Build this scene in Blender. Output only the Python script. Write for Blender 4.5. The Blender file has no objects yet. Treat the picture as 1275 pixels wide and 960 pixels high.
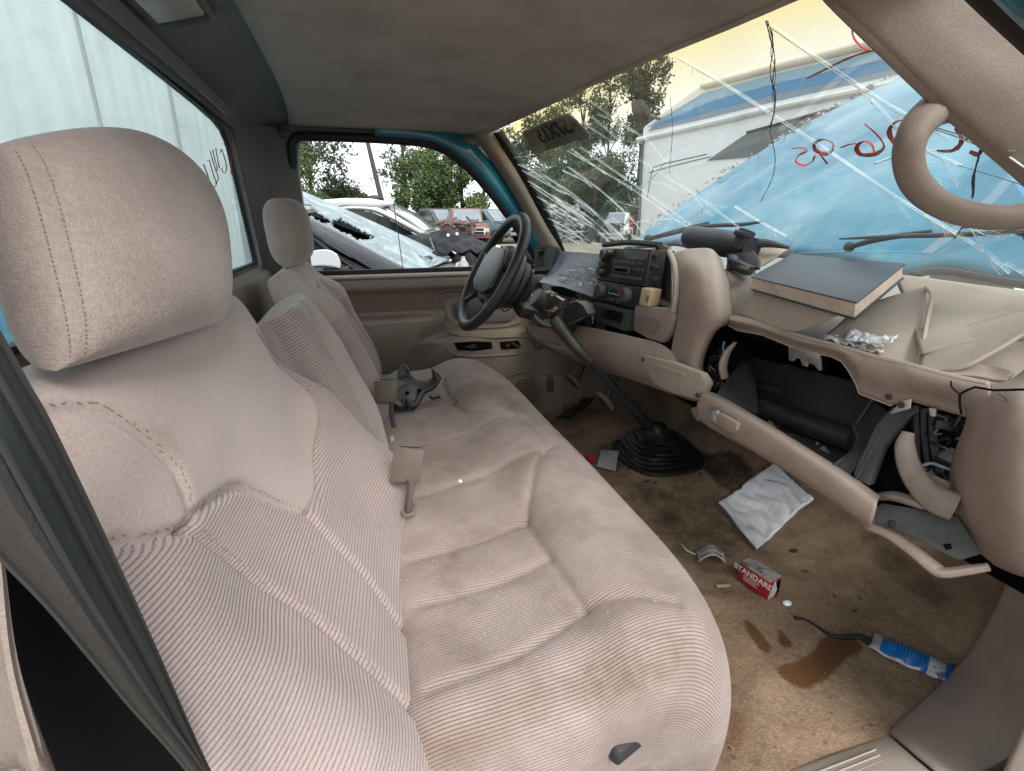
import bpy, bmesh, math, random
import numpy as np
from mathutils import Vector, Matrix, Euler
random.seed(7); np.random.seed(7)
SC = bpy.context.scene
COL = SC.collection
R = math.radians

# ------------------------------------------------------------------ camera
CAM_F, CAM_P, CAM_Y, CAM_C = 630.0, R(18.6), R(16.9), (0.0, -1.12, 1.45)
cd = bpy.data.cameras.new('camera'); cam = bpy.data.objects.new('camera', cd); COL.objects.link(cam)
cd.sensor_fit = 'HORIZONTAL'; cd.sensor_width = 36.0; cd.lens = CAM_F / 1275 * 36
cd.clip_start = 0.02; cd.clip_end = 2000
cam.location = CAM_C; cam.rotation_euler = (R(90) - CAM_P, 0, -CAM_Y)
SC.camera = cam
# ------------------------------------------------------------------ light
SUN_EL, SUN_AZ = R(48), R(-155)      # azimuth of the sun seen from the cab: over the open passenger side
w = bpy.data.worlds.new('World'); SC.world = w; w.use_nodes = True
nt = w.node_tree; nt.nodes.clear()
out = nt.nodes.new('ShaderNodeOutputWorld'); bg = nt.nodes.new('ShaderNodeBackground')
sky = nt.nodes.new('ShaderNodeTexSky'); sky.sky_type = 'NISHITA'; sky.sun_disc = False
sky.sun_elevation = SUN_EL; sky.air_density = 1.6; sky.dust_density = 4.0; sky.ozone_density = 1.0
tc = nt.nodes.new('ShaderNodeTexCoord'); mp = nt.nodes.new('ShaderNodeMapping'); mp.inputs['Scale'].default_value = (1.5, 1.5, 4)
nz = nt.nodes.new('ShaderNodeTexNoise'); nz.inputs['Scale'].default_value = 1.6; nz.inputs['Detail'].default_value = 5
cr = nt.nodes.new('ShaderNodeValToRGB')
cr.color_ramp.elements[0].position = .3; cr.color_ramp.elements[0].color = (8.2, 8.9, 9.6, 1)
cr.color_ramp.elements[1].position = .7; cr.color_ramp.elements[1].color = (10.6, 10.9, 11.2, 1)
mx = nt.nodes.new('ShaderNodeMix'); mx.data_type = 'RGBA'; mx.inputs[0].default_value = .85
L = nt.links.new
L(tc.outputs['Generated'], mp.inputs['Vector']); L(mp.outputs[0], nz.inputs['Vector']); L(nz.outputs['Fac'], cr.inputs[0])
L(sky.outputs[0], mx.inputs[6]); L(cr.outputs[0], mx.inputs[7]); L(mx.outputs[2], bg.inputs['Color'])
bg.inputs['Strength'].default_value = 0.095
L(bg.outputs[0], out.inputs[0])
sd = bpy.data.lights.new('sun', 'SUN'); sun = bpy.data.objects.new('sun', sd); COL.objects.link(sun)
sd.energy = 1.5; sd.angle = R(24); sd.color = (1, .97, .93)
# direction towards the sun
SDIR = Vector((math.cos(SUN_EL) * math.sin(R(6)), -math.cos(SUN_EL) * math.cos(R(6)), math.sin(SUN_EL)))
sun.rotation_euler = SDIR.to_track_quat('Z', 'Y').to_euler()
sky.sun_rotation = math.atan2(SDIR.x, SDIR.y)
SC.view_settings.view_transform = 'Standard'; SC.view_settings.look = 'None'
SC.view_settings.exposure = 1.12; SC.view_settings.gamma = 1.0
SC.cycles.use_denoising = True
SC.cycles.max_bounces = 10; SC.cycles.diffuse_bounces = 6; SC.cycles.transparent_max_bounces = 24

# ------------------------------------------------------------------ helpers
_cp, _sp, _cy, _sy = math.cos(CAM_P), math.sin(CAM_P), math.cos(CAM_Y), math.sin(CAM_Y)
def P(px, py, X=None, Y=None, Z=None):
    """Survey helper: the point of the plane X, Y or Z = const that photo pixel (px, py) sees."""
    r = (px - 637.5) / CAM_F; u = (480 - py) / CAM_F
    fh = _cp + u * _sp
    d = (fh * _sy + r * _cy, fh * _cy - r * _sy, u * _cp - _sp)
    if X is not None: t = (X - CAM_C[0]) / d[0]
    elif Y is not None: t = (Y - CAM_C[1]) / d[1]
    else: t = (Z - CAM_C[2]) / d[2]
    return Vector((CAM_C[0] + t * d[0], CAM_C[1] + t * d[1], CAM_C[2] + t * d[2]))
def pix(p):
    """Inverse of P: the photo pixel of a world point."""
    d = Vector(p) - Vector(CAM_C); fh = d.x * _sy + d.y * _cy; r = d.x * _cy - d.y * _sy
    f = fh * _cp - d.z * _sp; u = fh * _sp + d.z * _cp
    return 637.5 + CAM_F * r / f, 480 - CAM_F * u / f
def PX(pts): return [P(a, b, X=c) for a, b, c in pts]
def PY(pts): return [P(a, b, Y=c) for a, b, c in pts]
def PZ(pts): return [P(a, b, Z=c) for a, b, c in pts]

def cr_interp(pts, n, closed=False):
    """Catmull-Rom through pts, n samples."""
    p = np.array([tuple(q) for q in pts], float); m = len(p)
    if m == 2 and not closed:
        t = np.linspace(0, 1, n)[:, None]; return p[0] * (1 - t) + p[1] * t
    if closed: idx = lambda i: p[i % m]; segs = m; ts = np.linspace(0, segs, n, endpoint=False)
    else:
        ext = np.vstack([2 * p[0] - p[1], p, 2 * p[-1] - p[-2]]); idx = lambda i: ext[min(max(i + 1, 0), m + 1)]
        segs = m - 1; ts = np.linspace(0, segs, n)
    res = []
    for t in ts:
        i = min(int(t), segs - 1); f = t - i
        a, b, c, d = idx(i - 1), idx(i), idx(i + 1), idx(i + 2)
        res.append(.5 * ((2 * b) + (-a + c) * f + (2 * a - 5 * b + 4 * c - d) * f * f + (-a + 3 * b - 3 * c + d) * f ** 3))
    return np.array(res)

def s_grid(G, closed_u=False, closed_v=False, flip=False):
    G = np.asarray(G, float); nv, nu = G.shape[:2]
    V = [tuple(x) for x in G.reshape(-1, 3)]; F = []
    for j in range(nv if closed_v else nv - 1):
        j2 = (j + 1) % nv
        for i in range(nu if closed_u else nu - 1):
            i2 = (i + 1) % nu
            q = (j * nu + i, j * nu + i2, j2 * nu + i2, j2 * nu + i)
            F.append(q[::-1] if flip else q)
    return V, F
def loft_pts(rows, nu, nv, closed=False):
    A = np.array([cr_interp(r, nu, closed) for r in rows])
    return np.array([cr_interp(A[:, i], nv) for i in range(A.shape[1])]).transpose(1, 0, 2)
def s_loft(rows, nu=12, nv=12, closed=False): return s_grid(loft_pts(rows, nu, nv, closed), closed_u=closed)
def s_tube(pts, r, n=8, res=0, closed=False, cap=True, flat=1.0, up=(0, 0, 1)):
    p = cr_interp(pts, res, closed) if res else np.array([tuple(q) for q in pts], float)
    m = len(p); V = []; F = []
    rr = np.interp(np.linspace(0, 1, m), np.linspace(0, 1, len(r)), r) if hasattr(r, '__len__') else [r] * m
    prev = None
    for i in range(m):
        a = p[(i - 1) % m] if (closed or i > 0) else p[i]; b = p[(i + 1) % m] if (closed or i < m - 1) else p[i]
        t = Vector(b - a)
        if t.length < 1e-9: t = Vector((0, 0, 1))
        t.normalize()
        if prev is None:
            x = Vector(up).cross(t)
            if x.length < 1e-3: x = Vector((1, 0, 0)).cross(t)
        else: x = prev - t * prev.dot(t)
        x.normalize(); prev = x; y = t.cross(x)
        for k in range(n):
            an = 2 * math.pi * k / n
            V.append(tuple(Vector(p[i]) + (x * math.cos(an) + y * math.sin(an) * flat) * rr[i]))
    for i in range(m if closed else m - 1):
        for k in range(n):
            F.append((i * n + k, i * n + (k + 1) % n, ((i + 1) % m) * n + (k + 1) % n, ((i + 1) % m) * n + k))
    if cap and not closed:
        F.append(tuple(range(n - 1, -1, -1))); F.append(tuple((m - 1) * n + k for k in range(n)))
    return V, F
def _bev(V, F, bevel, seg=2, ang=25):
    bm = bmesh.new(); vs = [bm.verts.new(v) for v in V]
    for f in F:
        try: bm.faces.new([vs[i] for i in f])
        except ValueError: pass
    bmesh.ops.recalc_face_normals(bm, faces=bm.faces)
    if bevel > 0:
        es = [e for e in bm.edges if len(e.link_faces) == 2 and e.calc_face_angle(0) > R(ang)]
        bmesh.ops.bevel(bm, geom=es, offset=bevel, segments=seg, profile=.5, affect='EDGES', clamp_overlap=True)
    bm.verts.index_update()
    r = [tuple(v.co) for v in bm.verts], [tuple(v.index for v in f.verts) for f in bm.faces]
    bm.free(); return r
def s_box(c, s, rot=None, bevel=0.0, seg=2):
    V = []; M = Euler(rot).to_matrix() if rot is not None else None
    for x in (-.5, .5):
        for y in (-.5, .5):
            for z in (-.5, .5):
                v = Vector((x * s[0], y * s[1], z * s[2]))
                if M: v = M @ v
                V.append(tuple(v + Vector(c)))
    F = [(0, 1, 3, 2), (4, 6, 7, 5), (0, 4, 5, 1), (2, 3, 7, 6), (0, 2, 6, 4), (1, 5, 7, 3)]
    return _bev(V, F, bevel, seg) if bevel else (V, F)
def s_slab(pts, vec, bevel=0.0, seg=2):
    """Polygon pts extruded along vec (a vector, or one vector per point)."""
    n = len(pts); V = [tuple(p) for p in pts] + [tuple(Vector(p) + Vector(vec)) for p in pts]
    F = [tuple(range(n)), tuple(range(2 * n - 1, n - 1, -1))] + [(i, i + n, (i + 1) % n + n, (i + 1) % n) for i in range(n)]
    return _bev(V, F, bevel, seg)
def s_ring(outer, inner, vec):
    n = len(outer); o = [Vector(p) for p in outer]; i_ = [Vector(p) for p in inner]; v = Vector(vec)
    V = [tuple(p) for p in o + i_ + [p + v for p in o] + [p + v for p in i_]]; F = []
    for k in range(n):
        k2 = (k + 1) % n
        F += [(k, k2, n + k2, n + k), (2 * n + k2, 2 * n + k, 3 * n + k, 3 * n + k2), (k, 2 * n + k, 2 * n + k2, k2), (n + k, n + k2, 3 * n + k2, 3 * n + k)]
    return _bev(V, F, 0)
def s_rev(c, axis, prof, n=24):
    """Lathe: prof = [(r, h)] about axis through c."""
    a = Vector(axis).normalized(); x = a.orthogonal().normalized(); y = a.cross(x); V = []; F = []; m = len(prof)
    for r, h in prof:
        for k in range(n):
            an = 2 * math.pi * k / n
            V.append(tuple(Vector(c) + a * h + (x * math.cos(an) + y * math.sin(an)) * max(r, 1e-5)))
    for j in range(m - 1):
        for k in range(n): F.append((j * n + k, j * n + (k + 1) % n, (j + 1) * n + (k + 1) % n, (j + 1) * n + k))
    F.append(tuple(range(n - 1, -1, -1))); F.append(tuple((m - 1) * n + k for k in range(n)))
    return V, F
def s_ball(c, r, n=12):
    V = []; F = []
    rx, ry, rz = r if hasattr(r, '__len__') else (r, r, r)
    for j in range(n + 1):
        th = math.pi * j / n
        for k in range(2 * n):
            ph = math.pi * k / n
            V.append((c[0] + rx * math.sin(th) * math.cos(ph), c[1] + ry * math.sin(th) * math.sin(ph), c[2] + rz * math.cos(th)))
    for j in range(n):
        for k in range(2 * n): F.append((j * 2 * n + k, (j + 1) * 2 * n + k, (j + 1) * 2 * n + (k + 1) % (2 * n), j * 2 * n + (k + 1) % (2 * n)))
    return V, F

def add(name, shapes, mat, parent=None, thick=0.0, smooth=True, uv=None, sub=0, label=None, kind=None, off=-1.0, mats=None, fm=None, ang=35):
    """Link shapes [(V, F), ...] joined as ONE mesh object."""
    if isinstance(shapes, tuple): shapes = [shapes]
    V = []; F = []
    for v, f in shapes:
        b = len(V); V += v; F += [tuple(i + b for i in q) for q in f]
    me = bpy.data.meshes.new(name); me.from_pydata([tuple(map(float, v)) for v in V], [], F); me.validate(); me.update()
    if uv is not None:
        ul = me.uv_layers.new(name='UVMap'); li = np.zeros(len(me.loops), int); me.loops.foreach_get('vertex_index', li)
        ul.data.foreach_set('uv', np.asarray(uv, float)[li].ravel())
    for m in (mats or [mat]): me.materials.append(m)
    if fm is not None: me.polygons.foreach_set('material_index', fm)
    o = bpy.data.objects.new(name, me); COL.objects.link(o)
    bm = bmesh.new(); bm.from_mesh(me); bmesh.ops.recalc_face_normals(bm, faces=bm.faces); bm.to_mesh(me); bm.free()
    me.polygons.foreach_set('use_smooth', [smooth] * len(me.polygons))
    if smooth:
        try: me.set_sharp_from_angle(angle=R(ang))
        except Exception: pass
    if parent is not None: o.parent = parent
    if thick:
        md = o.modifiers.new('t', 'SOLIDIFY'); md.thickness = thick; md.offset = off; md.use_even_offset = False
    if sub:
        md = o.modifiers.new('s', 'SUBSURF'); md.levels = sub; md.render_levels = sub
    if label: o['label'] = label
    if kind: o['kind'] = kind
    return o
def tag(o, label, cat, group=None):
    o['label'] = label; o['category'] = cat
    if group: o['group'] = group
    return o
def thing(name, label, cat, group=None):
    o = bpy.data.objects.new(name, None); COL.objects.link(o); o.empty_display_size = .1
    return tag(o, label, cat, group)
def smooth01(x): x = np.clip(x, 0, 1); return x * x * (3 - 2 * x)

# ------------------------------------------------------------------ materials
def mat(name, col, rough=.6, metal=0.0, var=None, vscale=6.0, grain=0.0, gscale=300.0, coat=0.0, sheen=0.0, dust=None, spec=.5,
        stains=None, sscale=3.0, sth=(.55, .7), ribs=None, coord='Object', trans=0.0, fine=None):
    m = bpy.data.materials.new(name); m.use_nodes = True; N = m.node_tree.nodes; LK = m.node_tree.links.new
    b = N['Principled BSDF']; b.inputs['Roughness'].default_value = rough; b.inputs['Metallic'].default_value = metal
    b.inputs['Specular IOR Level'].default_value = spec
    if coat: b.inputs['Coat Weight'].default_value = coat; b.inputs['Coat Roughness'].default_value = .08
    if sheen: b.inputs['Sheen Weight'].default_value = sheen; b.inputs['Sheen Roughness'].default_value = .4
    t = N.new('ShaderNodeTexCoord'); cur = None
    def rgb(c): n = N.new('ShaderNodeRGB'); n.outputs[0].default_value = (*c, 1); return n.outputs[0]
    def mixc(f, a, bb):
        n = N.new('ShaderNodeMix'); n.data_type = 'RGBA'; LK(a, n.inputs[6]); LK(bb, n.inputs[7])
        if isinstance(f, float): n.inputs[0].default_value = f
        else: LK(f, n.inputs[0])
        return n.outputs[2]
    def noise(sc, det=4, rgh=.6, co=None):
        n = N.new('ShaderNodeTexNoise'); n.inputs['Scale'].default_value = sc; n.inputs['Detail'].default_value = det; n.inputs['Roughness'].default_value = rgh
        LK(co or t.outputs[coord], n.inputs['Vector']); return n.outputs['Fac']
    def ramp(f, lo, hi):
        n = N.new('ShaderNodeMapRange'); n.inputs['From Min'].default_value = lo; n.inputs['From Max'].default_value = hi; LK(f, n.inputs['Value']); return n.outputs[0]
    def math_(op, a, bb=None):
        n = N.new('ShaderNodeMath'); n.operation = op
        for i, x in enumerate((a, bb)):
            if x is None: continue
            if isinstance(x, (int, float)): n.inputs[i].default_value = x
            else: LK(x, n.inputs[i])
        return n.outputs[0]
    cur = rgb(col)
    if var is not None: cur = mixc(ramp(noise(vscale, 5, .65), .3, .7), cur, rgb(var))
    if fine is not None: cur = mixc(ramp(noise(gscale * .45, 3, .7), .35, .75), cur, rgb(fine))
    if stains is not None:
        for k, sc_ in enumerate((sscale, sscale * 4.5)):
            cur = mixc(math_('MULTIPLY', ramp(noise(sc_, 7, .62), *sth), .8 if k == 0 else .45), cur, rgb(stains))
    if dust is not None:
        g = N.new('ShaderNodeNewGeometry'); sx = N.new('ShaderNodeSeparateXYZ'); LK(g.outputs['Normal'], sx.inputs[0])
        cur = mixc(math_('MULTIPLY', ramp(sx.outputs['Z'], .3, 1.0), ramp(noise(9, 5), .25, .7)), cur, rgb(dust))
    hgt = None
    if ribs is not None:
        per, dark, ang, dash = ribs
        mpn = N.new('ShaderNodeMapping'); mpn.inputs['Rotation'].default_value = (0, 0, ang); LK(t.outputs['UV'], mpn.inputs['Vector'])
        # slight wobble of the weave
        nn = N.new('ShaderNodeTexNoise'); nn.inputs['Scale'].default_value = 40; LK(t.outputs['UV'], nn.inputs['Vector'])
        s2 = N.new('ShaderNodeSeparateXYZ'); LK(mpn.outputs[0], s2.inputs[0])
        yv = math_('ADD', math_('DIVIDE', s2.outputs['Y'], per), math_('MULTIPLY', nn.outputs['Fac'], .12))
        fr = math_('FRACT', yv); row = math_('FLOOR', yv)
        gr = math_('ABSOLUTE', math_('SUBTRACT', fr, .5))                       # .5 at the groove, 0 on the rib
        xo = math_('ADD', math_('DIVIDE', s2.outputs['X'], dash), math_('MULTIPLY', row, .5))
        dx = math_('ABSOLUTE', math_('SUBTRACT', math_('FRACT', xo), .5))
        bead = math_('MULTIPLY', dx, 2.0)
        gm = ramp(gr, .3, .46)
        gm2 = math_('MULTIPLY', gm, math_('ADD', .55, math_('MULTIPLY', ramp(bead, .2, .7), .45)))
        cur = mixc(math_('MULTIPLY', gm2, .62), cur, rgb(dark))
        hgt = math_('SUBTRACT', 1.0, gm2)
    LK(cur, b.inputs['Base Color'])
    if grain or hgt is not None:
        gn = noise(gscale, 2, .6)
        if hgt is not None: h2 = math_('ADD', math_('MULTIPLY', hgt, 1.0), math_('MULTIPLY', gn, .5))
        else: h2 = gn
        bp = N.new('ShaderNodeBump'); bp.inputs['Strength'].default_value = grain or .5; bp.inputs['Distance'].default_value = .0022 if hgt is not None else .002
        LK(h2, bp.inputs['Height']); LK(bp.outputs[0], b.inputs['Normal'])
    return m

def glass(name, tint=(.9, .95, .94), dirt=.08, dirtcol=(.5, .52, .5), dscale=30, band=None, streak=False, gloss=.05):
    m = bpy.data.materials.new(name); m.use_nodes = True; N = m.node_tree.nodes; LK = m.node_tree.links.new; N.clear()
    o = N.new('ShaderNodeOutputMaterial'); tr = N.new('ShaderNodeBsdfTransparent'); gl = N.new('ShaderNodeBsdfGlossy'); gl.inputs['Roughness'].default_value = .03
    fz = N.new('ShaderNodeFresnel'); fz.inputs['IOR'].default_value = 1.45
    t = N.new('ShaderNodeTexCoord')
    tr.inputs['Color'].default_value = (*tint, 1)
    if band:
        s = N.new('ShaderNodeSeparateXYZ'); LK(t.outputs['UV'], s.inputs[0]); rp = N.new('ShaderNodeValToRGB'); LK(s.outputs['Y'], rp.inputs[0])
        rp.color_ramp.elements[0].position = band[0]; rp.color_ramp.elements[0].color = (*tint, 1)
        rp.color_ramp.elements[1].position = band[1]; rp.color_ramp.elements[1].color = (*band[2], 1)
        LK(rp.outputs[0], tr.inputs['Color'])
    a = N.new('ShaderNodeMixShader'); mfz = N.new('ShaderNodeMath'); mfz.operation = 'MULTIPLY'; mfz.inputs[1].default_value = gloss * 20 * .3
    LK(fz.outputs[0], mfz.inputs[0]); LK(mfz.outputs[0], a.inputs[0]); LK(tr.outputs[0], a.inputs[1]); LK(gl.outputs[0], a.inputs[2])
    df = N.new('ShaderNodeBsdfDiffuse'); df.inputs['Color'].default_value = (*dirtcol, 1)
    tl = N.new('ShaderNodeBsdfTranslucent'); tl.inputs['Color'].default_value = (*dirtcol, 1)
    dm = N.new('ShaderNodeMixShader'); dm.inputs[0].default_value = .5; LK(df.outputs[0], dm.inputs[1]); LK(tl.outputs[0], dm.inputs[2])
    nz = N.new('ShaderNodeTexNoise'); nz.inputs['Scale'].default_value = dscale; nz.inputs['Detail'].default_value = 8; nz.inputs['Roughness'].default_value = .7
    mpn = N.new('ShaderNodeMapping'); LK(t.outputs['Object'], mpn.inputs['Vector'])
    if streak: mpn.inputs['Scale'].default_value = (1, 1, .12)
    LK(mpn.outputs[0], nz.inputs['Vector'])
    mr = N.new('ShaderNodeMapRange'); mr.inputs['From Min'].default_value = .35; mr.inputs['From Max'].default_value = .8; mr.inputs['To Min'].default_value = dirt * .4; mr.inputs['To Max'].default_value = dirt * 2.2
    LK(nz.outputs['Fac'], mr.inputs['Value'])
    e = N.new('ShaderNodeMixShader'); LK(mr.outputs[0], e.inputs[0]); LK(a.outputs[0], e.inputs[1]); LK(dm.outputs[0], e.inputs[2]); LK(e.outputs[0], o.inputs[0])
    return m

VEL = (.395, .318, .297); VELV = (.322, .254, .232); STAIN = (.15, .11, .085)
M = {
 'velour': mat('velour', VEL, .95, var=VELV, vscale=5, grain=.35, gscale=900, sheen=.35, stains=(.24, .19, .16), sscale=3.5, sth=(.58, .85), fine=(.43, .36, .33), spec=.12),
 'ribs': mat('ribs', (.425, .340, .322), .95, var=(.35, .276, .258), vscale=5, grain=.85, gscale=500, sheen=.3, ribs=(.0054, (.165, .125, .115), R(0), .0085), spec=.12),
 'ribs_c': mat('ribs_cushion', (.41, .328, .302), .95, var=(.315, .243, .212), vscale=6, grain=.8, gscale=500, sheen=.25, ribs=(.0043, (.16, .118, .104), R(90), .007), stains=(.185, .13, .092), sscale=3.2, sth=(.48, .68), spec=.12),
 'velour_head': mat('velour_headrest', (.315, .253, .232), .95, var=(.24, .189, .171), vscale=9, grain=.6, gscale=520, sheen=.4, stains=(.19, .15, .128), sscale=5, sth=(.5, .8), fine=(.34, .283, .253), spec=.12),
 'side_cloth': mat('side_cloth', (.33, .275, .25), .95, var=(.28, .23, .2), vscale=7, grain=.6, gscale=600, sheen=.3, spec=.12),
 'seam': mat('seam_thread', (.26, .21, .185), .95, grain=.6, gscale=500),
 'headliner': mat('headliner', (.44, .385, .335), .95, var=(.375, .325, .282), vscale=3, grain=.35, gscale=500, stains=(.22, .18, .148), sscale=1.8, sth=(.5, .75)),
 'trim_grey': mat('trim_grey', (.165, .157, .149), .7, var=(.138, .131, .125), vscale=4, grain=.3, gscale=350, stains=(.14, .13, .12), sscale=4, sth=(.6, .8)),
 'tan': mat('tan_plastic', (.30, .228, .192), .5, var=(.262, .196, .164), vscale=5, grain=.30, gscale=650, stains=(.19, .142, .112), sscale=7, sth=(.53, .76), fine=(.33, .255, .215), dust=(.37, .315, .265), spec=.4),
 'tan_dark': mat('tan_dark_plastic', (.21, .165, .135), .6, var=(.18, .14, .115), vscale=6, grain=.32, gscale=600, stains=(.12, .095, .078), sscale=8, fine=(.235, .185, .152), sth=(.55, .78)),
 'tan_door': mat('tan_door_plastic', (.26, .215, .178), .6, var=(.225, .183, .15), vscale=6, grain=.2, gscale=800, stains=(.17, .135, .11), sscale=5, sth=(.56, .8)),
 'door_cloth': mat('door_cloth', (.2, .142, .118), .95, var=(.165, .118, .098), vscale=6, grain=.4, gscale=500),
 'tan_dusty': mat('tan_dusty', (.30, .248, .205), .8, var=(.34, .285, .235), vscale=8, fine=(.37, .31, .255), grain=.4, gscale=600, stains=(.2, .16, .13), sscale=6, sth=(.55, .8), dust=(.4, .345, .285)),
 'raw_edge': mat('raw_plastic_edge', (.42, .34, .27), .7, grain=.3, gscale=400),
 'black': mat('black_plastic', (.018, .018, .02), .48, var=(.028, .028, .03), vscale=12, grain=.15, gscale=700, dust=(.075, .07, .065)),
 'black_soft': mat('black_leather', (.016, .016, .017), .38, var=(.03, .03, .032), vscale=14, grain=.35, gscale=700, stains=(.055, .05, .047), sscale=8, sth=(.58, .8)),
 'rubber': mat('black_rubber', (.009, .009, .010), .5, var=(.015, .015, .015), vscale=10, grain=.3, gscale=300, dust=(.022, .02, .018)),
 'darkgrey': mat('dark_grey_plastic', (.045, .047, .05), .55, var=(.06, .062, .065), vscale=10, grain=.2, gscale=500, dust=(.12, .11, .1)),
 'void': mat('shade_black', (.008, .008, .009), 1.0, grain=.2, gscale=60, spec=.0),  # near-black for gaps and holes, their shade put into the colour
 'metal': mat('dull_metal', (.42, .4, .37), .38, .85, var=(.25, .22, .19), vscale=30, grain=.2, gscale=200, stains=(.16, .11, .07), sscale=18, sth=(.52, .72)),
 'steel_dark': mat('dark_steel', (.1, .1, .1), .45, .7, var=(.06, .055, .05), vscale=20, grain=.2),
 'teal': mat('teal_paint', (.012, .15, .22), .28, .0, var=(.012, .13, .2), vscale=3, coat=.6, stains=(.03, .16, .2), sscale=8, sth=(.6, .85)),
 'teal_faded': mat('faded_teal_paint', (.016, .165, .27), .4, .0, var=(.028, .21, .315), vscale=1.6, coat=.25, stains=(.40, .58, .66), sscale=1.7, sth=(.5, .82), grain=.04, gscale=40),
 'carpet': mat('dirty_carpet', (.29, .198, .126), 1.0, var=(.195, .127, .078), vscale=4, grain=1.0, gscale=260, stains=(.10, .066, .042), sscale=3.2, sth=(.5, .7), fine=(.34, .255, .18), spec=.1),
 'belt': mat('belt_webbing', (.019, .023, .024), .85, var=(.027, .030, .030), vscale=8, grain=.3, gscale=400),
 'white_cloth': mat('white_cloth', (.82, .84, .87), .9, var=(.75, .77, .81), vscale=9, grain=.3, gscale=400, stains=(.35, .33, .31), sscale=7, sth=(.6, .85)),
 'paper': mat('white_paper', (.62, .62, .6), .8, var=(.52, .51, .48), vscale=20, grain=.1),
 'paper_grey': mat('grey_paper', (.42, .44, .43), .8, var=(.32, .34, .34), vscale=25, grain=.1),
 'pages': mat('book_pages', (.70, .57, .48), .9, var=(.58, .45, .36), vscale=14, grain=.5, gscale=400, stains=(.26, .15, .1), sscale=9, sth=(.55, .75)),
 'book': mat('book_cover', (.03, .036, .047), .42, var=(.042, .048, .06), vscale=8, grain=.15, gscale=500, stains=(.085, .09, .095), sscale=7, sth=(.55, .85)),
 'red': mat('red_card', (.42, .02, .03), .6, var=(.33, .014, .024), vscale=20, stains=(.2, .02, .02), sscale=20, sth=(.6, .8)),
 'card_grey': mat('grey_card', (.42, .4, .36), .8, var=(.3, .29, .26), vscale=30, stains=(.06, .06, .06), sscale=40, sth=(.5, .62)),
 'blue': mat('blue_film', (.01, .14, .42), .3, var=(.01, .11, .35), vscale=20, coat=.4, stains=(.02, .2, .5), sscale=25, sth=(.55, .75)),
 'redpaint': mat('red_marker', (.62, .03, .03), .55, var=(.5, .02, .02), vscale=30),
 'redmark_dark': mat('dark_red_marker', (.22, .02, .02), .6),
 'crack': mat('crack_glass', (.9, .96, .95), .3, spec=.8),
 'crack_dark': mat('dark_crack', (.05, .06, .055), .5),
 'seal': mat('window_seal', (.01, .01, .011), .6, grain=.2, gscale=200),
 'lens': mat('cluster_lens', (.15, .175, .225), .28, var=(.18, .205, .25), vscale=4, coat=.35),
 'gauge': mat('gauge_print', (.28, .31, .35), .5),
 'cream': mat('cream_plastic', (.55, .42, .27), .6, var=(.48, .35, .22), vscale=20),
 'dome': mat('dome_lens', (.42, .4, .36), .35, var=(.36, .34, .3), vscale=20),
 'slate': mat('slate_grey_board', (.075, .078, .072), .85, var=(.11, .112, .105), vscale=12, grain=.5, gscale=120, stains=(.04, .04, .038), sscale=14, sth=(.55, .7)),
 'text_black': mat('black_print', (.02, .02, .02), .7),
 'text_white': mat('white_print', (.75, .72, .7), .7),
}
M['ws'] = glass('windshield_glass', (.90, .95, .93), .035, (.55, .6, .55), 40, band=(.74, .98, (.90, .72, .36)))
M['rw'] = glass('rear_window_glass', (.88, .95, .955), .08, (.5, .53, .53), 26, streak=True)
# ------------------------------------------------------------------ the truck cab (shell)
truck = thing('pickup_truck', 'teal pickup truck with tan cab, cracked windshield and buckled blue hood', 'pickup truck')
V3 = Vector
# headliner
def head_front(y):   # header line
    return float(np.interp(y, [-.80, -.53, -.35, -.15, .19, .45, .66, .74], [.55, .584, .583, .566, .535, .505, .468, .44]))
rows = []
for k in range(9):
    f = k / 8; r = []
    for y in np.linspace(-.76, .745, 13):
        xr = -.125 - .03 * max(0, y / .74) ** 3; xf = head_front(y)
        x = xr + (xf - xr) * f
        z = 1.708 + .035 * (1 - (y / .75) ** 2) * (1 - .35 * (2 * f - 1) ** 2)
        r.append((x, y, z))
    rows.append(r)
add('headliner', s_loft(rows, 40, 30), M['headliner'], truck, thick=.012, off=1)
# headliner rolled front edge
add('headliner_edge', s_tube([(head_front(y) + .004, y, 1.714 + .035 * (1 - (y / .75) ** 2) * .65) for y in np.linspace(-.76, .745, 15)], .011, 8, 40), M['headliner'], truck)
# teal roof skin above
add('roof', s_loft([[(x, y, 1.775 + .03 * (1 - (y / .8) ** 2) - .05 * max(0, (abs(y) - .7) / .1)) for y in (-.80, -.72, -.4, 0, .4, .72, .80)] for x in (-.37, -.2, .2, .5)], 20, 8), M['teal'], truck, thick=.004)
# rear upper trim round the rear window
prof = [(-.118, 1.745), (-.15, 1.748), (-.20, 1.742), (-.245, 1.728), (-.275, 1.708), (-.292, 1.688)]
rows = [[(x, y, z - .03 * (abs(y) / .75) ** 4) for x, z in prof] for y in np.linspace(-.78, .75, 9)]
add('rear_header_trim', s_loft(rows, 14, 18), M['trim_grey'], truck, thick=.006)
add('trim_ridge', s_tube([(-.262, -.7, 1.702), (-.262, 0, 1.70), (-.262, .38, 1.692), (-.268, .44, 1.684)], [.013, .013, .012, .006], 8, 24), M['trim_grey'], truck)
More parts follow.
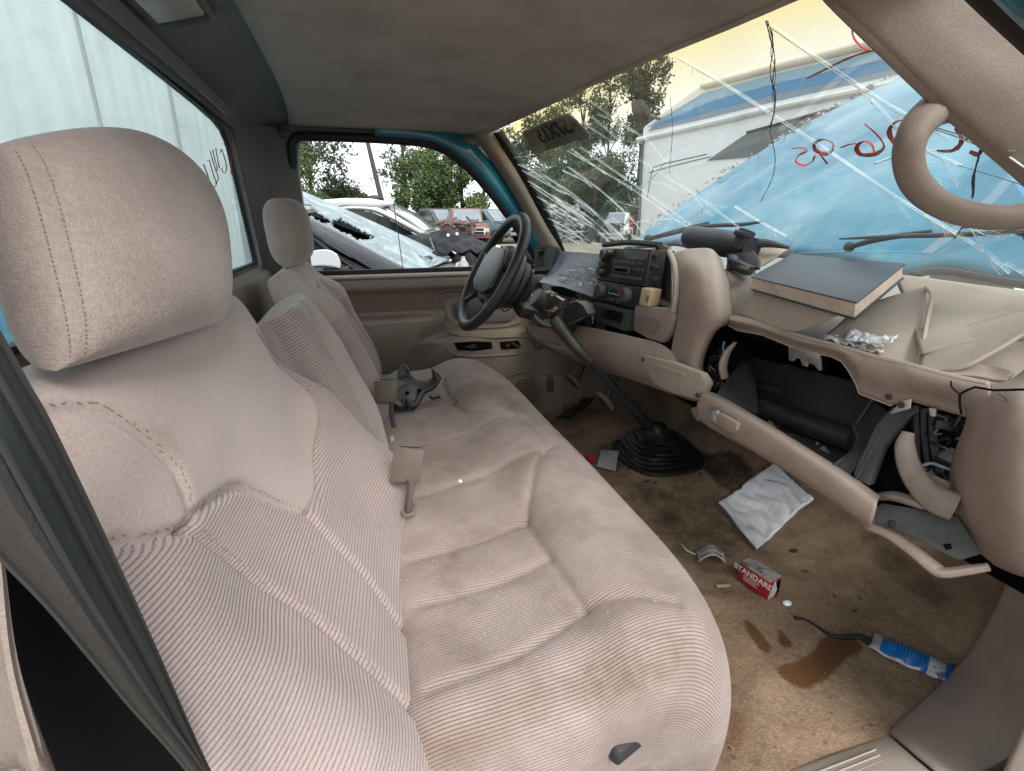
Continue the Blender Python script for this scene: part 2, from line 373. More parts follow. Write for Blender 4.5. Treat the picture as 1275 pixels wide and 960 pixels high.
# rear wall glass opening
WT = [(-.62, 1.695), (-.3, 1.70), (0, 1.694), (.3, 1.686), (.46, 1.677), (.535, 1.665), (.585, 1.635), (.65, 1.48), (.714, 1.318), (.706, 1.305), (.3, 1.313), (-.57, 1.335), (-.705, 1.34), (-.70, 1.36), (-.66, 1.55)]
rw = add('rear_window', s_slab([(-.306, y, z) for y, z in WT], (-.004, 0, 0)), M['rw'], truck, smooth=False)
cyc = [V3((-.299, y, z)) for y, z in WT]; cen = sum(cyc, V3()) / len(cyc)
inner = [p + (cen - p) * .018 for p in cyc]; outer = [p + (p - cen) * .02 for p in cyc]
add('window_seal', s_ring(outer, inner, (-.012, 0, 0)), M['seal'], rw, smooth=False)
add('window_surround', s_ring([(p + (p - cen) * .35) for p in cyc], [p - V3((0, 0, 0)) + (p - cen) * .012 for p in cyc], (-.008, 0, 0)), M['trim_grey'], truck, smooth=False)
# lower rear panel
rows = [[(x, y, z + .013 * (-y) / .7 * (1 if z > 1.2 else 0)) for y in np.linspace(-.78, .76, 8)] for x, z in ((-.290, 1.308), (-.282, 1.300), (-.262, 1.285), (-.258, 1.2), (-.258, .95), (-.258, .66))]
add('rear_wall_panel', s_loft(rows, 16, 20), M['tan_door'], truck, thick=.006)
# rear corner / B pillar trim, driver side
rows = []
for z, ye in ((1.745, .50), (1.69, .575), (1.60, .605), (1.48, .655), (1.32, .722), (1.24, .74), (1.1, .74), (.7, .74)):
    xe = -.150 if z < 1.69 else -.135
    rows.append([(-.288, ye, z), (-.278, ye + .03, z), (-.245, (ye + .76) / 2 + .02, z), (-.20, .752, z), (xe, .745, z), (xe + .004, .775, z)])
add('pillar_trim', s_loft(rows, 18, 24), M['trim_grey'], truck, thick=.005)
# passenger side rear corner
rows = []
for z, ye in ((1.74, -.66), (1.6, -.70), (1.3, -.76), (1.1, -.77), (.66, -.77)):
    rows.append([(-.288, ye + .02, z), (-.26, -.77, z), (-.23, -.80, z), (-.21, -.83, z)])
add('pillar_trim', s_loft(rows, 12, 16), M['trim_grey'], truck, thick=.005)
# near B pillar lower trim seen at the lower left edge
rows = [[tuple(P(px, py, Y=yy)) for px, py, yy in r] for r in (
    [(-130, 640, -.86), (-40, 640, -.87), (2, 690, -.88), (6, 740, -.86)],
    [(-130, 820, -.88), (-30, 800, -.89), (18, 830, -.90), (30, 850, -.87)],
    [(-100, 990, -.90), (0, 960, -.91), (55, 960, -.92), (80, 985, -.88)])]
add('pillar_trim', s_loft(rows, 12, 12), M['tan_dark'], truck, thick=.006, label='worn tan pillar trim beside the passenger seat belt')
# roof rail over driver door window
add('roof_rail_trim', s_loft([[(x, .752, 1.712), (x, .744, 1.704), (x, .738, 1.690), (x, .746, 1.678), (x, .775, 1.676)] for x in (-.19, .1, .3, .44, .50)], 10, 10), M['trim_grey'], truck, thick=.004)
# A pillar trim, driver side
rows = []
for (l, r_) in (((586, 163), (624, 163)), ((612, 196), (640, 205)), ((641, 240), (660, 244)), ((664, 281), (681, 283)), ((676, 304), (697, 309)), ((684, 330), (706, 332))):
    a = P(*l, Y=.735); b = P(*r_, Y=.705); m_ = (a + b) / 2 + V3((-.006, -.014, 0))
    rows.append([a + V3((-.004, .03, 0)), a, m_, b, b + V3((.012, .03, 0))])
add('pillar_trim', s_loft(rows, 12, 24), M['tan_door'], truck, thick=.004, label='tan trim on the driver side windshield pillar')
add('coat_hook', [s_rev(P(583, 157, Y=.70), (0, -.5, -1), [(.0, -.004), (.016, -.003), (.017, .004), (.011, .009), (0, .011)], 16)], M['tan_door'], truck)
# A pillar trim + grab handle, passenger side
def yA(px): return float(np.interp(px, [1030, 1150, 1290, 1400], [-.575, -.615, -.665, -.70]))
rows = []
for l, r_ in (((1010, -30), (1128, -40)), ((1032, 0), (1166, 0)), ((1085, 52), (1219, 50)), ((1143, 108), (1265, 95)), ((1190, 152), (1310, 137)), ((1282, 232), (1390, 212)), ((1340, 290), (1440, 262))):
    a = P(*l, Y=yA(l[0])); b = P(*r_, Y=yA(l[0]) - .055); c = a * .5 + b * .5 + V3((-.014, .006, -.012))
    rows.append([a + V3((.035, .012, .015)), a, a * .72 + b * .28 + V3((-.009, .004, -.008)), c, a * .22 + b * .78 + V3((-.006, 0, -.006)), b, b + V3((.02, -.01, .02))])
ap = add('pillar_trim', s_loft(rows, 24, 30), M['tan_dark'], truck, thick=.004, label='tan trim on the passenger side windshield pillar')
ctr = [(1222, 128), (1188, 124), (1164, 138), (1151, 165), (1151, 196), (1164, 226), (1192, 250), (1232, 264), (1275, 266), (1318, 252), (1352, 232)]
cp_ = [P(a, b, Y=yA(a) - .004 + (.10, .048, .012, 0, 0, 0, 0, 0, 0, .01, .05)[i]) + V3((-.03 * math.sin(math.pi * min(1, max(0, (i - 1.2) / 8.8))) , 0, -.004)) for i, (a, b) in enumerate(ctr)]
add('grab_handle', s_tube(cp_, [.030, .0275, .0215, .0175, .0165, .0165, .0165, .0168, .017, .018, .02], 14, 50, flat=.85), M['tan_dark'], ap)
# passenger door jamb outboard of the pillar: painted steel and a rubber seal
def jamb(o, dy, m_, r_, name, lab=None):
    pts = [P(a, b, Y=yA(a) - .05 - dy) for a, b in ((1165 + o, -45), (1205 + o, -5), (1262 + o, 48), (1310 + o, 92), (1420 + o, 190))]
    add(name, s_tube(pts, r_, 12, 30, flat=.55), m_, truck, label=lab)
jamb(34, .02, M['seal'], .022, 'door_seal'); jamb(92, .05, M['teal'], .03, 'door_jamb', 'teal painted passenger door jamb'); jamb(150, .08, M['steel_dark'], .03, 'door_channel')

# windshield glass: u across (driver to passenger), v bottom -> top
WS_B = [(.755, .745, 1.30), (.95, .45, 1.285), (1.04, 0, 1.275), (1.03, -.42, 1.28), (.95, -.72, 1.30)]
WS_T = [(.492, .70, 1.712), (.55, .40, 1.738), (.575, 0, 1.748), (.59, -.33, 1.738), (.565, -.582, 1.705)]
def ws_grid(nu, nv):
    b = cr_interp(WS_B, nu); t = cr_interp(WS_T, nu); G = []
    for v in np.linspace(0, 1, nv):
        g = b * (1 - v) + t * v; g[:, 0] += .02 * math.sin(math.pi * v); G.append(g)
    return np.array(G)
WSG = ws_grid(81, 61)
uvw = [(i / 80, j / 60) for j in range(61) for i in range(81)]
ws = add('windshield', s_grid(WSG), M['ws'], truck, uv=uvw, label='cracked windshield with an amber sun band and red numbers')
_wf = WSG.reshape(-1, 3)
def ws_at(px, py, lift=.002):
    """Point on the windshield glass along a sight line (closest sample, then refined in the local plane)."""
    d = (P(px, py, X=.8) - V3(CAM_C)).normalized(); q = _wf - np.array(CAM_C); dd = np.array(d)
    t = q @ dd; e = ((q - t[:, None] * dd) ** 2).sum(1); k = int(e.argmin()); j, i = divmod(k, 81)
    j = min(max(j, 1), 59); i = min(max(i, 1), 79)
    a, b = V3(WSG[j, i + 1] - WSG[j, i - 1]), V3(WSG[j + 1, i] - WSG[j - 1, i]); n = a.cross(b).normalized()
    p0 = V3(WSG[j, i]); tt = (p0 - V3(CAM_C)).dot(n) / d.dot(n); p = V3(CAM_C) + d * tt
    if n.dot(d) > 0: n = -n
    return p + n * lift
# black border along the driver side of the glass and along the bottom
bl = [V3(WSG[j, 0]) for j in range(0, 61, 4)]
add('windshield_seal', s_loft([[tuple(p + V3((-.006, -.004, 0))), tuple(p + V3((.012, -.022, .002))), tuple(p + V3((.02, -.03, .006)))] for p in bl], 4, 20), M['seal'], ws, thick=.004)
add('windshield_seal', s_tube([tuple(V3(WSG[0, i]) + V3((0, 0, -.006))) for i in range(0, 81, 5)], .010, 8), M['seal'], ws)
def crack(pts, r=.0009, m_='crack', res=0):
    if res == 0 and len(pts) == 2:
        (a, b), (c, d) = pts; n = max(3, int(math.hypot(c - a, d - b) / 18)); ox = 0; q = []
        for i in range(n + 1):
            f = i / n; ox = ox * .6 + random.uniform(-.7, .7)
            q.append((a + (c - a) * f + (ox if 0 < i < n else 0), b + (d - b) * f + (ox * .6 if 0 < i < n else 0)))
        pts = q
    elif res: pts = [tuple(x[:2]) for x in cr_interp([(a, b, 0) for a, b in pts], res)]
    n_ = len(pts); rr = [r * random.uniform(.55, 1.3) for _ in range(n_)]
    add('crack', s_tube([tuple(ws_at(a, b)) for a, b in pts], rr, 5, flat=.6), M[m_], ws)
# ------------------------------------------------------------------ floor, toe board, sill
def floor_z(x, y):
    hump = .075 * math.exp(-((y - .13) / .20) ** 4) * min(1, max(.35, (x - .2) / .6))
    toe = max(0, x - 1.02); z = .66 + hump + (.55 * toe if toe < .1 else .055 + 1.35 * (toe - .1))
    if y > .30: z -= .02 * min(1, (y - .30) / .1)
    return z
def fl(px, py, lift=.0):
    """Floor point seen at a photo pixel (marched along the sight line)."""
    a = V3(CAM_C); d = (P(px, py, Z=.5) - a); lo = 0.0
    for i in range(1, 400):
        p = a + d * (i / 400)
        if p.z < floor_z(p.x, p.y) + lift: return p
    return a + d
NX, NY = 300, 300
xs = np.linspace(-.28, 1.28, NX); ys = np.linspace(-.80, .79, NY)
G = [[(x, y, floor_z(x, y) + .004 * math.sin(x * 31 + 3 * math.sin(y * 17)) * math.sin(y * 27)) for x in xs] for y in ys]
# spilt rust and oil soaked into the pile: two masks painted on the carpet's own mesh
def cinpoly(A, B, poly):
    r = np.zeros(A.shape, bool); n = len(poly)
    for k in range(n):
        x0, y0 = poly[k]; x1, y1 = poly[(k + 1) % n]
        r ^= ((y0 > B) != (y1 > B)) & (A < (x1 - x0) * (B - y0) / (y1 - y0 + 1e-12) + x0)
    return r
XX, YY = np.meshgrid(xs, ys); masks = [np.zeros_like(XX), np.zeros_like(XX)]
def blur(a, k):
    for _ in range(k):
        a = (a + np.roll(a, 1, 0) + np.roll(a, -1, 0) + np.roll(a, 1, 1) + np.roll(a, -1, 1)) / 5
    return a
def stain(k, pts, soft=3, amt=1.0):
    q = [fl(a, b) for a, b in pts]; q = [tuple(p[:2]) for p in cr_interp([tuple(p) for p in q], 60, True)]
    masks[k] = np.maximum(masks[k], blur(cinpoly(XX, YY, q).astype(float), soft) * amt)
stain(0, [(962, 832), (990, 826), (1012, 812), (1022, 798), (1046, 790), (1068, 798), (1072, 812), (1054, 822), (1038, 838), (1008, 856), (985, 850)], 5, 1.15)
stain(0, [(926, 768), (936, 778), (950, 790), (962, 806), (954, 812), (940, 802), (930, 786)], 4)
stain(0, [(968, 780), (980, 792), (988, 806), (978, 808), (968, 796)], 2, .9)
stain(0, [(760, 548), (800, 540), (850, 570), (880, 600), (830, 600), (780, 580)], 12, .55)
stain(0, [(830, 920), (900, 880), (950, 900), (900, 950)], 14, .5)
stain(1, [(845, 628), (880, 612), (905, 640), (925, 672), (905, 690), (872, 688), (850, 668), (838, 648)], 9, .50)
stain(1, [(742, 560), (770, 545), (790, 580), (770, 592)], 6, .5)
stain(1, [(800, 640), (850, 600), (900, 640), (930, 690), (880, 720), (830, 680)], 16, .42)
stain(1, [(860, 570), (900, 560), (940, 590), (900, 612)], 8, .75)
stain(1, [(780, 600), (830, 610), (870, 640), (830, 650)], 9, .55)
stain(1, [(1060, 650), (1150, 690), (1200, 760), (1120, 740)], 14, .5)
rng = random.Random(4)
for k in range(46):
    a, b = rng.choice([(1040, 745), (975, 712), (1080, 760), (880, 610), (850, 590), (1090, 700), (960, 760), (820, 610)]); a += rng.gauss(0, 26); b += rng.gauss(0, 16); r = rng.uniform(1.5, 5)
    stain(1, [(a + r * math.cos(t) * rng.uniform(.6, 1.8), b + r * .6 * math.sin(t) * rng.uniform(.6, 1.4)) for t in np.linspace(0, 5.4, 6)], 1, rng.uniform(.6, 1))
carpet = add('floor_carpet', s_grid(G), M['carpet'], truck)
for nm_, mk in zip(('rust', 'oil'), masks):
    at_ = carpet.data.attributes.new(nm_, 'FLOAT', 'POINT'); at_.data.foreach_set('value', mk.ravel())
def soak(m, pairs):
    N = m.node_tree.nodes; LK = m.node_tree.links.new; b = N['Principled BSDF']
    tcn = N.new('ShaderNodeTexCoord')
    for nm_, col, sc_ in pairs:
        src = b.inputs['Base Color'].links[0].from_socket
        a = N.new('ShaderNodeAttribute'); a.attribute_name = nm_; nz_n = N.new('ShaderNodeTexNoise'); nz_n.inputs['Scale'].default_value = sc_; nz_n.inputs['Detail'].default_value = 8; nz_n.inputs['Roughness'].default_value = .7
        LK(tcn.outputs['Object'], nz_n.inputs['Vector'])
        ad = N.new('ShaderNodeMath'); ad.operation = 'ADD'; LK(a.outputs['Fac'], ad.inputs[0]); LK(nz_n.outputs['Fac'], ad.inputs[1])
        mr = N.new('ShaderNodeMapRange'); mr.inputs['From Min'].default_value = .82; mr.inputs['From Max'].default_value = 1.25; mr.inputs['To Max'].default_value = .9; LK(ad.outputs[0], mr.inputs['Value'])
        mxn = N.new('ShaderNodeMix'); mxn.data_type = 'RGBA'; LK(mr.outputs[0], mxn.inputs[0]); LK(src, mxn.inputs[6]); mxn.inputs[7].default_value = (*col, 1); LK(mxn.outputs[2], b.inputs['Base Color'])
soak(M['carpet_soaked'] if 'carpet_soaked' in M else M['carpet'], (('rust', (.115, .05, .02), 26), ('oil', (.035, .024, .017), 22)))
# firewall and the dark space behind the dash
add('firewall', s_slab([(1.285, -.80, .6), (1.285, .80, .6), (1.285, .80, 1.24), (1.285, -.80, 1.24)], (.02, 0, 0)), M['void'], truck, smooth=False)
add('cowl', s_loft([[(x + dx, y, z + dz) for x, y, z in WS_B] for dx, dz in ((.0, -.014), (.05, -.03), (.12, -.04), (.20, -.06), (.30, -.10))], 20, 8), M['darkgrey'], truck, thick=.006)
# driver footwell kick panel, pedals, hood release
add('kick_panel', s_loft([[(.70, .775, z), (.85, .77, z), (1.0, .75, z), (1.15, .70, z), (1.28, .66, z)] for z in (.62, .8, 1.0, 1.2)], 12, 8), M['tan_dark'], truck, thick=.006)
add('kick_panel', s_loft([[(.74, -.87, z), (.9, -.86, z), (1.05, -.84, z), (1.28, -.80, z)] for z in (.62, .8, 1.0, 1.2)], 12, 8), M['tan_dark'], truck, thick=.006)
a = P(684, 468, Y=.74)
add('hood_release', [s_tube([a + V3((0, 0, .0)), a + V3((.0, -.02, -.01)), a + V3((.0, -.022, -.06))], [.010, .010, .012], 8, 10, flat=.5)], M['darkgrey'], truck)
M['pedal'] = mat('worn_pedal', (.16, .15, .14), .6, var=(.09, .085, .08), vscale=40, grain=.4)
for (px, py, y) in ((716, 476, .56), (753, 499, .36)):
    c = P(px, py, Y=y)
    pd = add('pedal', s_box(c, (.018, .075, .06), (0, R(-35), 0), .006), M['pedal'], truck)
    add('pedal_arm', s_tube([c + V3((.01, 0, .01)), c + V3((.06, .02, .12)), c + V3((.08, .02, .26))], .009, 8, 12), M['black'], pd)
    add('pedal_rib', [s_box(c + V3((-.010, 0, 0)) + Euler((0, R(-35), 0)).to_matrix() @ V3((0, 0, dz)), (.006, .066, .007), (0, R(-35), 0)) for dz in (-.018, 0, .018)], M['rubber'], pd)
add('wire_bundle', [s_tube([fl(700 + rng.uniform(-8, 8), 516 + rng.uniform(-4, 6), .03), fl(716, 512 + rng.uniform(-5, 5), .05), fl(735 + rng.uniform(-8, 8), 492 + rng.uniform(-5, 5), .06)], .006, 6, 12) for _ in range(7)], M['rubber'], truck)
# door sill plate, then the kick panel that curves up from it at the front
def sill_row(a, b):
    a, b = V3(a), V3(b); m_ = a * .55 + b * .45 + V3((-.006, 0, .006))
    return [a + V3((.012, .012, -.012)), a, m_, b, b + V3((0, -.008, -.02))]
SILL = [((.30, -.735, .668), (.30, -.82, .69)), ((.45, -.735, .668), (.45, -.82, .69)), ((.60, -.737, .668), (.59, -.82, .693)), ((.742, -.738, .668), (.716, -.82, .70))]
sp = add('sill_plate', s_loft([sill_row(*q_) for q_ in SILL], 14, 20), M['tan_dusty'], truck, thick=.004)
for k in range(6):
    yk = -.752 - .009 * k
    add('sill_rib', s_tube([(.50 + .006 * k, yk, .6775 + .0022 * k), (.69 - .004 * k, yk, .6795 + .0022 * k)], .0016, 5), M['tan_dusty'], sp)
KICK = [((.746, -.738, .668), (.722, -.82, .70)), ((.86, -.715, .67), (.834, -.82, .70)), ((.95, -.695, .676), (.91, -.82, .755)), ((.99, -.695, .74), (.975, -.807, .825)), ((1.0, -.70, .85), (1.0, -.80, .93)), ((.98, -.705, 1.0), (.98, -.80, 1.05))]
add('kick_panel', s_loft([sill_row(*q_) for q_ in KICK], 16, 40), M['tan'], truck, thick=.004, label='curved tan kick panel by the open doorway')
def rock(dy_, dz_, m_, r, name):
    add(name, s_tube([V3(b) + V3((0, dy_, dz_)) for a, b in SILL + KICK], r, 10, 50, flat=.7), m_, truck)
rock(-.022, -.016, M['seal'], .011, 'door_seal'); rock(-.045, -.026, M['teal'], .016, 'rocker_panel'); rock(-.066, -.03, M['steel_dark'], .011, 'rocker_seam'); rock(-.10, -.04, M['teal'], .03, 'rocker_panel')
deb = []; rd = random.Random(21)
for _ in range(420):
    a, b = rd.uniform(700, 1230), rd.uniform(520, 950); p_ = fl(a, b, 0); r_ = rd.uniform(.001, .0035)
    deb.append(s_slab([V3((p_.x, p_.y, floor_z(p_.x, p_.y) + .003)) + V3((rd.uniform(-r_, r_), rd.uniform(-r_, r_), 0)) for _k in range(4)], (0, 0, .002)))
M['grit'] = mat('grit', (.3, .25, .19), .9, var=(.05, .04, .03), vscale=25)
add('grit', deb, M['grit'], carpet, kind='stuff', smooth=False)
# ------------------------------------------------------------------ the bench seat
seat = thing('bench_seat', 'dirty tan cloth bench seat with ribbed cushion and two headrests', 'bench seat')
def superell(n, p, dens=1.0):
    th = np.linspace(0, math.pi, n); c = np.cos(th); s = np.sin(th)
    u = -np.sign(c) * np.abs(c) ** (2 / p); h = np.abs(s) ** (2 / p)
    return u, h          # u -1..1 , h 0..1
def resamp(n, p):
    """(u,h) on a superellipse with roughly even spacing."""
    u, h = superell(4000, p); d = np.hypot(np.diff(u), np.diff(h) * .35); s = np.r_[0, d.cumsum()]; t = np.linspace(0, s[-1], n)
    return np.interp(t, s, u), np.interp(t, s, h)
def seg_dist(A, B, poly):
    """Distance of grid points (A,B) from a polyline."""
    d = np.full(A.shape, 9.0)
    for (x0, y0), (x1, y1) in zip(poly[:-1], poly[1:]):
        dx, dy = x1 - x0, y1 - y0; l2 = dx * dx + dy * dy + 1e-12
        t = np.clip(((A - x0) * dx + (B - y0) * dy) / l2, 0, 1)
        d = np.minimum(d, np.hypot(A - x0 - t * dx, B - y0 - t * dy))
    return d
def inpoly(A, B, poly):
    r = np.zeros(A.shape, bool); n = len(poly)
    for k in range(n):
        x0, y0 = poly[k]; x1, y1 = poly[(k + 1) % n]
        c = ((y0 > B) != (y1 > B)) & (A < (x1 - x0) * (B - y0) / (y1 - y0 + 1e-12) + x0); r ^= c
    return r
def curve2(pts, n=40): return [tuple(q[:2]) for q in cr_interp([(a, b, 0) for a, b in pts], n)]

def backrest(name, yo, yi, prof, tf, tb, seams, zones, bol, nu=190, nv=230, toptaper=.2, pu=5, pv=6, label=None, mats=('velour', 'ribs'), lean=0.0):
    """Upholstered back: A = y along the width, B = length up the profile; seams are (polyline, width, depth)."""
    U, HU = resamp(nu, pu); Vv, HV = resamp(nv, pv)
    pc = cr_interp([(x, 0, z) for x, z in prof], 200); sl = np.r_[0, np.hypot(np.diff(pc[:, 0]), np.diff(pc[:, 2])).cumsum()]
    Ls = sl[-1]; vt = (Vv + 1) / 2; cx = np.interp(vt * Ls, sl, pc[:, 0]); cz = np.interp(vt * Ls, sl, pc[:, 2])
    tx, tz = np.gradient(cx), np.gradient(cz); ln = np.hypot(tx, tz); nx, nz_ = tz / ln, -tx / ln
    w0 = abs(yi - yo) / 2; yc = (yi + yo) / 2; sg = -1 if yo < yi else 1
    wv = w0 * (1 - toptaper * smooth01((vt - .72) / .28)[:, None] ** 1.5)
    Yg = yc + U[None, :] * wv; Sg = np.repeat((vt * Ls)[:, None], nu, 1)
    H = HU[None, :] * HV[:, None]
    un = (Yg - yo) / (yi - yo); vn = np.repeat(vt[:, None], nu, 1)
    D = bol(un, vn)
    for poly, wd, dp in seams: D -= dp * np.exp(-(seg_dist(Yg, Sg, poly) / wd) ** 2)
    rng = np.random.RandomState(3)
    D += .0025 * np.sin(Yg * 23 + 1.7 * np.sin(Sg * 17)) * np.sin(Sg * 19 + 1.3)
    def sheet(th, det):
        off = H * th + D * det * np.clip(H * 1.6, 0, 1)
        X = cx[:, None] + nx[:, None] * off + lean * (un - .5); Z = cz[:, None] + nz_[:, None] * off
        return np.stack([X, Yg, Z], -1)
    f = sheet(tf, 1); b = sheet(-tb, 0)
    V1, F1 = s_grid(f); V2, F2 = s_grid(b, flip=True)
    zi = np.zeros((nv - 1, nu - 1), int); yc_ = (Yg[1:, 1:] + Yg[:-1, :-1]) / 2; sc_ = (Sg[1:, 1:] + Sg[:-1, :-1]) / 2
    for k, poly in zones: zi[inpoly(yc_, sc_, poly)] = k
    n1 = len(V1); Fs = F1 + [tuple(i + n1 for i in q) for q in F2]
    uv = [(a, b_) for a, b_ in zip(Yg.ravel(), Sg.ravel())] * 2
    # follow ribs over the bolster depth too
    o = add(name, (V1 + V2, Fs), None, seat, uv=uv, mats=[M[m_] for m_ in mats], fm=list(zi.ravel()) + [0] * len(F2), label=label, ang=80)
    return o, f, Yg, Sg

# passenger back
PPROF = [(.035, .74), (-.012, .84), (-.068, .92), (-.132, 1.0), (-.181, 1.07), (-.213, 1.14), (-.232, 1.22), (-.243, 1.335)]
def bolP(u, v):
    lo = smooth01((v - .12) / .2) * (1 - smooth01((v - .62) / .22))
    lob = np.exp(-((u - .10) / .12) ** 2) + np.exp(-((u - .90) / .12) ** 2)
    hi = smooth01((v - .55) / .25)
    return lo * (.022 * np.exp(-((u - .09) / .10) ** 2) + .062 * np.exp(-((u - .90) / .13) ** 2)) + .012 * hi * np.exp(-((u - .5) / .38) ** 2)
SEAM_P = dict(outer=[(-.79, .628), (-.75, .650), (-.712, .650), (-.69, .634), (-.668, .60), (-.653, .56), (-.664, .518)],
              ribtop=[(-.80, .558), (-.746, .551), (-.719, .532), (-.681, .51)],
              insert=[(-.681, .51), (-.65, .508), (-.61, .496), (-.561, .474), (-.524, .426), (-.475, .341)],
              piping=[(-.475, .341), (-.42, .338), (-.367, .350), (-.297, .40), (-.26, .477), (-.24, .54), (-.28, .61)],
              bol_out=[(-.677, .507), (-.642, .404), (-.638, .308), (-.652, .24), (-.68, .15)],
              bol_in=[(-.478, .335), (-.50, .26), (-.53, .20), (-.56, .15)])
sm = [(curve2(v), .0065, .006 if k_ == 'outer' else .009) for k_, v in SEAM_P.items()]
zoneP = [(1, [(-.9, -.1), (-.9, .56)] + curve2(SEAM_P['ribtop']) + curve2(SEAM_P['insert']) + curve2(SEAM_P['piping']) + [(-.1, .61), (-.1, -.1)])]
_o, PF, PY_, PS_ = backrest('backrest', -.80, -.17, PPROF, .075, .02, sm, zoneP, bolP, label='near passenger backrest of the bench', lean=.05)
# centre back and driver back
DPROF = [(x - .065, z) for x, z in [(.03, .80), (.036, .90), (.02, 1.0), (-.018, 1.1), (-.062, 1.2), (-.105, 1.285)]]
def bolC(u, v): return .02 * np.exp(-((u - .5) / .35) ** 2)
backrest('backrest', -.16, .16, [(x, z) for x, z in DPROF[:-1]] + [(-.16, 1.27)], .05, .05, [(curve2([(-.10, .1), (-.10, .25), (-.09, .40), (-.02, .5)]), .006, .01)], [(1, [(-.3, -.1), (-.3, .6), (-.09, .6), (-.09, .38), (-.10, .25), (-.1, -.1)])], bolC, 110, 130, .12, label='narrow centre backrest of the bench')
def bolD(u, v):
    lo = smooth01((v - .1) / .2) * (1 - smooth01((v - .75) / .2))
    return .04 * lo * (np.exp(-((u - .1) / .13) ** 2) + np.exp(-((u - .9) / .13) ** 2)) + .006 * smooth01((v - .6) / .2)
sd_ = [(curve2([(.20, .1), (.21, .3), (.235, .41), (.27, .46), (.33, .47)]), .006, .01), (curve2([(.52, .1), (.51, .3), (.485, .41), (.45, .46), (.4, .47)]), .006, .01)]
backrest('backrest', .15, .58, DPROF[:-1] + [(-.168, 1.29), (-.18, 1.315)], .055, .05, sd_, [(1, [(.0, -.1), (.0, .40), (.225, .40), (.27, .46), (.45, .46), (.49, .40), (.7, .40), (.7, -.1)])], bolD, 130, 150, .3, label='driver backrest of the bench')

# headrests
def headrest(c4, back, seamfrac, label, th=.045, nu=130, nv=110, p=2.6, dome=0.0):
    """c4: near-bottom, near-top, far-top, far-bottom corners of the front face."""
    nb, ntp, ft, fb = [np.array(q, float) for q in c4]
    U, HU = resamp(nu, p); Vv, HV = resamp(nv, p + .6)
    n = np.cross(fb - nb, ntp - nb); n /= np.linalg.norm(n)
    if n[0] < 0: n = -n
    a = (U + 1) / 2; b = (Vv + 1) / 2
    A, B = np.meshgrid(a, b); H = HU[None, :] * HV[:, None]
    if dome: B = B * (1 - dome * np.clip((A - .30) / .70, 0, 1) ** 1.75) * (1 - .10 * np.clip((.30 - A) / .3, 0, 1) ** 2)
    Pm = (nb * ((1 - A) * (1 - B))[..., None] + ntp * ((1 - A) * B)[..., None] + ft * (A * B)[..., None] + fb * (A * (1 - B))[..., None])
    gs = np.exp(-((A - seamfrac + .048) / .006) ** 2) * .006 + np.exp(-((A - seamfrac - .0) / .016) ** 2) * .0025
    f = Pm + n * (H * th * (1 + .25 * np.sin(np.pi * A)) - gs * np.clip(H * 1.5, 0, 1))[..., None]
    bk = Pm - n * (H * back)[..., None]
    V1, F1 = s_grid(f); V2, F2 = s_grid(bk, flip=True); n1 = len(V1)
    return add('headrest', (V1 + V2, F1 + [tuple(i + n1 for i in q) for q in F2]), M['velour_head'], seat, label=label, ang=80), f
HRP = [P(70, 462, X=-.20), P(-12, 151, X=-.225), P(258, 174, X=-.185), P(264, 404, X=-.165)]
hro, hrf = headrest(HRP, .06, .035, 'large passenger headrest with a stitched side seam', dome=.62)
headrest([(-.15, .22, 1.332), (-.16, .235, 1.488), (-.16, .47, 1.488), (-.15, .485, 1.332)], .05, .12, 'smaller driver headrest', .045, 60, 60)
for y in (-.63, -.5, .30, .41):
    add('headrest_post', s_tube([(-.245 if y < 0 else -.17, y, 1.30), (-.23 if y < 0 else -.165, y, 1.37)], .006, 8), M['metal'], seat)

# cushion: path across the seat front to back
CP_ = [(-.02, .86), (.005, .915), (.04, .935), (.12, .938), (.22, .945), (.30, .966), (.36, .972), (.425, .957), (.466, .912), (.478, .855), (.460, .78), (.41, .67)]
pc = cr_interp([(x, 0, z) for x, z in CP_], 260); sl = np.r_[0, np.hypot(np.diff(pc[:, 0]), np.diff(pc[:, 2])).cumsum()]
x2s = lambda x: float(np.interp(x, pc[:150, 0], sl[:150]))
S0 = x2s(.04)
def sx(x): return x2s(x)
nu, nv = 330, 220
U, HU = resamp(nu, 7)
cy0, cy1 = -.775, .70
Yg = np.repeat(((cy0 + cy1) / 2 + U * (cy1 - cy0) / 2)[None, :], nv, 0)
st = np.linspace(0, sl[-1], nv); cx = np.interp(st, sl, pc[:, 0]); cz = np.interp(st, sl, pc[:, 2])
tx, tz = np.gradient(cx), np.gradient(cz); ln = np.hypot(tx, tz); nx, nz_ = -tz / ln, tx / ln
Sg = np.repeat(st[:, None], nu, 1)
D = np.zeros_like(Yg); Xg = np.repeat(cx[:, None], nu, 1)
frontmask = 1 - smooth01((Sg - sx(.40)) / .1)
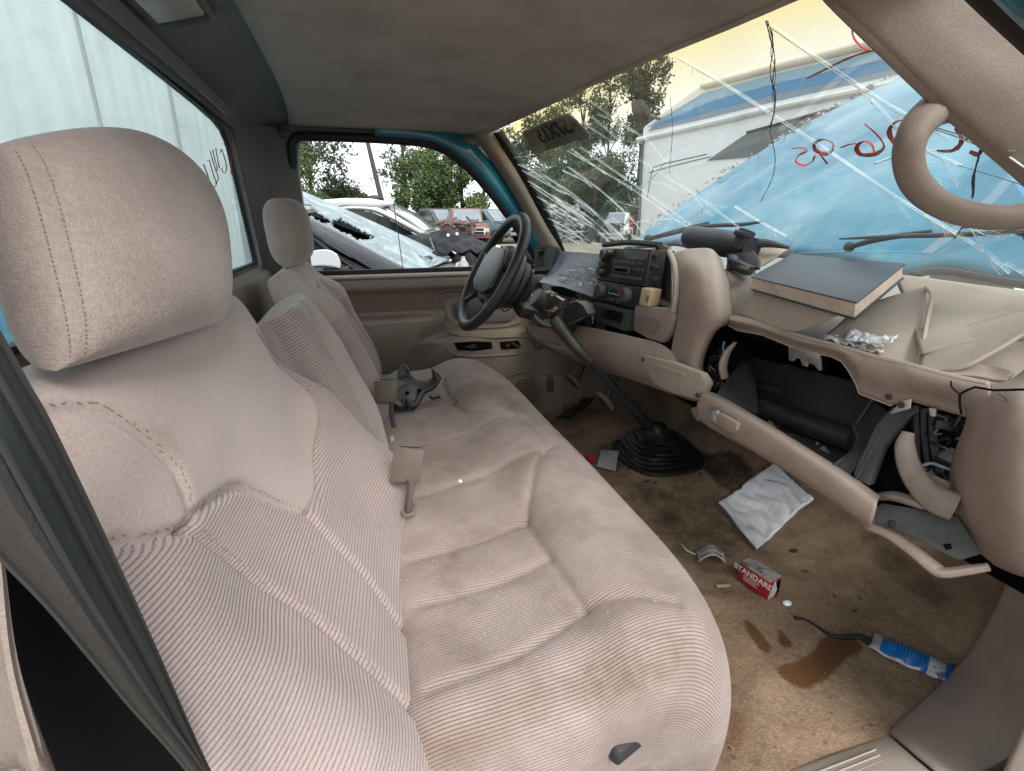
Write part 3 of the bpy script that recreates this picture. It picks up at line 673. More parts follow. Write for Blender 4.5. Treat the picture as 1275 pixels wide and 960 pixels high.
# outboard bolsters, front rolls and inserts
D += .022 * np.exp(-((Yg + .70) / .06) ** 2) * frontmask + .018 * np.exp(-((Yg - .62) / .06) ** 2) * frontmask
for yc in (-.50, .36):
    D -= .009 * np.exp(-(((Yg - yc) / .13) ** 4)) * np.exp(-((Sg - sx(.13)) / .12) ** 4)
D += .003 * np.sin((Sg - sx(.25)) * 30) * np.exp(-((Sg - sx(.32)) / .08) ** 2)
q = lambda pts: curve2([(y, sx(x)) for x, y in pts])
CS = [(q([(.04, -.668), (.15, -.655), (.255, -.622), (.30, -.626), (.345, -.645), (.395, -.665)]), .007, .007),
      (q([(.258, -.622), (.252, -.56), (.247, -.50), (.242, -.395)]), .007, .008),
      (q([(.04, -.525), (.15, -.515), (.246, -.50)]), .008, .006), (q([(.04, -.425), (.15, -.41), (.242, -.39)]), .008, .006),
      (q([(.242, -.392), (.28, -.32), (.32, -.24), (.365, -.175)]), .008, .007),
      (q([(.05, -.245), (.2, -.215), (.365, -.175)]), .011, .009), (q([(.365, -.175), (.40, -.165)]), .009, .006),
      (q([(.09, -.02), (.2, .0), (.3, .02), (.36, .035)]), .011, .006), (q([(.365, -.175), (.37, -.07), (.345, .03), (.27, .10), (.235, .18), (.235, .44), (.28, .5), (.4, .53)]), .009, .010),
      (q([(.05, .24), (.15, .235), (.235, .225)]), .010, .008), (q([(.05, .34), (.235, .335)]), .010, .008), (q([(.05, .50), (.235, .45)]), .010, .008),
      ([(-.9, sl[-1] * .80), (.9, sl[-1] * .80)], .006, .006)]
for poly, wd, dp in [(a_, b_, c_ * .72) for a_, b_, c_ in CS]: D -= dp * np.exp(-(seg_dist(Yg, Sg, poly) / wd) ** 2) + dp * .45 * np.exp(-(seg_dist(Yg, Sg, poly) / (wd * 3.2)) ** 2)
D += .0022 * np.sin(Yg * 14 + 2 * np.sin(Sg * 9)) * np.sin(Sg * 16 + .6)
off = D - (1 - HU[None, :]) * .30
# plan corners round off
shr = np.abs(U[None, :]) ** 9 * np.clip((Xg - .05) / .37, 0, 1) ** 2 * .075
YgT = Yg - np.sign(U)[None, :] * .13 * (1 - HU[None, :]) ** 1.4
shr = shr + .05 * (1 - HU[None, :]) * np.clip((Xg - .2) / .25, 0, 1)
G = np.stack([cx[:, None] + nx[:, None] * (D * HU[None, :]) - shr, YgT, cz[:, None] + nz_[:, None] * (D * HU[None, :]) - np.where(HU[None, :] < 1, (1 - HU[None, :]) * .36, 0)], -1)
# the side wall keeps its plan outline
jr = int(nv * .48); ua = np.r_[0, np.hypot(np.diff(G[jr, :, 1]), np.diff(G[jr, :, 2])).cumsum()]; ua -= ua[nu // 2]
add('cushion', s_grid(G), M['ribs_c'], seat, uv=[(a, b) for a, b in zip(np.repeat(ua[None, :], nv, 0).ravel(), Sg.ravel())], ang=80, label='long ribbed bench cushion with stained middle')
add('cushion_skirt', s_slab([(0, -.70, .60), (.36, -.70, .60), (.36, .66, .60), (0, .66, .60)], (0, 0, .22)), M['void'], seat)
add('recliner_handle', s_box(P(780, 928, Y=-.735), (.055, .018, .022), (0, R(15), R(25)), .006), M['black'], seat)

def stitches(F, A, B, polys, name='stitching', n_per=.0062, m_='seam', par=seat, lift=.0009, r_st=.00045):
    sh = []
    for poly, oa in polys:
        q_ = curve2(poly, 200); d = 0; last = None
        for (a, b), (a2, b2) in zip(q_[:-1], q_[1:]):
            d += math.hypot(a2 - a, b2 - b)
            if d < n_per: continue
            d = 0; t_ = V3((a2 - a, b2 - b, 0)).normalized(); a += -t_.y * oa; b += t_.x * oa
            def at(aa, bb):
                e = (A - aa) ** 2 + (B - bb) ** 2; k = int(e.argmin()); j, i = divmod(k, A.shape[1]); return V3(F[j, i])
            p0, p1 = at(a, b), at(a + t_.x * n_per * .62, b + t_.y * n_per * .62)
            if (p1 - p0).length < 1e-5: continue
            l_ = (V3(CAM_C) - p0).normalized() * lift
            sh.append(s_tube([p0 + l_ * .2, (p0 + p1) / 2 + l_, p1 + l_ * .2], r_st, 4))
    return add(name, sh, M[m_], par, kind='stuff')
stitches(PF, PY_, PS_, [(SEAM_P['outer'], .007), (SEAM_P['ribtop'], .006), (SEAM_P['bol_out'], .008), (SEAM_P['bol_out'], -.008), (SEAM_P['insert'], .007), (SEAM_P['piping'], -.006)])
hA, hB = np.meshgrid(np.linspace(0, 1, hrf.shape[1]), np.linspace(0, 1, hrf.shape[0]))
U_, _h = resamp(hrf.shape[1], 2.6); hA = np.repeat(((U_ + 1) / 2)[None, :], hrf.shape[0], 0); V_, _h = resamp(hrf.shape[0], 3.2); hB = np.repeat(((V_ + 1) / 2)[:, None], hrf.shape[1], 1)
stitches(hrf, hA, hB, [([(.010, b) for b in np.linspace(.03, .97, 14)], 0), ([(.034, b) for b in np.linspace(.03, .97, 14)], 0)], 'stitching', .018)
# lint, crumbs and grit lying on the cushion
lint = []; rl = np.random.RandomState(9)
for _ in range(240):
    j, i = rl.randint(20, 150), rl.randint(20, 310); p_ = V3(G[j, i]); r_ = rl.uniform(.0006, .0018)
    lint.append(s_slab([p_ + V3((rl.uniform(-r_, r_), rl.uniform(-r_, r_), .0008)) for _k in range(3)], (0, 0, .0008)))
add('lint', lint, M['paper'], seat, kind='stuff', smooth=False)

# worn-in grime on the cloth
def grime(ob, blots):
    me = ob.data; co = np.zeros(len(me.vertices) * 3); me.vertices.foreach_get('co', co); co = co.reshape(-1, 3)
    d = co - np.array(CAM_C); fh = d[:, 0] * _sy + d[:, 1] * _cy; r = d[:, 0] * _cy - d[:, 1] * _sy; f = fh * _cp - d[:, 2] * _sp; u = fh * _sp + d[:, 2] * _cp
    a, b = 637.5 + CAM_F * r / f, 480 - CAM_F * u / f; v = np.zeros(len(a))
    for (x, y, rx, ry, ang, am) in blots:
        c_, s_ = math.cos(R(ang)), math.sin(R(ang)); xx, yy = (a - x) * c_ + (b - y) * s_, -(a - x) * s_ + (b - y) * c_
        v = np.maximum(v, am * np.exp(-((xx / rx) ** 2 + (yy / ry) ** 2)))
    at_ = me.attributes.new('grime', 'FLOAT', 'POINT'); at_.data.foreach_set('value', v)
cu_ = bpy.data.objects['cushion']
grime(cu_, [(642, 505, 48, 16, 20, .62), (560, 510, 60, 22, -20, .45), (545, 590, 60, 40, -25, .42), (790, 830, 110, 55, -20, .48), (555, 730, 40, 110, 10, .42), (700, 620, 70, 30, 40, .3), (610, 660, 80, 30, -25, .36), (860, 690, 40, 60, -30, .3), (520, 500, 40, 20, 0, .4)])
grime(_o, [(205, 545, 45, 32, 40, .42), (290, 395, 20, 12, 0, .3), (120, 560, 60, 40, 0, .2)])
soak(M['ribs_c'], (('grime', (.17, .118, .08), 34),)); soak(M['velour'], (('grime', (.25, .185, .13), 30),))
# ------------------------------------------------------------------ driver's door
door = thing('driver_door', 'closed driver door with tan panel, armrest and open window', 'car door')
def dy(x, z):
    """Depth of the inner panel at (x, z)."""
    y = .812
    belt = math.exp(-((z - 1.212) / .028) ** 4); y -= .03 * belt
    s = lambda a, b, t: float(smooth01((t - a) / (b - a)))
    arm_end = s(.33, .24, x) if False else 1 - s(.20, .33, x + .55 * max(0, 1.06 - z))
    a = s(1.098, 1.086, z) if False else (1 - s(1.083, 1.100, z))
    prot = .095 * a * arm_end * (.38 + .62 * s(.84, 1.06, z))
    y -= prot
    low = (1 - s(.985, 1.015, z)) * s(.18, .34, x + .35 * max(0, z - .9)) ; y -= .035 * low
    lowr = (1 - s(.80, .83, z)); y -= .012 * lowr
    return y
xs = np.linspace(-.22, .80, 150); zs = np.linspace(.64, 1.238, 120)
G = [[(x, dy(x, z), z) for x in xs] for z in zs]
fm = []
for j in range(119):
    for i in range(149):
        x, z = xs[i] , zs[j]
        fm.append(1 if (1.104 < z < 1.176 and x < .72) or (1.03 < z < 1.18 and .34 < x < .74 and False) else 0)
dp = add('door_panel', s_grid(G), None, door, mats=[M['tan_door'], M['door_cloth']], fm=fm, ang=60)
add('belt_cap', s_loft([[(x, .782, 1.236), (x, .79, 1.244), (x, .808, 1.247), (x, .83, 1.246)] for x in (-.2, .2, .5, .72)], 8, 8), M['tan_door'], door, thick=.004)
add('weatherstrip', s_box((.25, .836, 1.252), (.92, .014, .022), None, .004), M['seal'], door)
# upper frame: rubber channel then painted steel
WIN = [(-.150, 1.25), (-.150, 1.45), (-.149, 1.60), (-.147, 1.655), (-.135, 1.672), (-.11, 1.677), (.10, 1.678), (.25, 1.672), (.32, 1.654), (.38, 1.62), (.455, 1.555), (.52, 1.485), (.60, 1.39), (.68, 1.28), (.70, 1.25)]
def ytum(z): return .815 - .17 * (z - 1.24)
def wpt(x, z, oy=0): return V3((x, ytum(z) + oy, z))
def offs(poly, d):
    res = []
    for k in range(len(poly)):
        a = poly[max(k - 1, 0)]; b = poly[min(k + 1, len(poly) - 1)]; t = V3((b[0] - a[0], b[1] - a[1], 0)).normalized(); n = V3((-t.y, t.x, 0))
        res.append((poly[k][0] + n.x * d, poly[k][1] + n.y * d))
    return res
o1 = offs(WIN, .014); o2 = offs(WIN, .052); o3 = offs(WIN, .075)
add('window_channel', s_loft([[wpt(*p, .0) for p in WIN], [wpt(*p, -.006) for p in offs(WIN, .007)], [wpt(*p, -.002) for p in o1]], 70, 6), M['seal'], door, thick=.01, off=1)
FR = WIN[7:]
add('window_frame', s_loft([[wpt(*p, .004) for p in offs(WIN, .014)[6:]], [wpt(*p, -.010) for p in offs(WIN, .026)[6:]], [wpt(*p, -.004) for p in offs(WIN, .05)[6:]], [wpt(*p, .02) for p in offs(WIN, .075)[6:]]], 70, 14), M['teal'], door, thick=.01, off=1)
add('window_frame', s_loft([[wpt(*p, .004) for p in offs(WIN, .013)[:8]], [wpt(*p, .012) for p in offs(WIN, .05)[:8]]], 40, 4), M['trim_grey'], door, thick=.01, off=1)
# inner handle bezel with its pull
def dpt(px, py, lift=.0):
    p = P(px, py, Y=.80); return P(px, py, Y=dy(p.x, p.z) - lift)
bez = [(553, 378), (562, 373), (600, 372), (632, 372), (645, 378), (652, 392), (648, 402), (630, 407), (590, 409), (568, 405), (557, 395)]
cen = V3((602, 390, 0))
def inset(poly, f): return [(a + (cen.x - a) * f, b + (cen.y - b) * f) for a, b in poly]
hb = add('handle_bezel', s_ring([dpt(a, b, .008) for a, b in bez], [dpt(a, b, .006) for a, b in inset(bez, .14)], (0, .014, 0)), M['tan_door'], door)
add('bezel_recess', s_slab([dpt(a, b, .0015) for a, b in inset(bez, .13)], (0, .004, 0)), M['tan_dark'], hb, smooth=False)
add('door_handle', s_slab([dpt(a, b, .014) for a, b in ((566, 380), (600, 378), (606, 388), (596, 398), (568, 396))], (0, .01, 0), .003), M['darkgrey'], door)
add('speaker_cover', s_slab([dpt(a, b, .012) for a, b in ((606, 380), (634, 379), (644, 390), (634, 400), (604, 401))], (0, .008, 0), .003), M['trim_grey'], door)
rim = [(542, 372), (556, 362), (600, 361), (650, 362), (672, 378), (668, 404), (640, 418), (572, 418), (552, 404)]
add('panel_bead', s_tube([dpt(a, b, .002) for a, b in rim], .004, 6, 60, True), M['tan_dark'], door)
# torn out switch openings
for pts in ([(565, 427), (590, 425), (612, 426), (613, 434), (590, 437), (570, 436)], [(622, 426), (645, 424), (649, 430), (644, 434), (624, 435)]):
    q = [dpt(a, b, .003) for a, b in pts]
    so = add('switch_opening', s_slab(q, (0, .002, 0)), M['void'], door, smooth=False)
    c = sum(q, V3()) / len(q)
    add('switch_remnant', [s_box(c + V3((random.uniform(-.025, .025), -.004, random.uniform(-.006, .006))), (.02, .01, .008), (random.random(), random.random(), 0), .002) for _ in range(4)], M['black'], so)
bz = [(548, 420), (562, 417), (610, 420), (652, 419), (662, 426), (656, 438), (610, 443), (572, 443), (556, 434)]
add('panel_bead', s_tube([dpt(a, b, .002) for a, b in bz], .005, 6, 60, True), M['tan_door'], door)
add('panel_bead', s_tube([dpt(a, b, .003) for a, b in ((628, 470), (650, 463), (684, 455))], .005, 6, 20), M['tan_door'], door)
c = dpt(652, 490, .0)
sg = add('speaker_grille', s_rev((c.x, dy(c.x, c.z), c.z), (0, -1, 0), [(.085, 0), (.085, .006), (.075, .009), (0, .007)], 32), M['tan_dark'], door)
add('grille_hole', [s_rev((c.x + .012 * i, dy(c.x, c.z) - .0095, c.z + .012 * j), (0, -1, 0), [(.003, 0), (.003, .0012)], 6) for i in range(-5, 6) for j in range(-5, 6) if i * i + j * j < 30], M['void'], sg, kind='stuff')
# outer skin
add('door_skin', s_grid([[(x, .90 - .04 * abs(z - .95), z) for x in (-.24, .2, .8)] for z in (.5, .8, 1.0, 1.235)]), M['teal'], door, thick=.004)
# ------------------------------------------------------------------ dashboard
dash = thing('dashboard', 'broken tan dashboard with exposed radio stack and torn open right side', 'dashboard')
def panel(name, rows, m_, parent=dash, nu=24, nv=24, thick=.004, label=None):
    return add(name, s_loft([PX(r) for r in rows], nu, nv), m_, parent, thick=thick, label=label)
def sl(name, pts, vec, m_, parent=dash, bevel=.002, label=None, smooth=True):
    return add(name, s_slab(PX(pts), vec, bevel), m_, parent, label=label, smooth=smooth)
# dark inner carrier so that the gaps read as deep
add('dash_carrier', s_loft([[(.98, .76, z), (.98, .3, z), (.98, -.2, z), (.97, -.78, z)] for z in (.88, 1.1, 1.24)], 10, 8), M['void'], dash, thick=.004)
# right cheek of the centre stack
panel('stack_cheek', [
    [(836, 316, .735), (850, 311, .735), (868, 309, .745), (886, 310, .76), (898, 322, .79)],
    [(842, 335, .70), (858, 332, .695), (876, 332, .705), (896, 335, .735), (907, 350, .79)],
    [(844, 362, .69), (860, 362, .682), (880, 363, .69), (901, 366, .72), (911, 376, .78)],
    [(843, 392, .685), (860, 394, .677), (882, 395, .685), (904, 396, .715), (914, 399, .77)],
    [(839, 418, .685), (853, 421, .68), (868, 421, .683), (884, 418, .70), (893, 412, .74)],
    [(834, 445, .69), (848, 450, .685), (861, 452, .688), (872, 448, .705), (878, 444, .74)],
    [(832, 462, .695), (846, 471, .69), (858, 475, .692), (871, 474, .71), (876, 472, .74)],
    [(848, 478, .70), (856, 488, .698), (864, 495, .70), (875, 496, .715), (882, 494, .745)]], M['tan'], nu=40, nv=60, label='smooth tan cheek panel right of the radio')
# ribbed lip on the left edge of the cheek
add('cheek_lip', s_tube(PX([(833, 313, .725), (839, 328, .70), (842, 350, .688), (841, 372, .682), (838, 388, .68)]), .007, 8, 30), M['tan'], dash)
# pocket left of the cheek: back wall and floor
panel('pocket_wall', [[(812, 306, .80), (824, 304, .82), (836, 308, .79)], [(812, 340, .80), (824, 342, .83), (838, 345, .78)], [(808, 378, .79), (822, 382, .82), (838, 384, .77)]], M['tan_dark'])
sl('pocket_floor', [(806, 381, .69), (838, 387, .685), (838, 384, .80), (810, 378, .80)], (0, 0, -.004), M['void'])
sl('pocket_face', [(790, 380, .685), (837, 385, .68), (838, 398, .678), (833, 413, .68), (824, 427, .685), (806, 422, .685), (788, 411, .69)], (.02, 0, 0), M['tan'], bevel=.004)
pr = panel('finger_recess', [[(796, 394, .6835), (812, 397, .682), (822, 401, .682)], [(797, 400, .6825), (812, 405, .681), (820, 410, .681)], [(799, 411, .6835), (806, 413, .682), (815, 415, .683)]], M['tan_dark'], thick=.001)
# radio with bracket
r0 = [(752, 309, .70), (811, 310, .69), (803, 357, .685), (745, 348, .695)]
radio = sl('radio', r0, (.045, .0, -.006), M['black'], bevel=.003, label='black cassette radio in the open stack')
def onq(q, u, v, lift=.003):
    """Point on the quad q = tl, tr, br, bl (px, py, X) at (u, v)."""
    p = [P(a, b, X=c) for a, b, c in q]
    c = p[0] * ((1 - u) * (1 - v)) + p[1] * (u * (1 - v)) + p[2] * (u * v) + p[3] * ((1 - u) * v)
    n = (p[1] - p[0]).cross(p[3] - p[0]).normalized()
    if n.x > 0: n = -n
    return c + n * lift
def qn(q):
    p = [P(a, b, X=c) for a, b, c in q]; n = (p[1] - p[0]).cross(p[3] - p[0]).normalized(); return -n if n.x > 0 else n
def qslab(name, q, u0, v0, u1, v1, h, m_, par, bevel=.0012, base=.0005):
    pts = [onq(q, u, v, base) for u, v in ((u0, v0), (u1, v0), (u1, v1), (u0, v1))]
    return add(name, s_slab(pts, qn(q) * h, bevel), m_, par)
qslab('radio_display', r0, .40, .06, .97, .30, .003, M['darkgrey'], radio)
M['lcd'] = mat('radio_lcd', (.16, .155, .18), .12, var=(.12, .12, .14), vscale=30, coat=.6)
add('radio_glass', s_slab([onq(r0, u, v, .004) for u, v in ((.50, .07), (.96, .06), (.95, .29), (.60, .29))], qn(r0) * .001), M['lcd'], radio, smooth=False)
qslab('cassette_slot', r0, .36, .53, .70, .70, .006, M['darkgrey'], radio)
qslab('cassette_mouth', r0, .40, .57, .66, .66, .0015, M['void'], radio, base=.007)
for k in range(6): qslab('radio_button', r0, .32 + k * .1, .36, .40 + k * .1, .45, .005, M['darkgrey'], radio)
for k in range(4): qslab('radio_button', r0, .74 + .055 * k, .52, .785 + .055 * k, .60, .004, M['darkgrey'], radio)
qslab('radio_bar', r0, .30, .78, .92, .86, .004, M['darkgrey'], radio)
for u, v, r in ((.10, .20, .017), (.22, .13, .009), (.08, .72, .015), (.10, .5, .012)):
    add('radio_knob', s_rev(onq(r0, u, v, 0), qn(r0), [(r, 0), (r, .012), (r * .85, .017), (0, .017)], 16), M['black'], radio)
br = sl('radio_bracket', [(812, 311, .70), (819, 316, .715), (812, 352, .71), (804, 357, .70)], (.02, -.004, 0), M['metal'], radio)
add('bracket_clip', [s_box(P(815, b, X=.70), (.012, .02, .008), (0, 0, .3), .002) for b in (318, 332, 347)], M['black'], radio)
add('stack_frame', [s_tube(PX([(752, 305, .715), (785, 302, .715), (822, 305, .715)]), .008, 6, 10), s_tube(PX([(819, 306, .72), (820, 330, .73), (813, 360, .72)]), .006, 6, 10)], M['black'], dash)
# heater controls
h0 = [(742, 349, .69), (798, 358, .685), (791, 384, .685), (738, 372, .69)]
hv = sl('heater_panel', h0, (.06, 0, 0), M['black'], bevel=.002)
for u, v in ((.22, .45), (.80, .45)):
    add('heater_knob', s_rev(onq(h0, u, v, 0), qn(h0), [(.021, 0), (.020, .014), (.016, .018), (0, .018)], 20), M['darkgrey'], hv)
arcs = [(.38, .55, M['blue']), (.55, .70, M['red'])]
for k, m_ in ((0, M['blue']), (1, M['red'])):
    t = np.linspace(math.pi * (1 - .48 * k) , math.pi * (.52 - .48 * k), 8)
    add('temperature_mark', s_tube([onq(h0, .50 + .13 * math.cos(a), .52 - .34 * math.sin(a), .001) for a in t], .0022, 5), m_, hv)
qslab('temperature_lever', h0, .38, .50, .62, .56, .004, M['gauge'], hv)
for u in (.36, .47, .60): qslab('heater_button', h0, u, .72, u + .09, .9, .004, M['darkgrey'], hv)
# ashtray cubby
c0 = [(741, 376, .685), (786, 387, .68), (781, 412, .68), (737, 397, .685)]
outer = [onq(c0, u, v, .006) for u, v in ((0, 0), (1, 0), (1, 1), (0, 1))]; inner = [onq(c0, u, v, .006) for u, v in ((.12, .18), (.88, .16), (.88, .80), (.12, .84))]
cub = add('cubby', s_ring(outer, inner, (.035, 0, 0)), M['darkgrey'], dash, smooth=False)
add('cubby_back', s_slab([onq(c0, u, v, -.03) for u, v in ((0, 0), (1, 0), (1, 1), (0, 1))], (.004, 0, 0)), M['black'], cub)
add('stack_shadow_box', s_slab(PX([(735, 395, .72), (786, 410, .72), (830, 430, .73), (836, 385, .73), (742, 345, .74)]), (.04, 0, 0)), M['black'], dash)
sl('relay_block', [(799, 358, .675), (811, 361, .675), (806, 382, .675), (795, 379, .675)], (.03, 0, 0), M['cream'], bevel=.002)
sl('relay_slot', [(805, 368, .6735), (808, 369, .6735), (806, 377, .6735), (803, 376, .6735)], (.001, 0, 0), M['tan_dark'], bevel=0)
# instrument cluster
cl = panel('cluster_lens', [
    [(699, 313, .712), (722, 314, .722), (749, 316, .722)],
    [(690, 328, .695), (719, 331, .708), (747, 336, .712)],
    [(681, 342, .672), (710, 348, .690), (743, 356, .702)],
    [(671, 352, .648), (704, 360, .672), (740, 371, .692)]], M['lens'], nu=30, nv=30, thick=.002)
def clp(px, py): return P(px, py, X=float(np.interp(py, [313, 330, 347, 363], [.715, .700, .682, .664])) - .004)
for px, py, r, k in ((716, 337, 10, 1), (733, 334, 11, 1), (700, 346, 6, 0), (722, 352, 7, 0), (690, 348, 5, 0), (737, 352, 6, 0)):
    add('gauge_ring', s_tube([clp(px + r * math.cos(a), py + r * .8 * math.sin(a)) for a in np.linspace(0, 5.8, 22)], .0013, 4), M['gauge'], cl)
    if k: [add('gauge_tick', s_tube([clp(px + r * .72 * math.cos(a), py + r * .58 * math.sin(a)), clp(px + r * .9 * math.cos(a), py + r * .72 * math.sin(a))], .0011, 4), M['gauge'], cl) for a in np.linspace(.3, 5.6, 10)]
    a = random.uniform(0, 6); add('gauge_needle', s_tube([clp(px, py), clp(px + r * .7 * math.cos(a), py + r * .56 * math.sin(a))], .0016, 4), M['text_white'], cl)
add('cluster_shroud', s_loft([PX([(666, 307, .655), (668, 325, .65), (666, 340, .645)]), PX([(682, 306, .69), (684, 325, .685), (680, 342, .675)]), PX([(699, 309, .715), (693, 328, .70), (684, 344, .678)])], 10, 10), M['black'], dash, thick=.006)
add('side_vent', s_ring(PX([(666, 309, .645), (681, 308, .665), (679, 337, .66), (665, 338, .64)]), PX([(669, 313, .649), (678, 312, .663), (677, 332, .659), (668, 333, .646)]), (.04, 0, 0)), M['black'], dash, smooth=False)
panel('cluster_hole', [[(685, 357, .655), (700, 357, .662), (718, 364, .674)], [(690, 365, .652), (704, 369, .660), (718, 371, .670)]], M['void'], thick=.001)
add('column_wire', [s_tube([P(686 + 9 * k, 366, X=.70), P(692 + 8 * k, 380 + 4 * (k % 3), X=.68), P(700 + 8 * k, 396, X=.68)], .005, 6, 12) for k in range(5)], M['rubber'], dash)
# defroster top of the driver side
add('dash_top', s_loft([[(.735, .62, 1.325), (.745, .32, 1.338), (.76, .02, 1.37)], [(.80, .68, 1.31), (.83, .35, 1.322), (.85, .02, 1.335)], [(.93, .66, 1.298), (.97, .3, 1.298), (1.0, .0, 1.298)], [(.95, .60, 1.285), (1.0, .3, 1.28), (1.04, .0, 1.275)]], 16, 10), M['darkgrey'], dash, thick=.004)
# lower knee panel
panel('knee_panel', [
    [(648, 398, .655), (676, 408, .66), (708, 404, .67), (745, 410, .675), (790, 420, .68), (826, 430, .685), (852, 455, .695), (872, 470, .705)],
    [(655, 412, .65), (684, 424, .652), (716, 424, .657), (752, 432, .66), (795, 442, .665), (828, 452, .672), (853, 468, .685), (874, 480, .70)],
    [(662, 420, .655), (690, 434, .655), (722, 442, .66), (758, 452, .664), (796, 462, .668), (830, 474, .675), (856, 486, .69), (875, 492, .705)],
    [(668, 424, .70), (694, 440, .70), (726, 452, .70), (762, 464, .70), (800, 476, .70), (834, 488, .71), (858, 496, .72), (876, 500, .73)]], M['tan'], nu=60, nv=30, label='tan knee panel below the steering column')
add('knee_panel_edge', s_tube(PX([(655, 403, .65), (664, 416, .645), (684, 424, .645), (702, 428, .648)]), .005, 8, 20), M['tan'], dash)
sl('fuse_slot', [(688, 424, .648), (697, 427, .648), (695, 433, .648), (687, 430, .648)], (.002, 0, 0), M['void'], bevel=0)
sl('ashtray_door', [(794, 441, .656), (836, 451, .659), (872, 465, .668), (880, 478, .68), (870, 499, .68), (838, 490, .666), (814, 479, .66)], (.02, 0, 0), M['tan_dusty'], bevel=.004, label='scuffed textured panel low on the dash')
sl('ashtray_pull', [(812, 452, .6545), (852, 464, .659), (853, 471, .6605), (815, 460, .655)], (.004, 0, 0), M['tan_dusty'], bevel=.002)
sl('dash_lower_lip', [(650, 402, .66), (666, 405, .66), (676, 428, .66), (668, 436, .67)], (.02, 0, 0), M['tan_dark'])
add('dash_bracket', s_slab(PX([(670, 432, .74), (681, 436, .74), (680, 470, .76), (668, 470, .76)]), (.01, 0, 0), .002), M['tan_dark'], dash)

# ---- passenger side: broken rail
top = [(908, 394), (935, 399), (965, 409), (1000, 419.5), (1045, 431), (1092, 445), (1128, 453), (1160, 462), (1197, 471), (1232, 478)]
low = [(907, 405), (920, 412), (949, 417), (975, 424), (991, 434), (1020, 441), (1040, 446), (1054, 459), (1064, 474), (1071, 490), (1090, 497), (1109, 504.5), (1132, 499), (1165, 508), (1197, 518), (1212, 526)]
N_ = 170
tpo = cr_interp([(a, b, 0) for a, b in top], N_)[:, :2]
lx = np.array([p[0] for p in low]); ly = np.array([p[1] for p in low])
# torn edge: sharp corners kept by linear interpolation
xs_ = np.linspace(907, 1232, N_); ty = np.interp(xs_, tpo[:, 0], tpo[:, 1])
tore = [(907, 405), (917, 411), (949, 417), (999, 424.5), (991.5, 434), (1020, 441), (1034, 443.5), (1048, 450), (1057, 462), (1066, 478), (1070, 490), (1109, 505), (1131, 499), (1198, 518), (1232, 530)]
ly_ = np.interp(xs_, [p[0] for p in tore if p[0] != 999], [p[1] for p in tore if p[0] != 999])
rj = random.Random(6); ly_ = ly_ + np.array([rj.uniform(-.35, .35) for k_ in range(N_)]) * (xs_ < 1066)
G = []
for f in np.linspace(0, 1, 9):
    row = []
    for a, t_, l_ in zip(xs_, ty, ly_):
        py = t_ + (l_ - t_) * f
        row.append(tuple(P(a, py, X=.735 - .012 * math.sin(math.pi * min(1, f * 1.3)) + .012 * f)))
    G.append(row)
# rolled top lip
lip = [[tuple(P(a, t_ - .2, X=.745) + V3((.012, 0, -.004))) for a, t_ in zip(xs_, ty)], [tuple(P(a, t_, X=.738) + V3((0, 0, .002))) for a, t_ in zip(xs_, ty)]]
add('dash_rail', s_grid(lip + G), M['tan'], dash, thick=.004, label='snapped tan dash rail over the glove box')
add('rail_lip', s_tube([tuple(P(a, t_, X=.737)) for a, t_ in zip(xs_[::4], ty[::4])], .0035, 6, 40), M['raw_edge'], dash)
add('torn_edge', s_tube([G[-1][k_] for k_ in range(0, N_) if xs_[k_] < 1112], .0013, 5), M['raw_edge'], dash)
sl('rail_tab', [(1133, 497, .722), (1132, 509, .722), (1107, 516, .722), (1120, 500, .722)], (.004, 0, 0), M['tan_dusty'], bevel=.001)
for (a, b) in ((1106.5, 494), (1122, 504)):
    add('screw_hole', s_rev(P(a, b, X=.7205), (-1, 0, 0), [(.005, -.001), (.005, .0012), (.003, .0012), (.003, 0)], 12), M['steel_dark'], dash)
# bulging right end
panel('dash_end', [
    [(1213, 474, .745), (1232, 478, .742), (1262, 470, .745), (1300, 440, .76), (1350, 420, .80)],
    [(1200, 492, .735), (1228, 494, .728), (1268, 490, .72), (1310, 480, .74), (1360, 470, .78)],
    [(1203, 520, .745), (1222, 520, .722), (1264, 515, .705), (1310, 510, .72), (1370, 505, .77)],
    [(1194, 547, .76), (1212, 543, .722), (1256, 540, .692), (1310, 538, .70), (1372, 540, .75)],
    [(1184, 575, .77), (1204, 574, .722), (1252, 575, .682), (1310, 578, .69), (1372, 582, .74)],
    [(1182, 605, .775), (1203, 608, .725), (1250, 615, .68), (1310, 620, .69), (1372, 625, .74)],
    [(1189, 640, .78), (1212, 650, .735), (1256, 660, .69), (1312, 668, .70), (1372, 672, .75)],
    [(1208, 676, .79), (1234, 690, .76), (1270, 702, .72), (1320, 712, .73), (1376, 718, .77)],
    [(1238, 704, .82), (1260, 714, .80), (1288, 722, .77), (1330, 730, .77), (1380, 736, .80)]], M['tan'], nu=50, nv=60, label='bulging right end of the dash')
# cracks in the dash end
def dcr(pts, r=.0012): add('dash_crack', s_tube(PX(pts), r, 5), M['void'], dash)
dcr([(1197, 516, .7215), (1195, 503, .7225), (1195, 491, .7225), (1204, 486, .7225), (1214, 482, .7225), (1238, 486, .718), (1275, 485, .7145)], .0015)
dcr([(1195, 491, .7225), (1189, 486, .7225), (1184.5, 481, .724), (1184, 474, .726)], .0009)
dcr([(1242, 490, .7175), (1252, 496, .7165), (1254, 502, .715)], .0004)
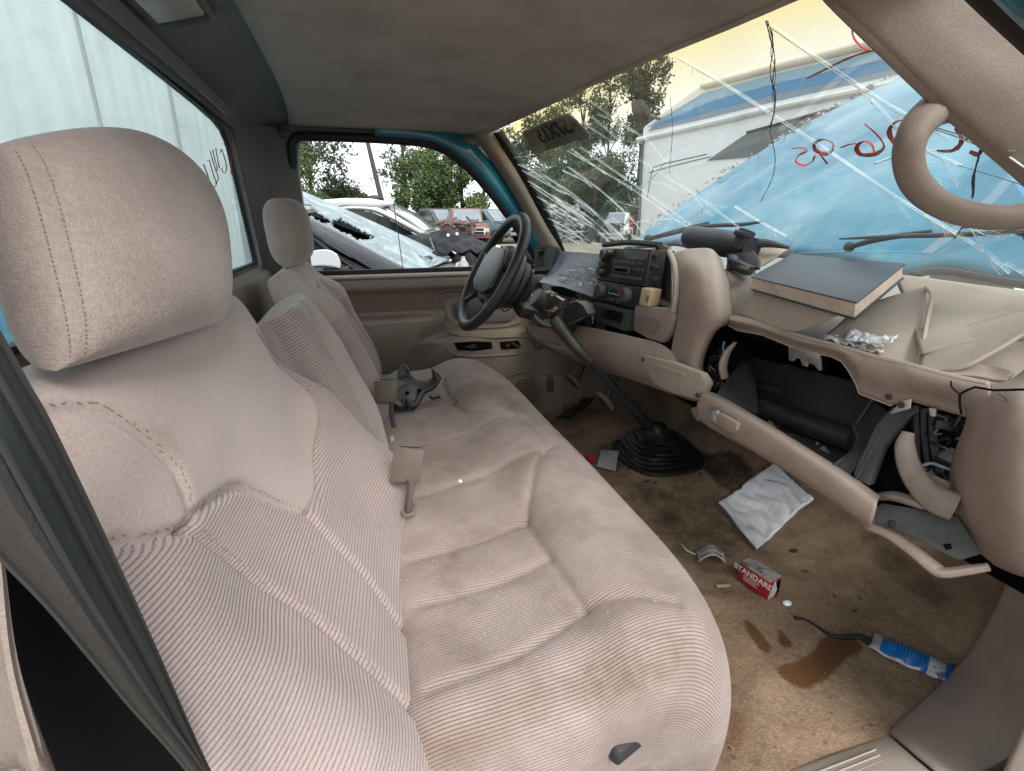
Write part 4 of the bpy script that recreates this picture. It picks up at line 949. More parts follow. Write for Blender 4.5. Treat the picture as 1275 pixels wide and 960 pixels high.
# shelf behind the rail
ne = [P(a, t_, X=.748) + V3((0, 0, -.010)) for a, t_ in zip(xs_, ty)]
near = [tuple(ne[int(i)]) for i in np.linspace(0, N_ - 1, 9)] + [(.76, -.80, 1.262)]
far = [(1.02, .10, 1.275), (1.04, 0, 1.275), (1.045, -.1, 1.276), (1.045, -.22, 1.277), (1.04, -.34, 1.278), (1.035, -.44, 1.279), (1.02, -.54, 1.28), (1.0, -.63, 1.285), (.97, -.71, 1.29), (.95, -.78, 1.295)]
mid = [tuple(V3(a) * .5 + V3(b) * .5 + V3((0, 0, -.018))) for a, b in zip(near, far)]
add('dash_shelf', s_loft([near, mid, far], 50, 24), M['tan_dusty'], dash, thick=.005, label='dusty tan dash top under the broken pieces')
panel('shelf_hump', [[(1112, 340, .965), (1200, 352, .975), (1330, 369, .96)], [(1130, 385, .88), (1215, 385, .90), (1330, 388, .90)], [(1146, 440, .775), (1220, 425, .81), (1330, 418, .83)]], M['tan_dusty'])
panel('shelf_recess', [[(904, 330, .87), (925, 326, .90), (938, 330, .92)], [(906, 352, .83), (928, 350, .86), (944, 352, .90)], [(908, 380, .78), (926, 376, .80), (942, 372, .86)], [(906, 397, .75), (922, 396, .76), (940, 400, .78)]], M['tan_dark'])
panel('shelf_tray', [[(1172, 463, .75), (1208, 452, .80), (1232, 455, .82), (1262, 462, .78)], [(1185, 466, .745), (1215, 468, .745), (1240, 472, .745), (1252, 473, .745)]], M['tan'])
# torn vent housings
sl('vent_housing', [(888, 416, .80), (907, 408, .79), (916, 424, .80), (905, 455, .80), (898, 488, .78), (884, 484, .78), (880, 455, .79)], (.06, 0, 0), M['void'], bevel=0, smooth=False)
add('vent_arch', s_tube(PX([(915, 427, .735), (905, 440, .73), (900, 456, .728), (902, 470, .735)]), [.006, .011, .012, .010], 10, 24, flat=.6), M['tan'], dash)
add('vent_arch', s_tube(PX([(1131, 538, .72), (1127, 556, .715), (1132, 580, .715), (1146, 604, .72), (1166, 622, .73), (1190, 632, .74)]), [.007, .012, .014, .016, .02, .02], 12, 40, flat=.55), M['tan_dark'], dash)
sl('vent_ledge', [(1148, 586, .735), (1160, 592, .735), (1180, 600, .75), (1186, 622, .75), (1160, 612, .735)], (.006, 0, 0), M['tan_dark'])
panel('end_duct', [[(1136, 505, .86), (1170, 514, .88), (1205, 525, .88)], [(1138, 550, .86), (1170, 560, .90), (1195, 560, .88)], [(1146, 590, .82), (1166, 598, .84), (1190, 604, .82)]], M['black'])
for k, (a, b) in enumerate(((1141, 520), (1150, 522), (1160, 528))):
    add('harness', s_tube(PX([(a, b - 14, .80), (a + 1, b + 20, .80), (a + 3 + k * 3, b + 60, .80)]), .006, 6, 16), M['rubber'], dash)
add('harness', s_tube(PX([(1148, 580, .75), (1160, 577, .76), (1175, 582, .76), (1188, 586, .78)]), .0022, 6, 16), M['gauge'], dash)
for k in range(9):
    a, b = random.uniform(886, 902), random.uniform(418, 480)
    add('harness', s_tube(PX([(a, b, .78), (a + random.uniform(-8, 8), b + 10, .775), (a + random.uniform(-8, 8), b + 22, .785)]), .0025, 5, 10), M['gauge'] if k == 3 else M['rubber'], dash)
# grey steel bracket above the bin
sl('latch_bracket', [(981, 428, .748), (998, 434, .748), (1021, 442, .748), (1022, 462, .748), (1018, 461, .748), (1014, 455, .748), (1006, 452, .748), (1005, 457, .748), (998, 455, .748), (996, 447, .748), (990, 446, .748), (988, 450, .748), (982, 449, .748)], (.004, 0, 0), M['metal'], bevel=.001)
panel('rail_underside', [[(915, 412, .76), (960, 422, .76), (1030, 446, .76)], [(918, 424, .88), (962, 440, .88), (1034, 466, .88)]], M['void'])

# ------------------------------------------------------------------ glove box (a thing of its own, hanging open)
glove = thing('glove_box', 'open black glove box bin with tan lid hanging below the dash', 'glove box')
def gp(name, pts, vec, m_, bevel=.002, label=None): return add(name, s_slab(PX(pts), vec, bevel), m_, glove, label=label)
gp('bin_wall', [(929, 444, .86), (893, 492, .70), (897, 505, .70), (945, 515, .74), (941, 470, .84)], (.0, .006, 0), M['black'])
gp('bin_wall', [(929, 444, .88), (985, 455, .88), (1064, 476, .88), (1085, 498, .87), (1068, 545, .83), (1060, 570, .80), (945, 515, .83), (940, 480, .86)], (.008, 0, 0), M['black'])
gp('bin_floor', [(945, 515, .83), (1065, 560, .82), (1040, 585, .70), (935, 524, .70)], (0, 0, -.006), M['black'])
add('bin_tube', s_tube(PX([(942, 506, .80), (985, 521, .80), (1030, 537, .80), (1066, 549, .80)]), .023, 16, 20), M['black_soft'], glove)
add('bin_tube', s_tube(PX([(942, 480, .85), (960, 484, .85), (975, 489, .85)]), .006, 10, 8), M['black'], glove)
gp('bin_wall', [(1086, 497, .83), (1070, 522, .80), (1064, 530, .80), (1068, 545, .79), (1062, 562, .76), (1039, 579, .70), (1058, 592, .70), (1085, 560, .76), (1108, 515, .82)], (0, .004, 0), M['black'])
add('bin_edge', s_tube(PX([(1086, 497, .825), (1070, 522, .795), (1063, 531, .795), (1068, 546, .785), (1061, 562, .755), (1039, 579, .695)]), .0022, 6, 40), M['darkgrey'], glove)
gp('bin_bracket', [(1110, 507, .76), (1090, 530, .74), (1062, 590, .70), (1066, 598, .70), (1082, 605, .70), (1098, 560, .73), (1128, 520, .75), (1138, 514, .76), (1136, 505, .77)], (.012, 0, 0), M['darkgrey'])
add('bin_edge', s_tube(PX([(1112, 517, .742), (1098, 538, .728), (1082, 568, .71), (1066, 597, .693)]), .0008, 6, 30), M['darkgrey'], glove)
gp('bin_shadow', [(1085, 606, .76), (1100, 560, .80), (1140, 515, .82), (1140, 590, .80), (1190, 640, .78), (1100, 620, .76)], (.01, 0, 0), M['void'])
lid = add('glove_lid', s_loft([
    PX([(880, 486, .70), (900, 494, .70), (950, 523, .70), (1010, 560, .70), (1060, 592, .70), (1096, 617, .70)]),
    PX([(873, 490, .675), (896, 501, .672), (946, 530, .672), (1006, 568, .672), (1056, 601, .672), (1092, 627, .675)]),
    PX([(867, 507, .668), (888, 521, .665), (936, 551, .665), (998, 588, .665), (1048, 620, .665), (1086, 645, .668)]),
    PX([(872, 523, .675), (889, 534, .673), (934, 559, .673), (995, 596, .673), (1046, 630, .673), (1083, 656, .676)]),
    PX([(884, 533, .70), (900, 542, .70), (944, 566, .70), (1000, 600, .70), (1050, 634, .70), (1086, 659, .70)])], 50, 24), M['tan'], glove, thick=.004, label='long tan glove box lid tilted open')
h = [(884, 505), (891, 506), (917, 521), (922, 531), (919, 543), (911, 545), (888, 530), (881, 518)]
hd = add('latch_recess', s_slab([P(a, b, X=.6655) for a, b in h], (.002, 0, 0), .001), M['tan_dark'], lid)
add('latch', s_slab([P(a, b, X=.657) for a, b in ((889, 513), (897, 515), (918, 527), (916, 537), (908, 539), (890, 528))], (.010, 0, 0), .003), M['tan'], lid)
add('latch_key', s_slab([P(a, b, X=.655) for a, b in ((886, 512), (893, 511), (893, 516), (890, 517), (890, 526), (885, 523))], (.006, 0, 0), .001), M['gauge'], lid)
gp('lid_tab', [(859, 509, .70), (868, 506, .70), (872, 524, .70), (867, 524, .70)], (.01, 0, 0), M['tan'])
lf = add('lid_frame', [s_tube(PX([(1083, 655, .69), (1110, 667, .69), (1140, 688, .69), (1162, 706, .69), (1175, 713, .69), (1203, 710, .70), (1231, 706, .71)]), [.010, .010, .011, .012, .011, .010, .008], 10, 40, flat=.6), s_tube(PX([(1096, 618, .73), (1115, 618, .73), (1150, 628, .73), (1177, 637, .73)]), [.010, .012, .012, .006], 10, 24, flat=.6)], M['tan'], glove)
gp('grey_liner', [(1086, 634, .70), (1098, 626, .72), (1140, 634, .73), (1167, 641, .74), (1192, 640, .77), (1206, 664, .76), (1222, 687, .74), (1192, 697, .71), (1150, 675, .70), (1108, 656, .69), (1090, 650, .69)], (.006, 0, -.004), M['slate'], label='slate grey fibre liner inside the broken lid')
gp('liner_hole', [(1174, 678, .708), (1184, 677, .712), (1186, 683, .709), (1178, 685, .705)], (-.001, 0, 0.001), M['void'], bevel=0)
sc_ = []
for _ in range(80):
    a = random.uniform(940, 1036); c = P(a, 524 + .55 * (a - 940) + random.uniform(-5, 7), X=random.uniform(.75, .79))
    sc_.append(s_slab([c + V3((random.uniform(-.02, .02), random.uniform(-.02, .02), random.uniform(-.004, .008))) for _ in range(3)], (0, 0, .001)))
M['scrap'] = mat('paper_scrap', (.3, .25, .2), .9, var=(.1, .08, .07), vscale=60)
add('paper_scraps', sc_, M['scrap'], glove, smooth=False, kind='stuff')

# loose wiring, connectors and broken clips in the cavities
rwz = random.Random(15); WM = [M['rubber'], M['darkgrey'], M['rubber'], mat('wire_tan', (.2, .14, .08), .5), mat('wire_dull_red', (.05, .014, .014), .5), mat('wire_grey', (.2, .2, .2), .5)]
for zone, n_ in (((1140, 1200, 512, 592, .80), 9), ((884, 906, 414, 484, .76), 8), ((1100, 1180, 560, 628, .79), 5), ((684, 738, 372, 402, .66), 12)):
    for _ in range(n_):
        a, b = rwz.uniform(zone[0], zone[1]), rwz.uniform(zone[2], zone[3]); q_ = []
        for k in range(5):
            q_.append((a, b, zone[4] + rwz.uniform(-.02, .02))); a = min(max(a + rwz.uniform(-16, 16), zone[0]), zone[1]); b = min(max(b + rwz.uniform(-14, 18), zone[2]), zone[3])
        add('wire', s_tube(PX(q_), rwz.uniform(.0012, .0032), 6, 22), rwz.choice(WM), dash)
    for _ in range(max(2, n_ // 5)):
        add('connector', s_box(P(rwz.uniform(zone[0], zone[1]), rwz.uniform(zone[2], zone[3]), X=zone[4] - .01), (.018, .022, .013), (rwz.random(), rwz.random(), rwz.random()), .002), rwz.choice([M['black'], M['darkgrey'], M['gauge'], M['black']]), dash)
for a, b, x in ((1160, 513, .74),):
    add('clip', s_slab(PX([(a - 4, b - 5, x), (a + 4, b - 4, x), (a + 3, b + 6, x), (a - 2, b + 5, x)]), (.004, 0, 0), .001), M['raw_edge'], dash)
for a, b, x in ((852, 470, .6875), (800, 448, .654), (868, 492, .6665), (1110, 652, .69)):
    add('screw', s_rev(P(a, b, X=x), (-1, 0, 0), [(.005, -.002), (.005, .001), (.003, .0018), (0, .0018)], 10), M['steel_dark'], dash)
# ------------------------------------------------------------------ steering wheel and column
wheel = thing('steering_wheel', 'black leather steering wheel on a stripped column', 'steering wheel')
WC = V3((.392, .38, 1.288)); ax = V3((-.30, 0, .17)).normalized(); upv = V3((.17, 0, .30)).normalized(); sd_v = V3((0, 1, 0))
def wp(u, v, n=0): return WC + sd_v * u + upv * v + ax * n
RW = .178
add('rim', s_tube([wp(RW * math.cos(a), RW * math.sin(a)) for a in np.linspace(0, 2 * math.pi, 64, endpoint=False)], .0165, 12, closed=True, flat=.9), M['black_soft'], wheel)
for a0 in (18, 162, 222, 318):
    a = R(a0); e = (RW - .006) * math.cos(a), (RW - .006) * math.sin(a)
    add('spoke', s_tube([wp(e[0], e[1], 0), wp(e[0] * .75, e[1] * .75, -.012), wp(e[0] * .45, e[1] * .45, -.01)], [.013, .017, .024], 10, 14, flat=.55), M['black_soft'], wheel)
add('hub_pad', s_rev(wp(0, .0, -.03), ax, [(.0, -.05), (.07, -.05), (.096, -.03), (.098, .01), (.088, .028), (.055, .038), (0, .041)], 28), M['black_soft'], wheel)
add('airbag_cover', s_slab([wp(u * .11, v * .075 + .004, .004) for u, v in ((-.9, -.7), (-.5, -1), (.5, -1), (.9, -.7), (1, .4), (.6, .95), (-.6, .95), (-1, .4))], ax * .012, .006), M['black_soft'], wheel)
add('wheel_switch', s_slab([wp(-.085 + u * .02, .0 + v * .045, .006) for u, v in ((-1, -1), (1, -1), (1, 1), (-1, 1))], ax * .006, .003), M['darkgrey'], wheel)
add('column_shroud', s_tube([wp(0, 0, -.05), wp(0, -.003, -.09), wp(0, -.006, -.13)], [.080, .078, .04], 22, 12), M['black_soft'], wheel)
add('column', s_tube([wp(0, 0, -.16), wp(0, -.02, -.33), wp(0, -.05, -.62)], [.030, .030, .024], 14, 12), M['black'], wheel)
add('shroud_seam', s_tube([wp(.086 * math.cos(a), .086 * math.sin(a), -.088) for a in np.linspace(0, 2 * math.pi, 30, endpoint=False)], .002, 5, closed=True), M['void'], wheel)
# stripped ignition hardware
def cpx(px, py, X=.60): return P(px, py, X=X - .045)
ig = add('ignition_switch', s_rev(cpx(672, 369, .60), (-.8, -.55, .2), [(.0, -.04), (.020, -.04), (.020, .0), (.015, .004), (.013, .012), (.004, .013), (0, .010)], 20), M['metal'], wheel)
add('lock_cylinder', s_rev(cpx(666, 372, .59), (-.8, -.5, .3), [(.018, -.03), (.018, 0), (.012, .002), (.011, -.004), (0, -.004)], 18), M['metal'], wheel)
add('ignition_plate', s_slab([cpx(*q) for q in ((659, 366, .605), (676, 371, .605), (670, 383, .60), (657, 377, .60))], (.02, .01, 0), .002), M['metal'], wheel)
add('column_bracket', s_slab([cpx(*q) for q in ((680, 369, .61), (690, 368, .61), (700, 374, .62), (698, 384, .62), (690, 390, .61), (681, 386, .61))], (.015, .005, 0), .002), M['metal'], wheel)
add('column_casting', [s_box(cpx(686 + random.uniform(-14, 10), 376 + random.uniform(-10, 12), .625), (.025, .03, .016), (random.random(), random.random(), random.random()), .003) for _ in range(14)], M['metal'], wheel, kind='stuff')
add('switch_block', s_slab([cpx(*q) for q in ((665, 390, .60), (675, 384, .595), (683, 388, .595), (683, 395, .60), (674, 399, .60))], (.03, .02, 0), .003), M['darkgrey'], wheel)
add('plastic_shard', s_slab([cpx(*q) for q in ((684, 386, .585), (691, 382, .585), (693, 384, .585), (688, 389, .585))], (.004, 0, 0), .001), M['cream'], wheel)
add('column_cover', s_slab([cpx(*q) for q in ((701, 384, .60), (710, 376, .61), (718, 375, .61), (726, 380, .615), (732, 391, .615), (718, 396, .61), (704, 402, .60), (696, 404, .595), (700, 394, .60))], (.03, .01, 0), .003), M['black'], wheel)
add('column_pan', s_loft([PX([(662, 388, .62), (672, 402, .61), (690, 408, .61), (712, 404, .62), (734, 392, .63)]), PX([(668, 382, .70), (680, 392, .70), (700, 396, .70), (716, 392, .70), (734, 384, .70)])], 20, 6), M['black'], wheel, thick=.004)
add('cover_rib', [s_tube(PX([(704 + 7 * k, 380, .603), (708 + 7 * k, 396 - 2 * k, .598)]), .0025, 5) for k in range(4)], M['black'], wheel)
add('stalk_socket', s_box(P(653, 386, Y=.33), (.05, .05, .035), (.4, .3, .3), .004), M['black'], wheel)

# ------------------------------------------------------------------ gear lever
gear = thing('gear_lever', 'long black gear lever rising from a pleated rubber boot', 'gear lever')
base = fl(820, 567, .0); base = V3((base.x, base.y, floor_z(base.x, base.y)))
tip = V3((.512, .145, 1.17))
k1 = P(715, 432, X=.575)
pth = [P(690, 397, X=.515), P(696, 406, X=.525), P(717, 432, X=.56), P(735, 449, X=.60)]
add('lever_grip', s_tube(pth, [.015, .0185, .0165, .0145], 14, 20), M['black_soft'], gear)
yt = pth[-1]
e = P(812, 536, X=base.x - .005)
M['lever'] = mat('lever_sleeve', (.03, .033, .038), .42, var=(.022, .024, .028), vscale=12)
add('lever_rod', s_tube([yt, yt * .5 + e * .5, e], [.0115, .0125, .016], 12, 20), M['lever'], gear)
m0 = yt * .30 + e * .70
add('lever_sleeve', s_tube([m0, m0 * .5 + e * .5, e], [.0145, .0175, .021], 12, 10), M['black_soft'], gear)
rings = []
def squircle(c, prof, n=64, p=3.2, tilt=V3((-.10, .02, 1))):
    V = []; F = []; rb = random.Random(2); ph = [rb.uniform(0, 6) for _ in prof]
    for j, (r, h) in enumerate(prof):
        for k in range(n):
            a = 2 * math.pi * k / n; f = (abs(math.cos(a)) ** p + abs(math.sin(a)) ** p) ** (-1 / p); rr = r * (1 + (f - 1) * min(1, r / .09)) * (1 + .012 * math.sin(5 * a + ph[j]))
            V.append(tuple(c + V3((rr * math.cos(a), rr * math.sin(a), 0)) + tilt * (h + .004 * math.sin(3 * a + ph[j] * .5) * (h > .01))))
    for j in range(len(prof) - 1):
        for k in range(n): F.append((j * n + k, j * n + (k + 1) % n, (j + 1) * n + (k + 1) % n, (j + 1) * n + k))
    F.append(tuple((len(prof) - 1) * n + k for k in range(n)))
    return V, F
pf = []
for k in range(6):
    R0 = .112 - .0028 * k - .0012 * k * k; z0 = .006 + .0105 * k
    pf += [(R0 - .015, z0), (R0 - .004, z0 + .002), (R0, z0 + .005), (R0 - .004, z0 + .008), (R0 - .017, z0 + .010)]
pf += [(.052, .072), (.034, .076), (.026, .09), (.022, .105)]
M['boot'] = mat('gear_boot_rubber', (.010, .010, .011), .38, var=(.016, .016, .016), vscale=20, grain=.15, gscale=200, dust=(.03, .027, .024))
bt = add('boot', squircle(base, pf), M['boot'], gear, ang=85)
V = []
n = 40; cc = base
add('boot_flange', s_slab([V3((cc.x + .13 * math.copysign(abs(math.cos(a)) ** .7, math.cos(a)), cc.y + .13 * math.copysign(abs(math.sin(a)) ** .7, math.sin(a)) + .01, floor_z(cc.x + .13 * math.cos(a), cc.y + .13 * math.sin(a)) + .012)) for a in np.linspace(0, 2 * math.pi, 28, endpoint=False)], (0, 0, -.02), .003), M['rubber'], gear)

# ------------------------------------------------------------------ dome lamp, belts and buckles
lamp = thing('dome_lamp', 'rectangular dome lamp with a dull lens on the dark rear header', 'dome lamp')
q = [(-.250, -.34, 1.7195), (-.165, -.34, 1.742), (-.165, -.13, 1.742), (-.250, -.13, 1.7195)]
nrm = (V3(q[1]) - V3(q[0])).cross(V3(q[2]) - V3(q[1])).normalized(); nrm = -nrm if nrm.z > 0 else nrm
add('lamp_bezel', s_slab([V3(a) + nrm * -.004 for a in q], nrm * .016, .004), M['trim_grey'], lamp)
def lq(u0, v0, u1, v1): return [V3(q[0]) + (V3(q[1]) - V3(q[0])) * u + (V3(q[3]) - V3(q[0])) * v + nrm * .010 for u, v in ((u0, v0), (u1, v0), (u1, v1), (u0, v1))]
add('lamp_lens', s_slab(lq(.14, .0, .88, .78), nrm * .010, .004), M['dome'], lamp)
add('lamp_switch', s_slab(lq(.14, .84, .88, .97), nrm * .006, .002), M['darkgrey'], lamp)

M['belt_warm'] = mat('belt_webbing_warm', (.028, .025, .023), .85, var=(.036, .032, .029), vscale=8, grain=.3, gscale=400)
belt = thing('seat_belt', 'slack dark seat belt hanging beside the near passenger backrest', 'seat belt')
def strap(rows, name, m_='belt', lab=None):
    G = loft_pts(rows, 7, 60)
    return add(name, s_grid(G), M[m_], belt, thick=.0016, label=lab)
def by(px, py, y): return tuple(P(px, py, Y=y - .055))
BR = [(-60, 330), (-20, 385), (35, 482), (64, 534), (134, 680), (192, 808), (251, 942), (300, 1040)]
BF = [(-60, 450), (0, 552), (35, 616), (75, 688), (117, 761), (192, 878), (239, 942), (300, 1030)]
BL = [(-60, 600), (-20, 665), (0, 692), (58, 752), (117, 822), (165, 880), (214, 934), (290, 1025)]
strap([[by(BF[i][0] - 12, BF[i][1] - 14, -.81), by((BF[i][0] + BR[i][0]) / 2, (BF[i][1] + BR[i][1]) / 2, -.80), by(*BR[i], -.785)] for i in range(8)], 'webbing', lab='wide grey belt webbing next to the backrest')
strap([[by(*BL[i], -.83), by((BF[i][0] + BL[i][0]) / 2, (BF[i][1] + BL[i][1]) / 2, -.838), by(*BF[i], -.83)] for i in range(8)], 'webbing', 'belt_warm', lab='outer brownish fold of the belt webbing')
add('gap_shade_panel', s_slab([P(a, b, Y=-.835) for a, b in ((-60, 500), (0, 600), (60, 720), (130, 810), (240, 975), (40, 985), (-10, 860), (-60, 760))], (0, .02, 0), .004), M['void'], belt, label='black sheet standing in for the shaded gap behind the belt')  # sheet added to paint the deep shade between seat and pillar
M['stitch'] = mat('belt_stitch', (.03, .029, .027), .85)
for rows in ([by(*q_, -.786) for q_ in BR], [by(*q_, -.831) for q_ in BF], [by(*q_, -.831) for q_ in BL], [by(BR[k_][0] * .6 + BF[k_][0] * .4, BR[k_][1] * .6 + BF[k_][1] * .4, -.802) for k_ in range(8)]):
    add('belt_edge', s_tube(rows, .0013, 5, 40), M['stitch'], belt)

BUK = dict(tan=mat('buckle_tan', (.16, .122, .108), .55, var=(.16, .125, .108), vscale=20, grain=.1), olive=mat('buckle_olive', (.16, .135, .095), .55, var=(.13, .11, .08), vscale=20, grain=.1))
def buckle(px, py, pts, m_, label, stem):
    t = thing('belt_buckle', label, 'belt buckle', 'belt buckles standing between cushion and backrest')
    fr = [P(a, b, Y=c) for a, b, c in pts]
    add('buckle_body', s_slab(fr, (-.022, .010, -.004), .005, 3), m_, t)
    add('buckle_stem', s_tube(PY(stem), .0065 if m_ is BUK['olive'] else .0125, 10, 14, flat=.5), M['darkgrey'] if m_ is BUK['olive'] else m_, t)
    c = (fr[0] + fr[1]) / 2
    add('buckle_slot', s_slab([fr[0] * .85 + fr[1] * .15 + V3((-.004, .002, .0006)), fr[1] * .85 + fr[0] * .15 + V3((-.004, .002, .0006)), fr[1] * .85 + fr[0] * .15 + V3((-.014, .006, .0006)), fr[0] * .85 + fr[1] * .15 + V3((-.014, .006, .0006))], (0, 0, .0012)), M['void'], t)
    b = P(stem[-1][0], stem[-1][1], Y=stem[-1][2])
    add('buckle_grommet', s_tube([b + V3((.013 * math.cos(a), .021 * math.sin(a), .001 + .002 * math.cos(a))) for a in np.linspace(0, 2 * math.pi, 20, endpoint=False)], .0024, 6, closed=True), M['tan_dark'], t)
buckle(510, 585, [(505, 557, -.315), (531, 559, -.315), (524, 603, -.315), (499, 601, -.315)], BUK['tan'], 'wide tan buckle leaning over the near cushion hole', [(512, 598, -.322), (510, 616, -.322), (508, 634, -.315)])
buckle(486, 490, [(476, 473, .12), (496, 474, .12), (495, 503, .12), (477, 502, .12)], BUK['olive'], 'upright olive buckle on a bent dark stem near the black bracket', [(487, 500, .12), (488, 520, .115), (494, 543, .10)])
# ------------------------------------------------------------------ loose things
def rot_slab(name, pts3, vec, m_, par, bevel=.001): return add(name, s_slab(pts3, vec, bevel), m_, par)
# book on the dash
bk = thing('book', 'thick dark grey covered book lying on the passenger dash', 'book')
A, B, C, D = V3((.752, -.278, 1.334)), V3((.700, -.556, 1.322)), V3((.965, -.415, 1.366)), V3((.985, -.145, 1.368))
B = P(1066, 378, X=.70); A = P(936, 346, X=.755)
C = P(1126, 330, X=.93); D = P(986, 318, X=.965)
n = (D - A).cross(B - A).normalized(); n = n if n.z > 0 else -n
cenb = (A + B + C + D) / 4
def bq(f, h): return [cenb + (p - cenb) * f + n * h for p in (A, B, C, D)]
add('front_cover', s_slab(bq(1.015, .0), n * .0028, .001), M['book'], bk)
add('pages', s_slab(bq(.985, -.022), n * .0218), M['pages'], bk, smooth=False)
add('back_cover', s_slab(bq(1.015, -.0252), n * .003, .001), M['book'], bk)
add('page_line', [s_tube([A * .985 + cenb * .015 - n * h, B * .985 + cenb * .015 - n * h], .0004, 4) for h in np.linspace(.004, .019, 6)], mat('page_shadow', (.42, .32, .25), .9), bk)
# broken trim flaps
def flap(rows, label, m_='tan_dusty', nu=30, nv=24):
    o = add('broken_trim', s_loft([PX(r) for r in rows], nu, nv), M[m_], None, thick=.005)
    return tag(o, label, 'broken trim', 'snapped pieces of dash trim')
flap([[(942, 357, .775), (965, 366, .76), (1005, 378, .74), (1052, 386, .73)], [(938, 372, .765), (960, 383, .75), (1002, 391, .735), (1052, 387, .73)], [(922, 392, .755), (948, 401, .742), (986, 412.6, .735), (1010, 407, .735), (1052, 390, .728)]], 'wavy tan flap curling out from under the book')
flap([[(1062, 386, .84), (1105, 370, .88), (1153, 357, .90)], [(1046, 402, .80), (1095, 402, .82), (1152, 390, .86)], [(1026, 420, .765), (1082, 434, .765), (1146, 440, .80)], [(1030, 424, .755), (1085, 442, .755), (1141, 455, .775)]], 'flat tan panel lying between the book and the dash crack')
add('broken_edge', s_tube(PX([(1153, 358, .895), (1160, 369, .875), (1154, 400, .84), (1147, 440, .79), (1142, 456, .772)]), .0035, 6, 20), M['raw_edge'], bpy.data.objects['broken_trim.001'])
flap([[(1150, 431, .80), (1175, 417, .83), (1200, 406, .85), (1236, 396, .87), (1280, 383, .89), (1340, 366, .9)], [(1147, 445, .775), (1180, 435, .79), (1215, 425, .81), (1250, 412, .83), (1285, 398, .85), (1340, 384, .87)], [(1144, 456, .758), (1170, 462, .752), (1202, 455, .76), (1240, 435, .79), (1280, 412, .82), (1340, 396, .84)]], 'long twisted tan strip at the far right of the dash')
flap([[(936, 313, .93), (958, 306, .96), (982, 309, .98)], [(934, 325, .91), (950, 321, .93), (966, 319, .94)], [(934, 334, .90), (942, 333, .90), (948, 331, .91)]], 'pointed tan trim corner behind the black tube')
# crumpled tissue
M['tissue'] = mat('tissue', (.78, .78, .77), .9, var=(.7, .7, .68), vscale=20, grain=.3, gscale=80)
tis = []; rt = random.Random(8)
for (x0, y0, x1, y1, wd) in ((1024, 423, 1078, 437, 9), (1052, 424, 1100, 434, 12), (1070, 431, 1112, 428, 8), (1060, 436, 1098, 441, 6)):
    Gt = []
    for v in np.linspace(0, 1, 7):
        Gt.append([tuple(P(x0 + (x1 - x0) * u + rt.uniform(-1.5, 1.5) + 4 * v, y0 + (y1 - y0) * u - wd * v + rt.uniform(-1.6, 1.6), X=.752 + .035 * v) + V3((0, 0, rt.uniform(0, .006)))) for u in np.linspace(0, 1, 12)])
    tis.append(s_grid(Gt))
tag(add('tissue', tis, M['tissue'], None, thick=.0006), 'torn white tissue lying along the dash rail lip', 'tissue')
# black tube with bracket on the dash
tb = thing('tube_housing', 'black tubular housing with a clamp lying on the dash centre', 'tube housing')
ctl = [P(862, 296, X=.90), P(900, 303, X=.90), P(936, 310, X=.90)]
add('tube_body', s_tube([ctl[0] + V3((0, .02, 0)), ctl[0], ctl[1], ctl[2]], [.018, .031, .034, .026], 20, 24), M['black_soft'], tb)
add('tube_tail', s_tube([P(930, 304, X=.91), P(955, 303, X=.93), P(982, 308, X=.95)], [.014, .010, .004], 10, 12), M['darkgrey'], tb)
add('clamp', [s_box(P(925, 299, X=.885), (.03, .03, .05), (.2, .3, .2), .004), s_box(P(926, 293, X=.885), (.034, .036, .012), (.2, .3, .2), .003)], M['black'], tb)
add('tube_bracket', s_loft([PX([(905, 316, .87), (925, 314, .87), (938, 312, .88)]), PX([(905, 330, .86), (928, 326, .86), (945, 322, .87)]), PX([(903, 337, .86), (928, 336, .85), (945, 334, .86)])], 12, 10), M['black'], tb, thick=.006)
add('tube_switch', [s_box(P(924, 333, X=.83), (.03, .045, .022), (.3, .1, .3), .004)], M['black'], tb)
add('switch_face', s_slab(PX([(917, 330, .815), (932, 333, .815), (931, 337, .815), (916, 334, .815)]), (.003, 0, 0), .0005), M['metal'], tb)
add('tube_knob', s_ball(P(913, 324, X=.84), .012, 8), M['darkgrey'], tb)
# black bracket on the seat
bb = thing('bracket', 'broken black plastic cradle bracket lying on the driver cushion', 'bracket')
def cz_(px, py, z): return P(px, py, Z=z)
add('bracket_plate', s_slab([cz_(*q) for q in ((478, 470, 1.01), (500, 457, 1.02), (512, 472, 1.0), (530, 474, .985), (545, 466, .99), (546, 476, .975), (532, 484, .965), (524, 498, .955), (516, 505, .95), (498, 505, .955), (480, 492, .98))], (0, 0, -.006), .002), M['darkgrey'], bb)
add('bracket_arm', s_loft([[tuple(cz_(*q)) for q in r] for r in ([(483, 467, 1.0), (503, 454, 1.03), (508, 463, 1.02), (520, 474, .99), (537, 472, .985), (537, 459, 1.02)], [(486, 478, .99), (503, 468, 1.01), (512, 472, 1.0), (524, 480, .975), (542, 480, .97), (547, 466, 1.0)])], 36, 8), M['black'], bb, thick=.006)
add('bracket_rim', s_tube([cz_(*q) for q in ((548, 470, .985), (540, 482, .97), (526, 490, .965), (518, 504, .955), (508, 506, .955))], .006, 8, 24), M['black'], bb)
[add('bracket_hole', s_slab([cz_(a + dx, b + dy, z) for dx, dy in ((-3, 0), (0, -2), (3, -1), (2, 2), (-1, 3))], (0, 0, .001)), M['void'], bb, smooth=False) for a, b, z in ((507, 489, .9775), (522, 486, .972))]
add('bracket_foot', [s_box(cz_(490 + 7 * k, 506 + random.uniform(-3, 3), .955), (.025, .03, .016), (random.random(), random.random(), random.random()), .003) for k in range(4)], M['black'], bb)
cl_ = thing('clip', 'small black clip beside the black bracket on the cushion', 'clip')
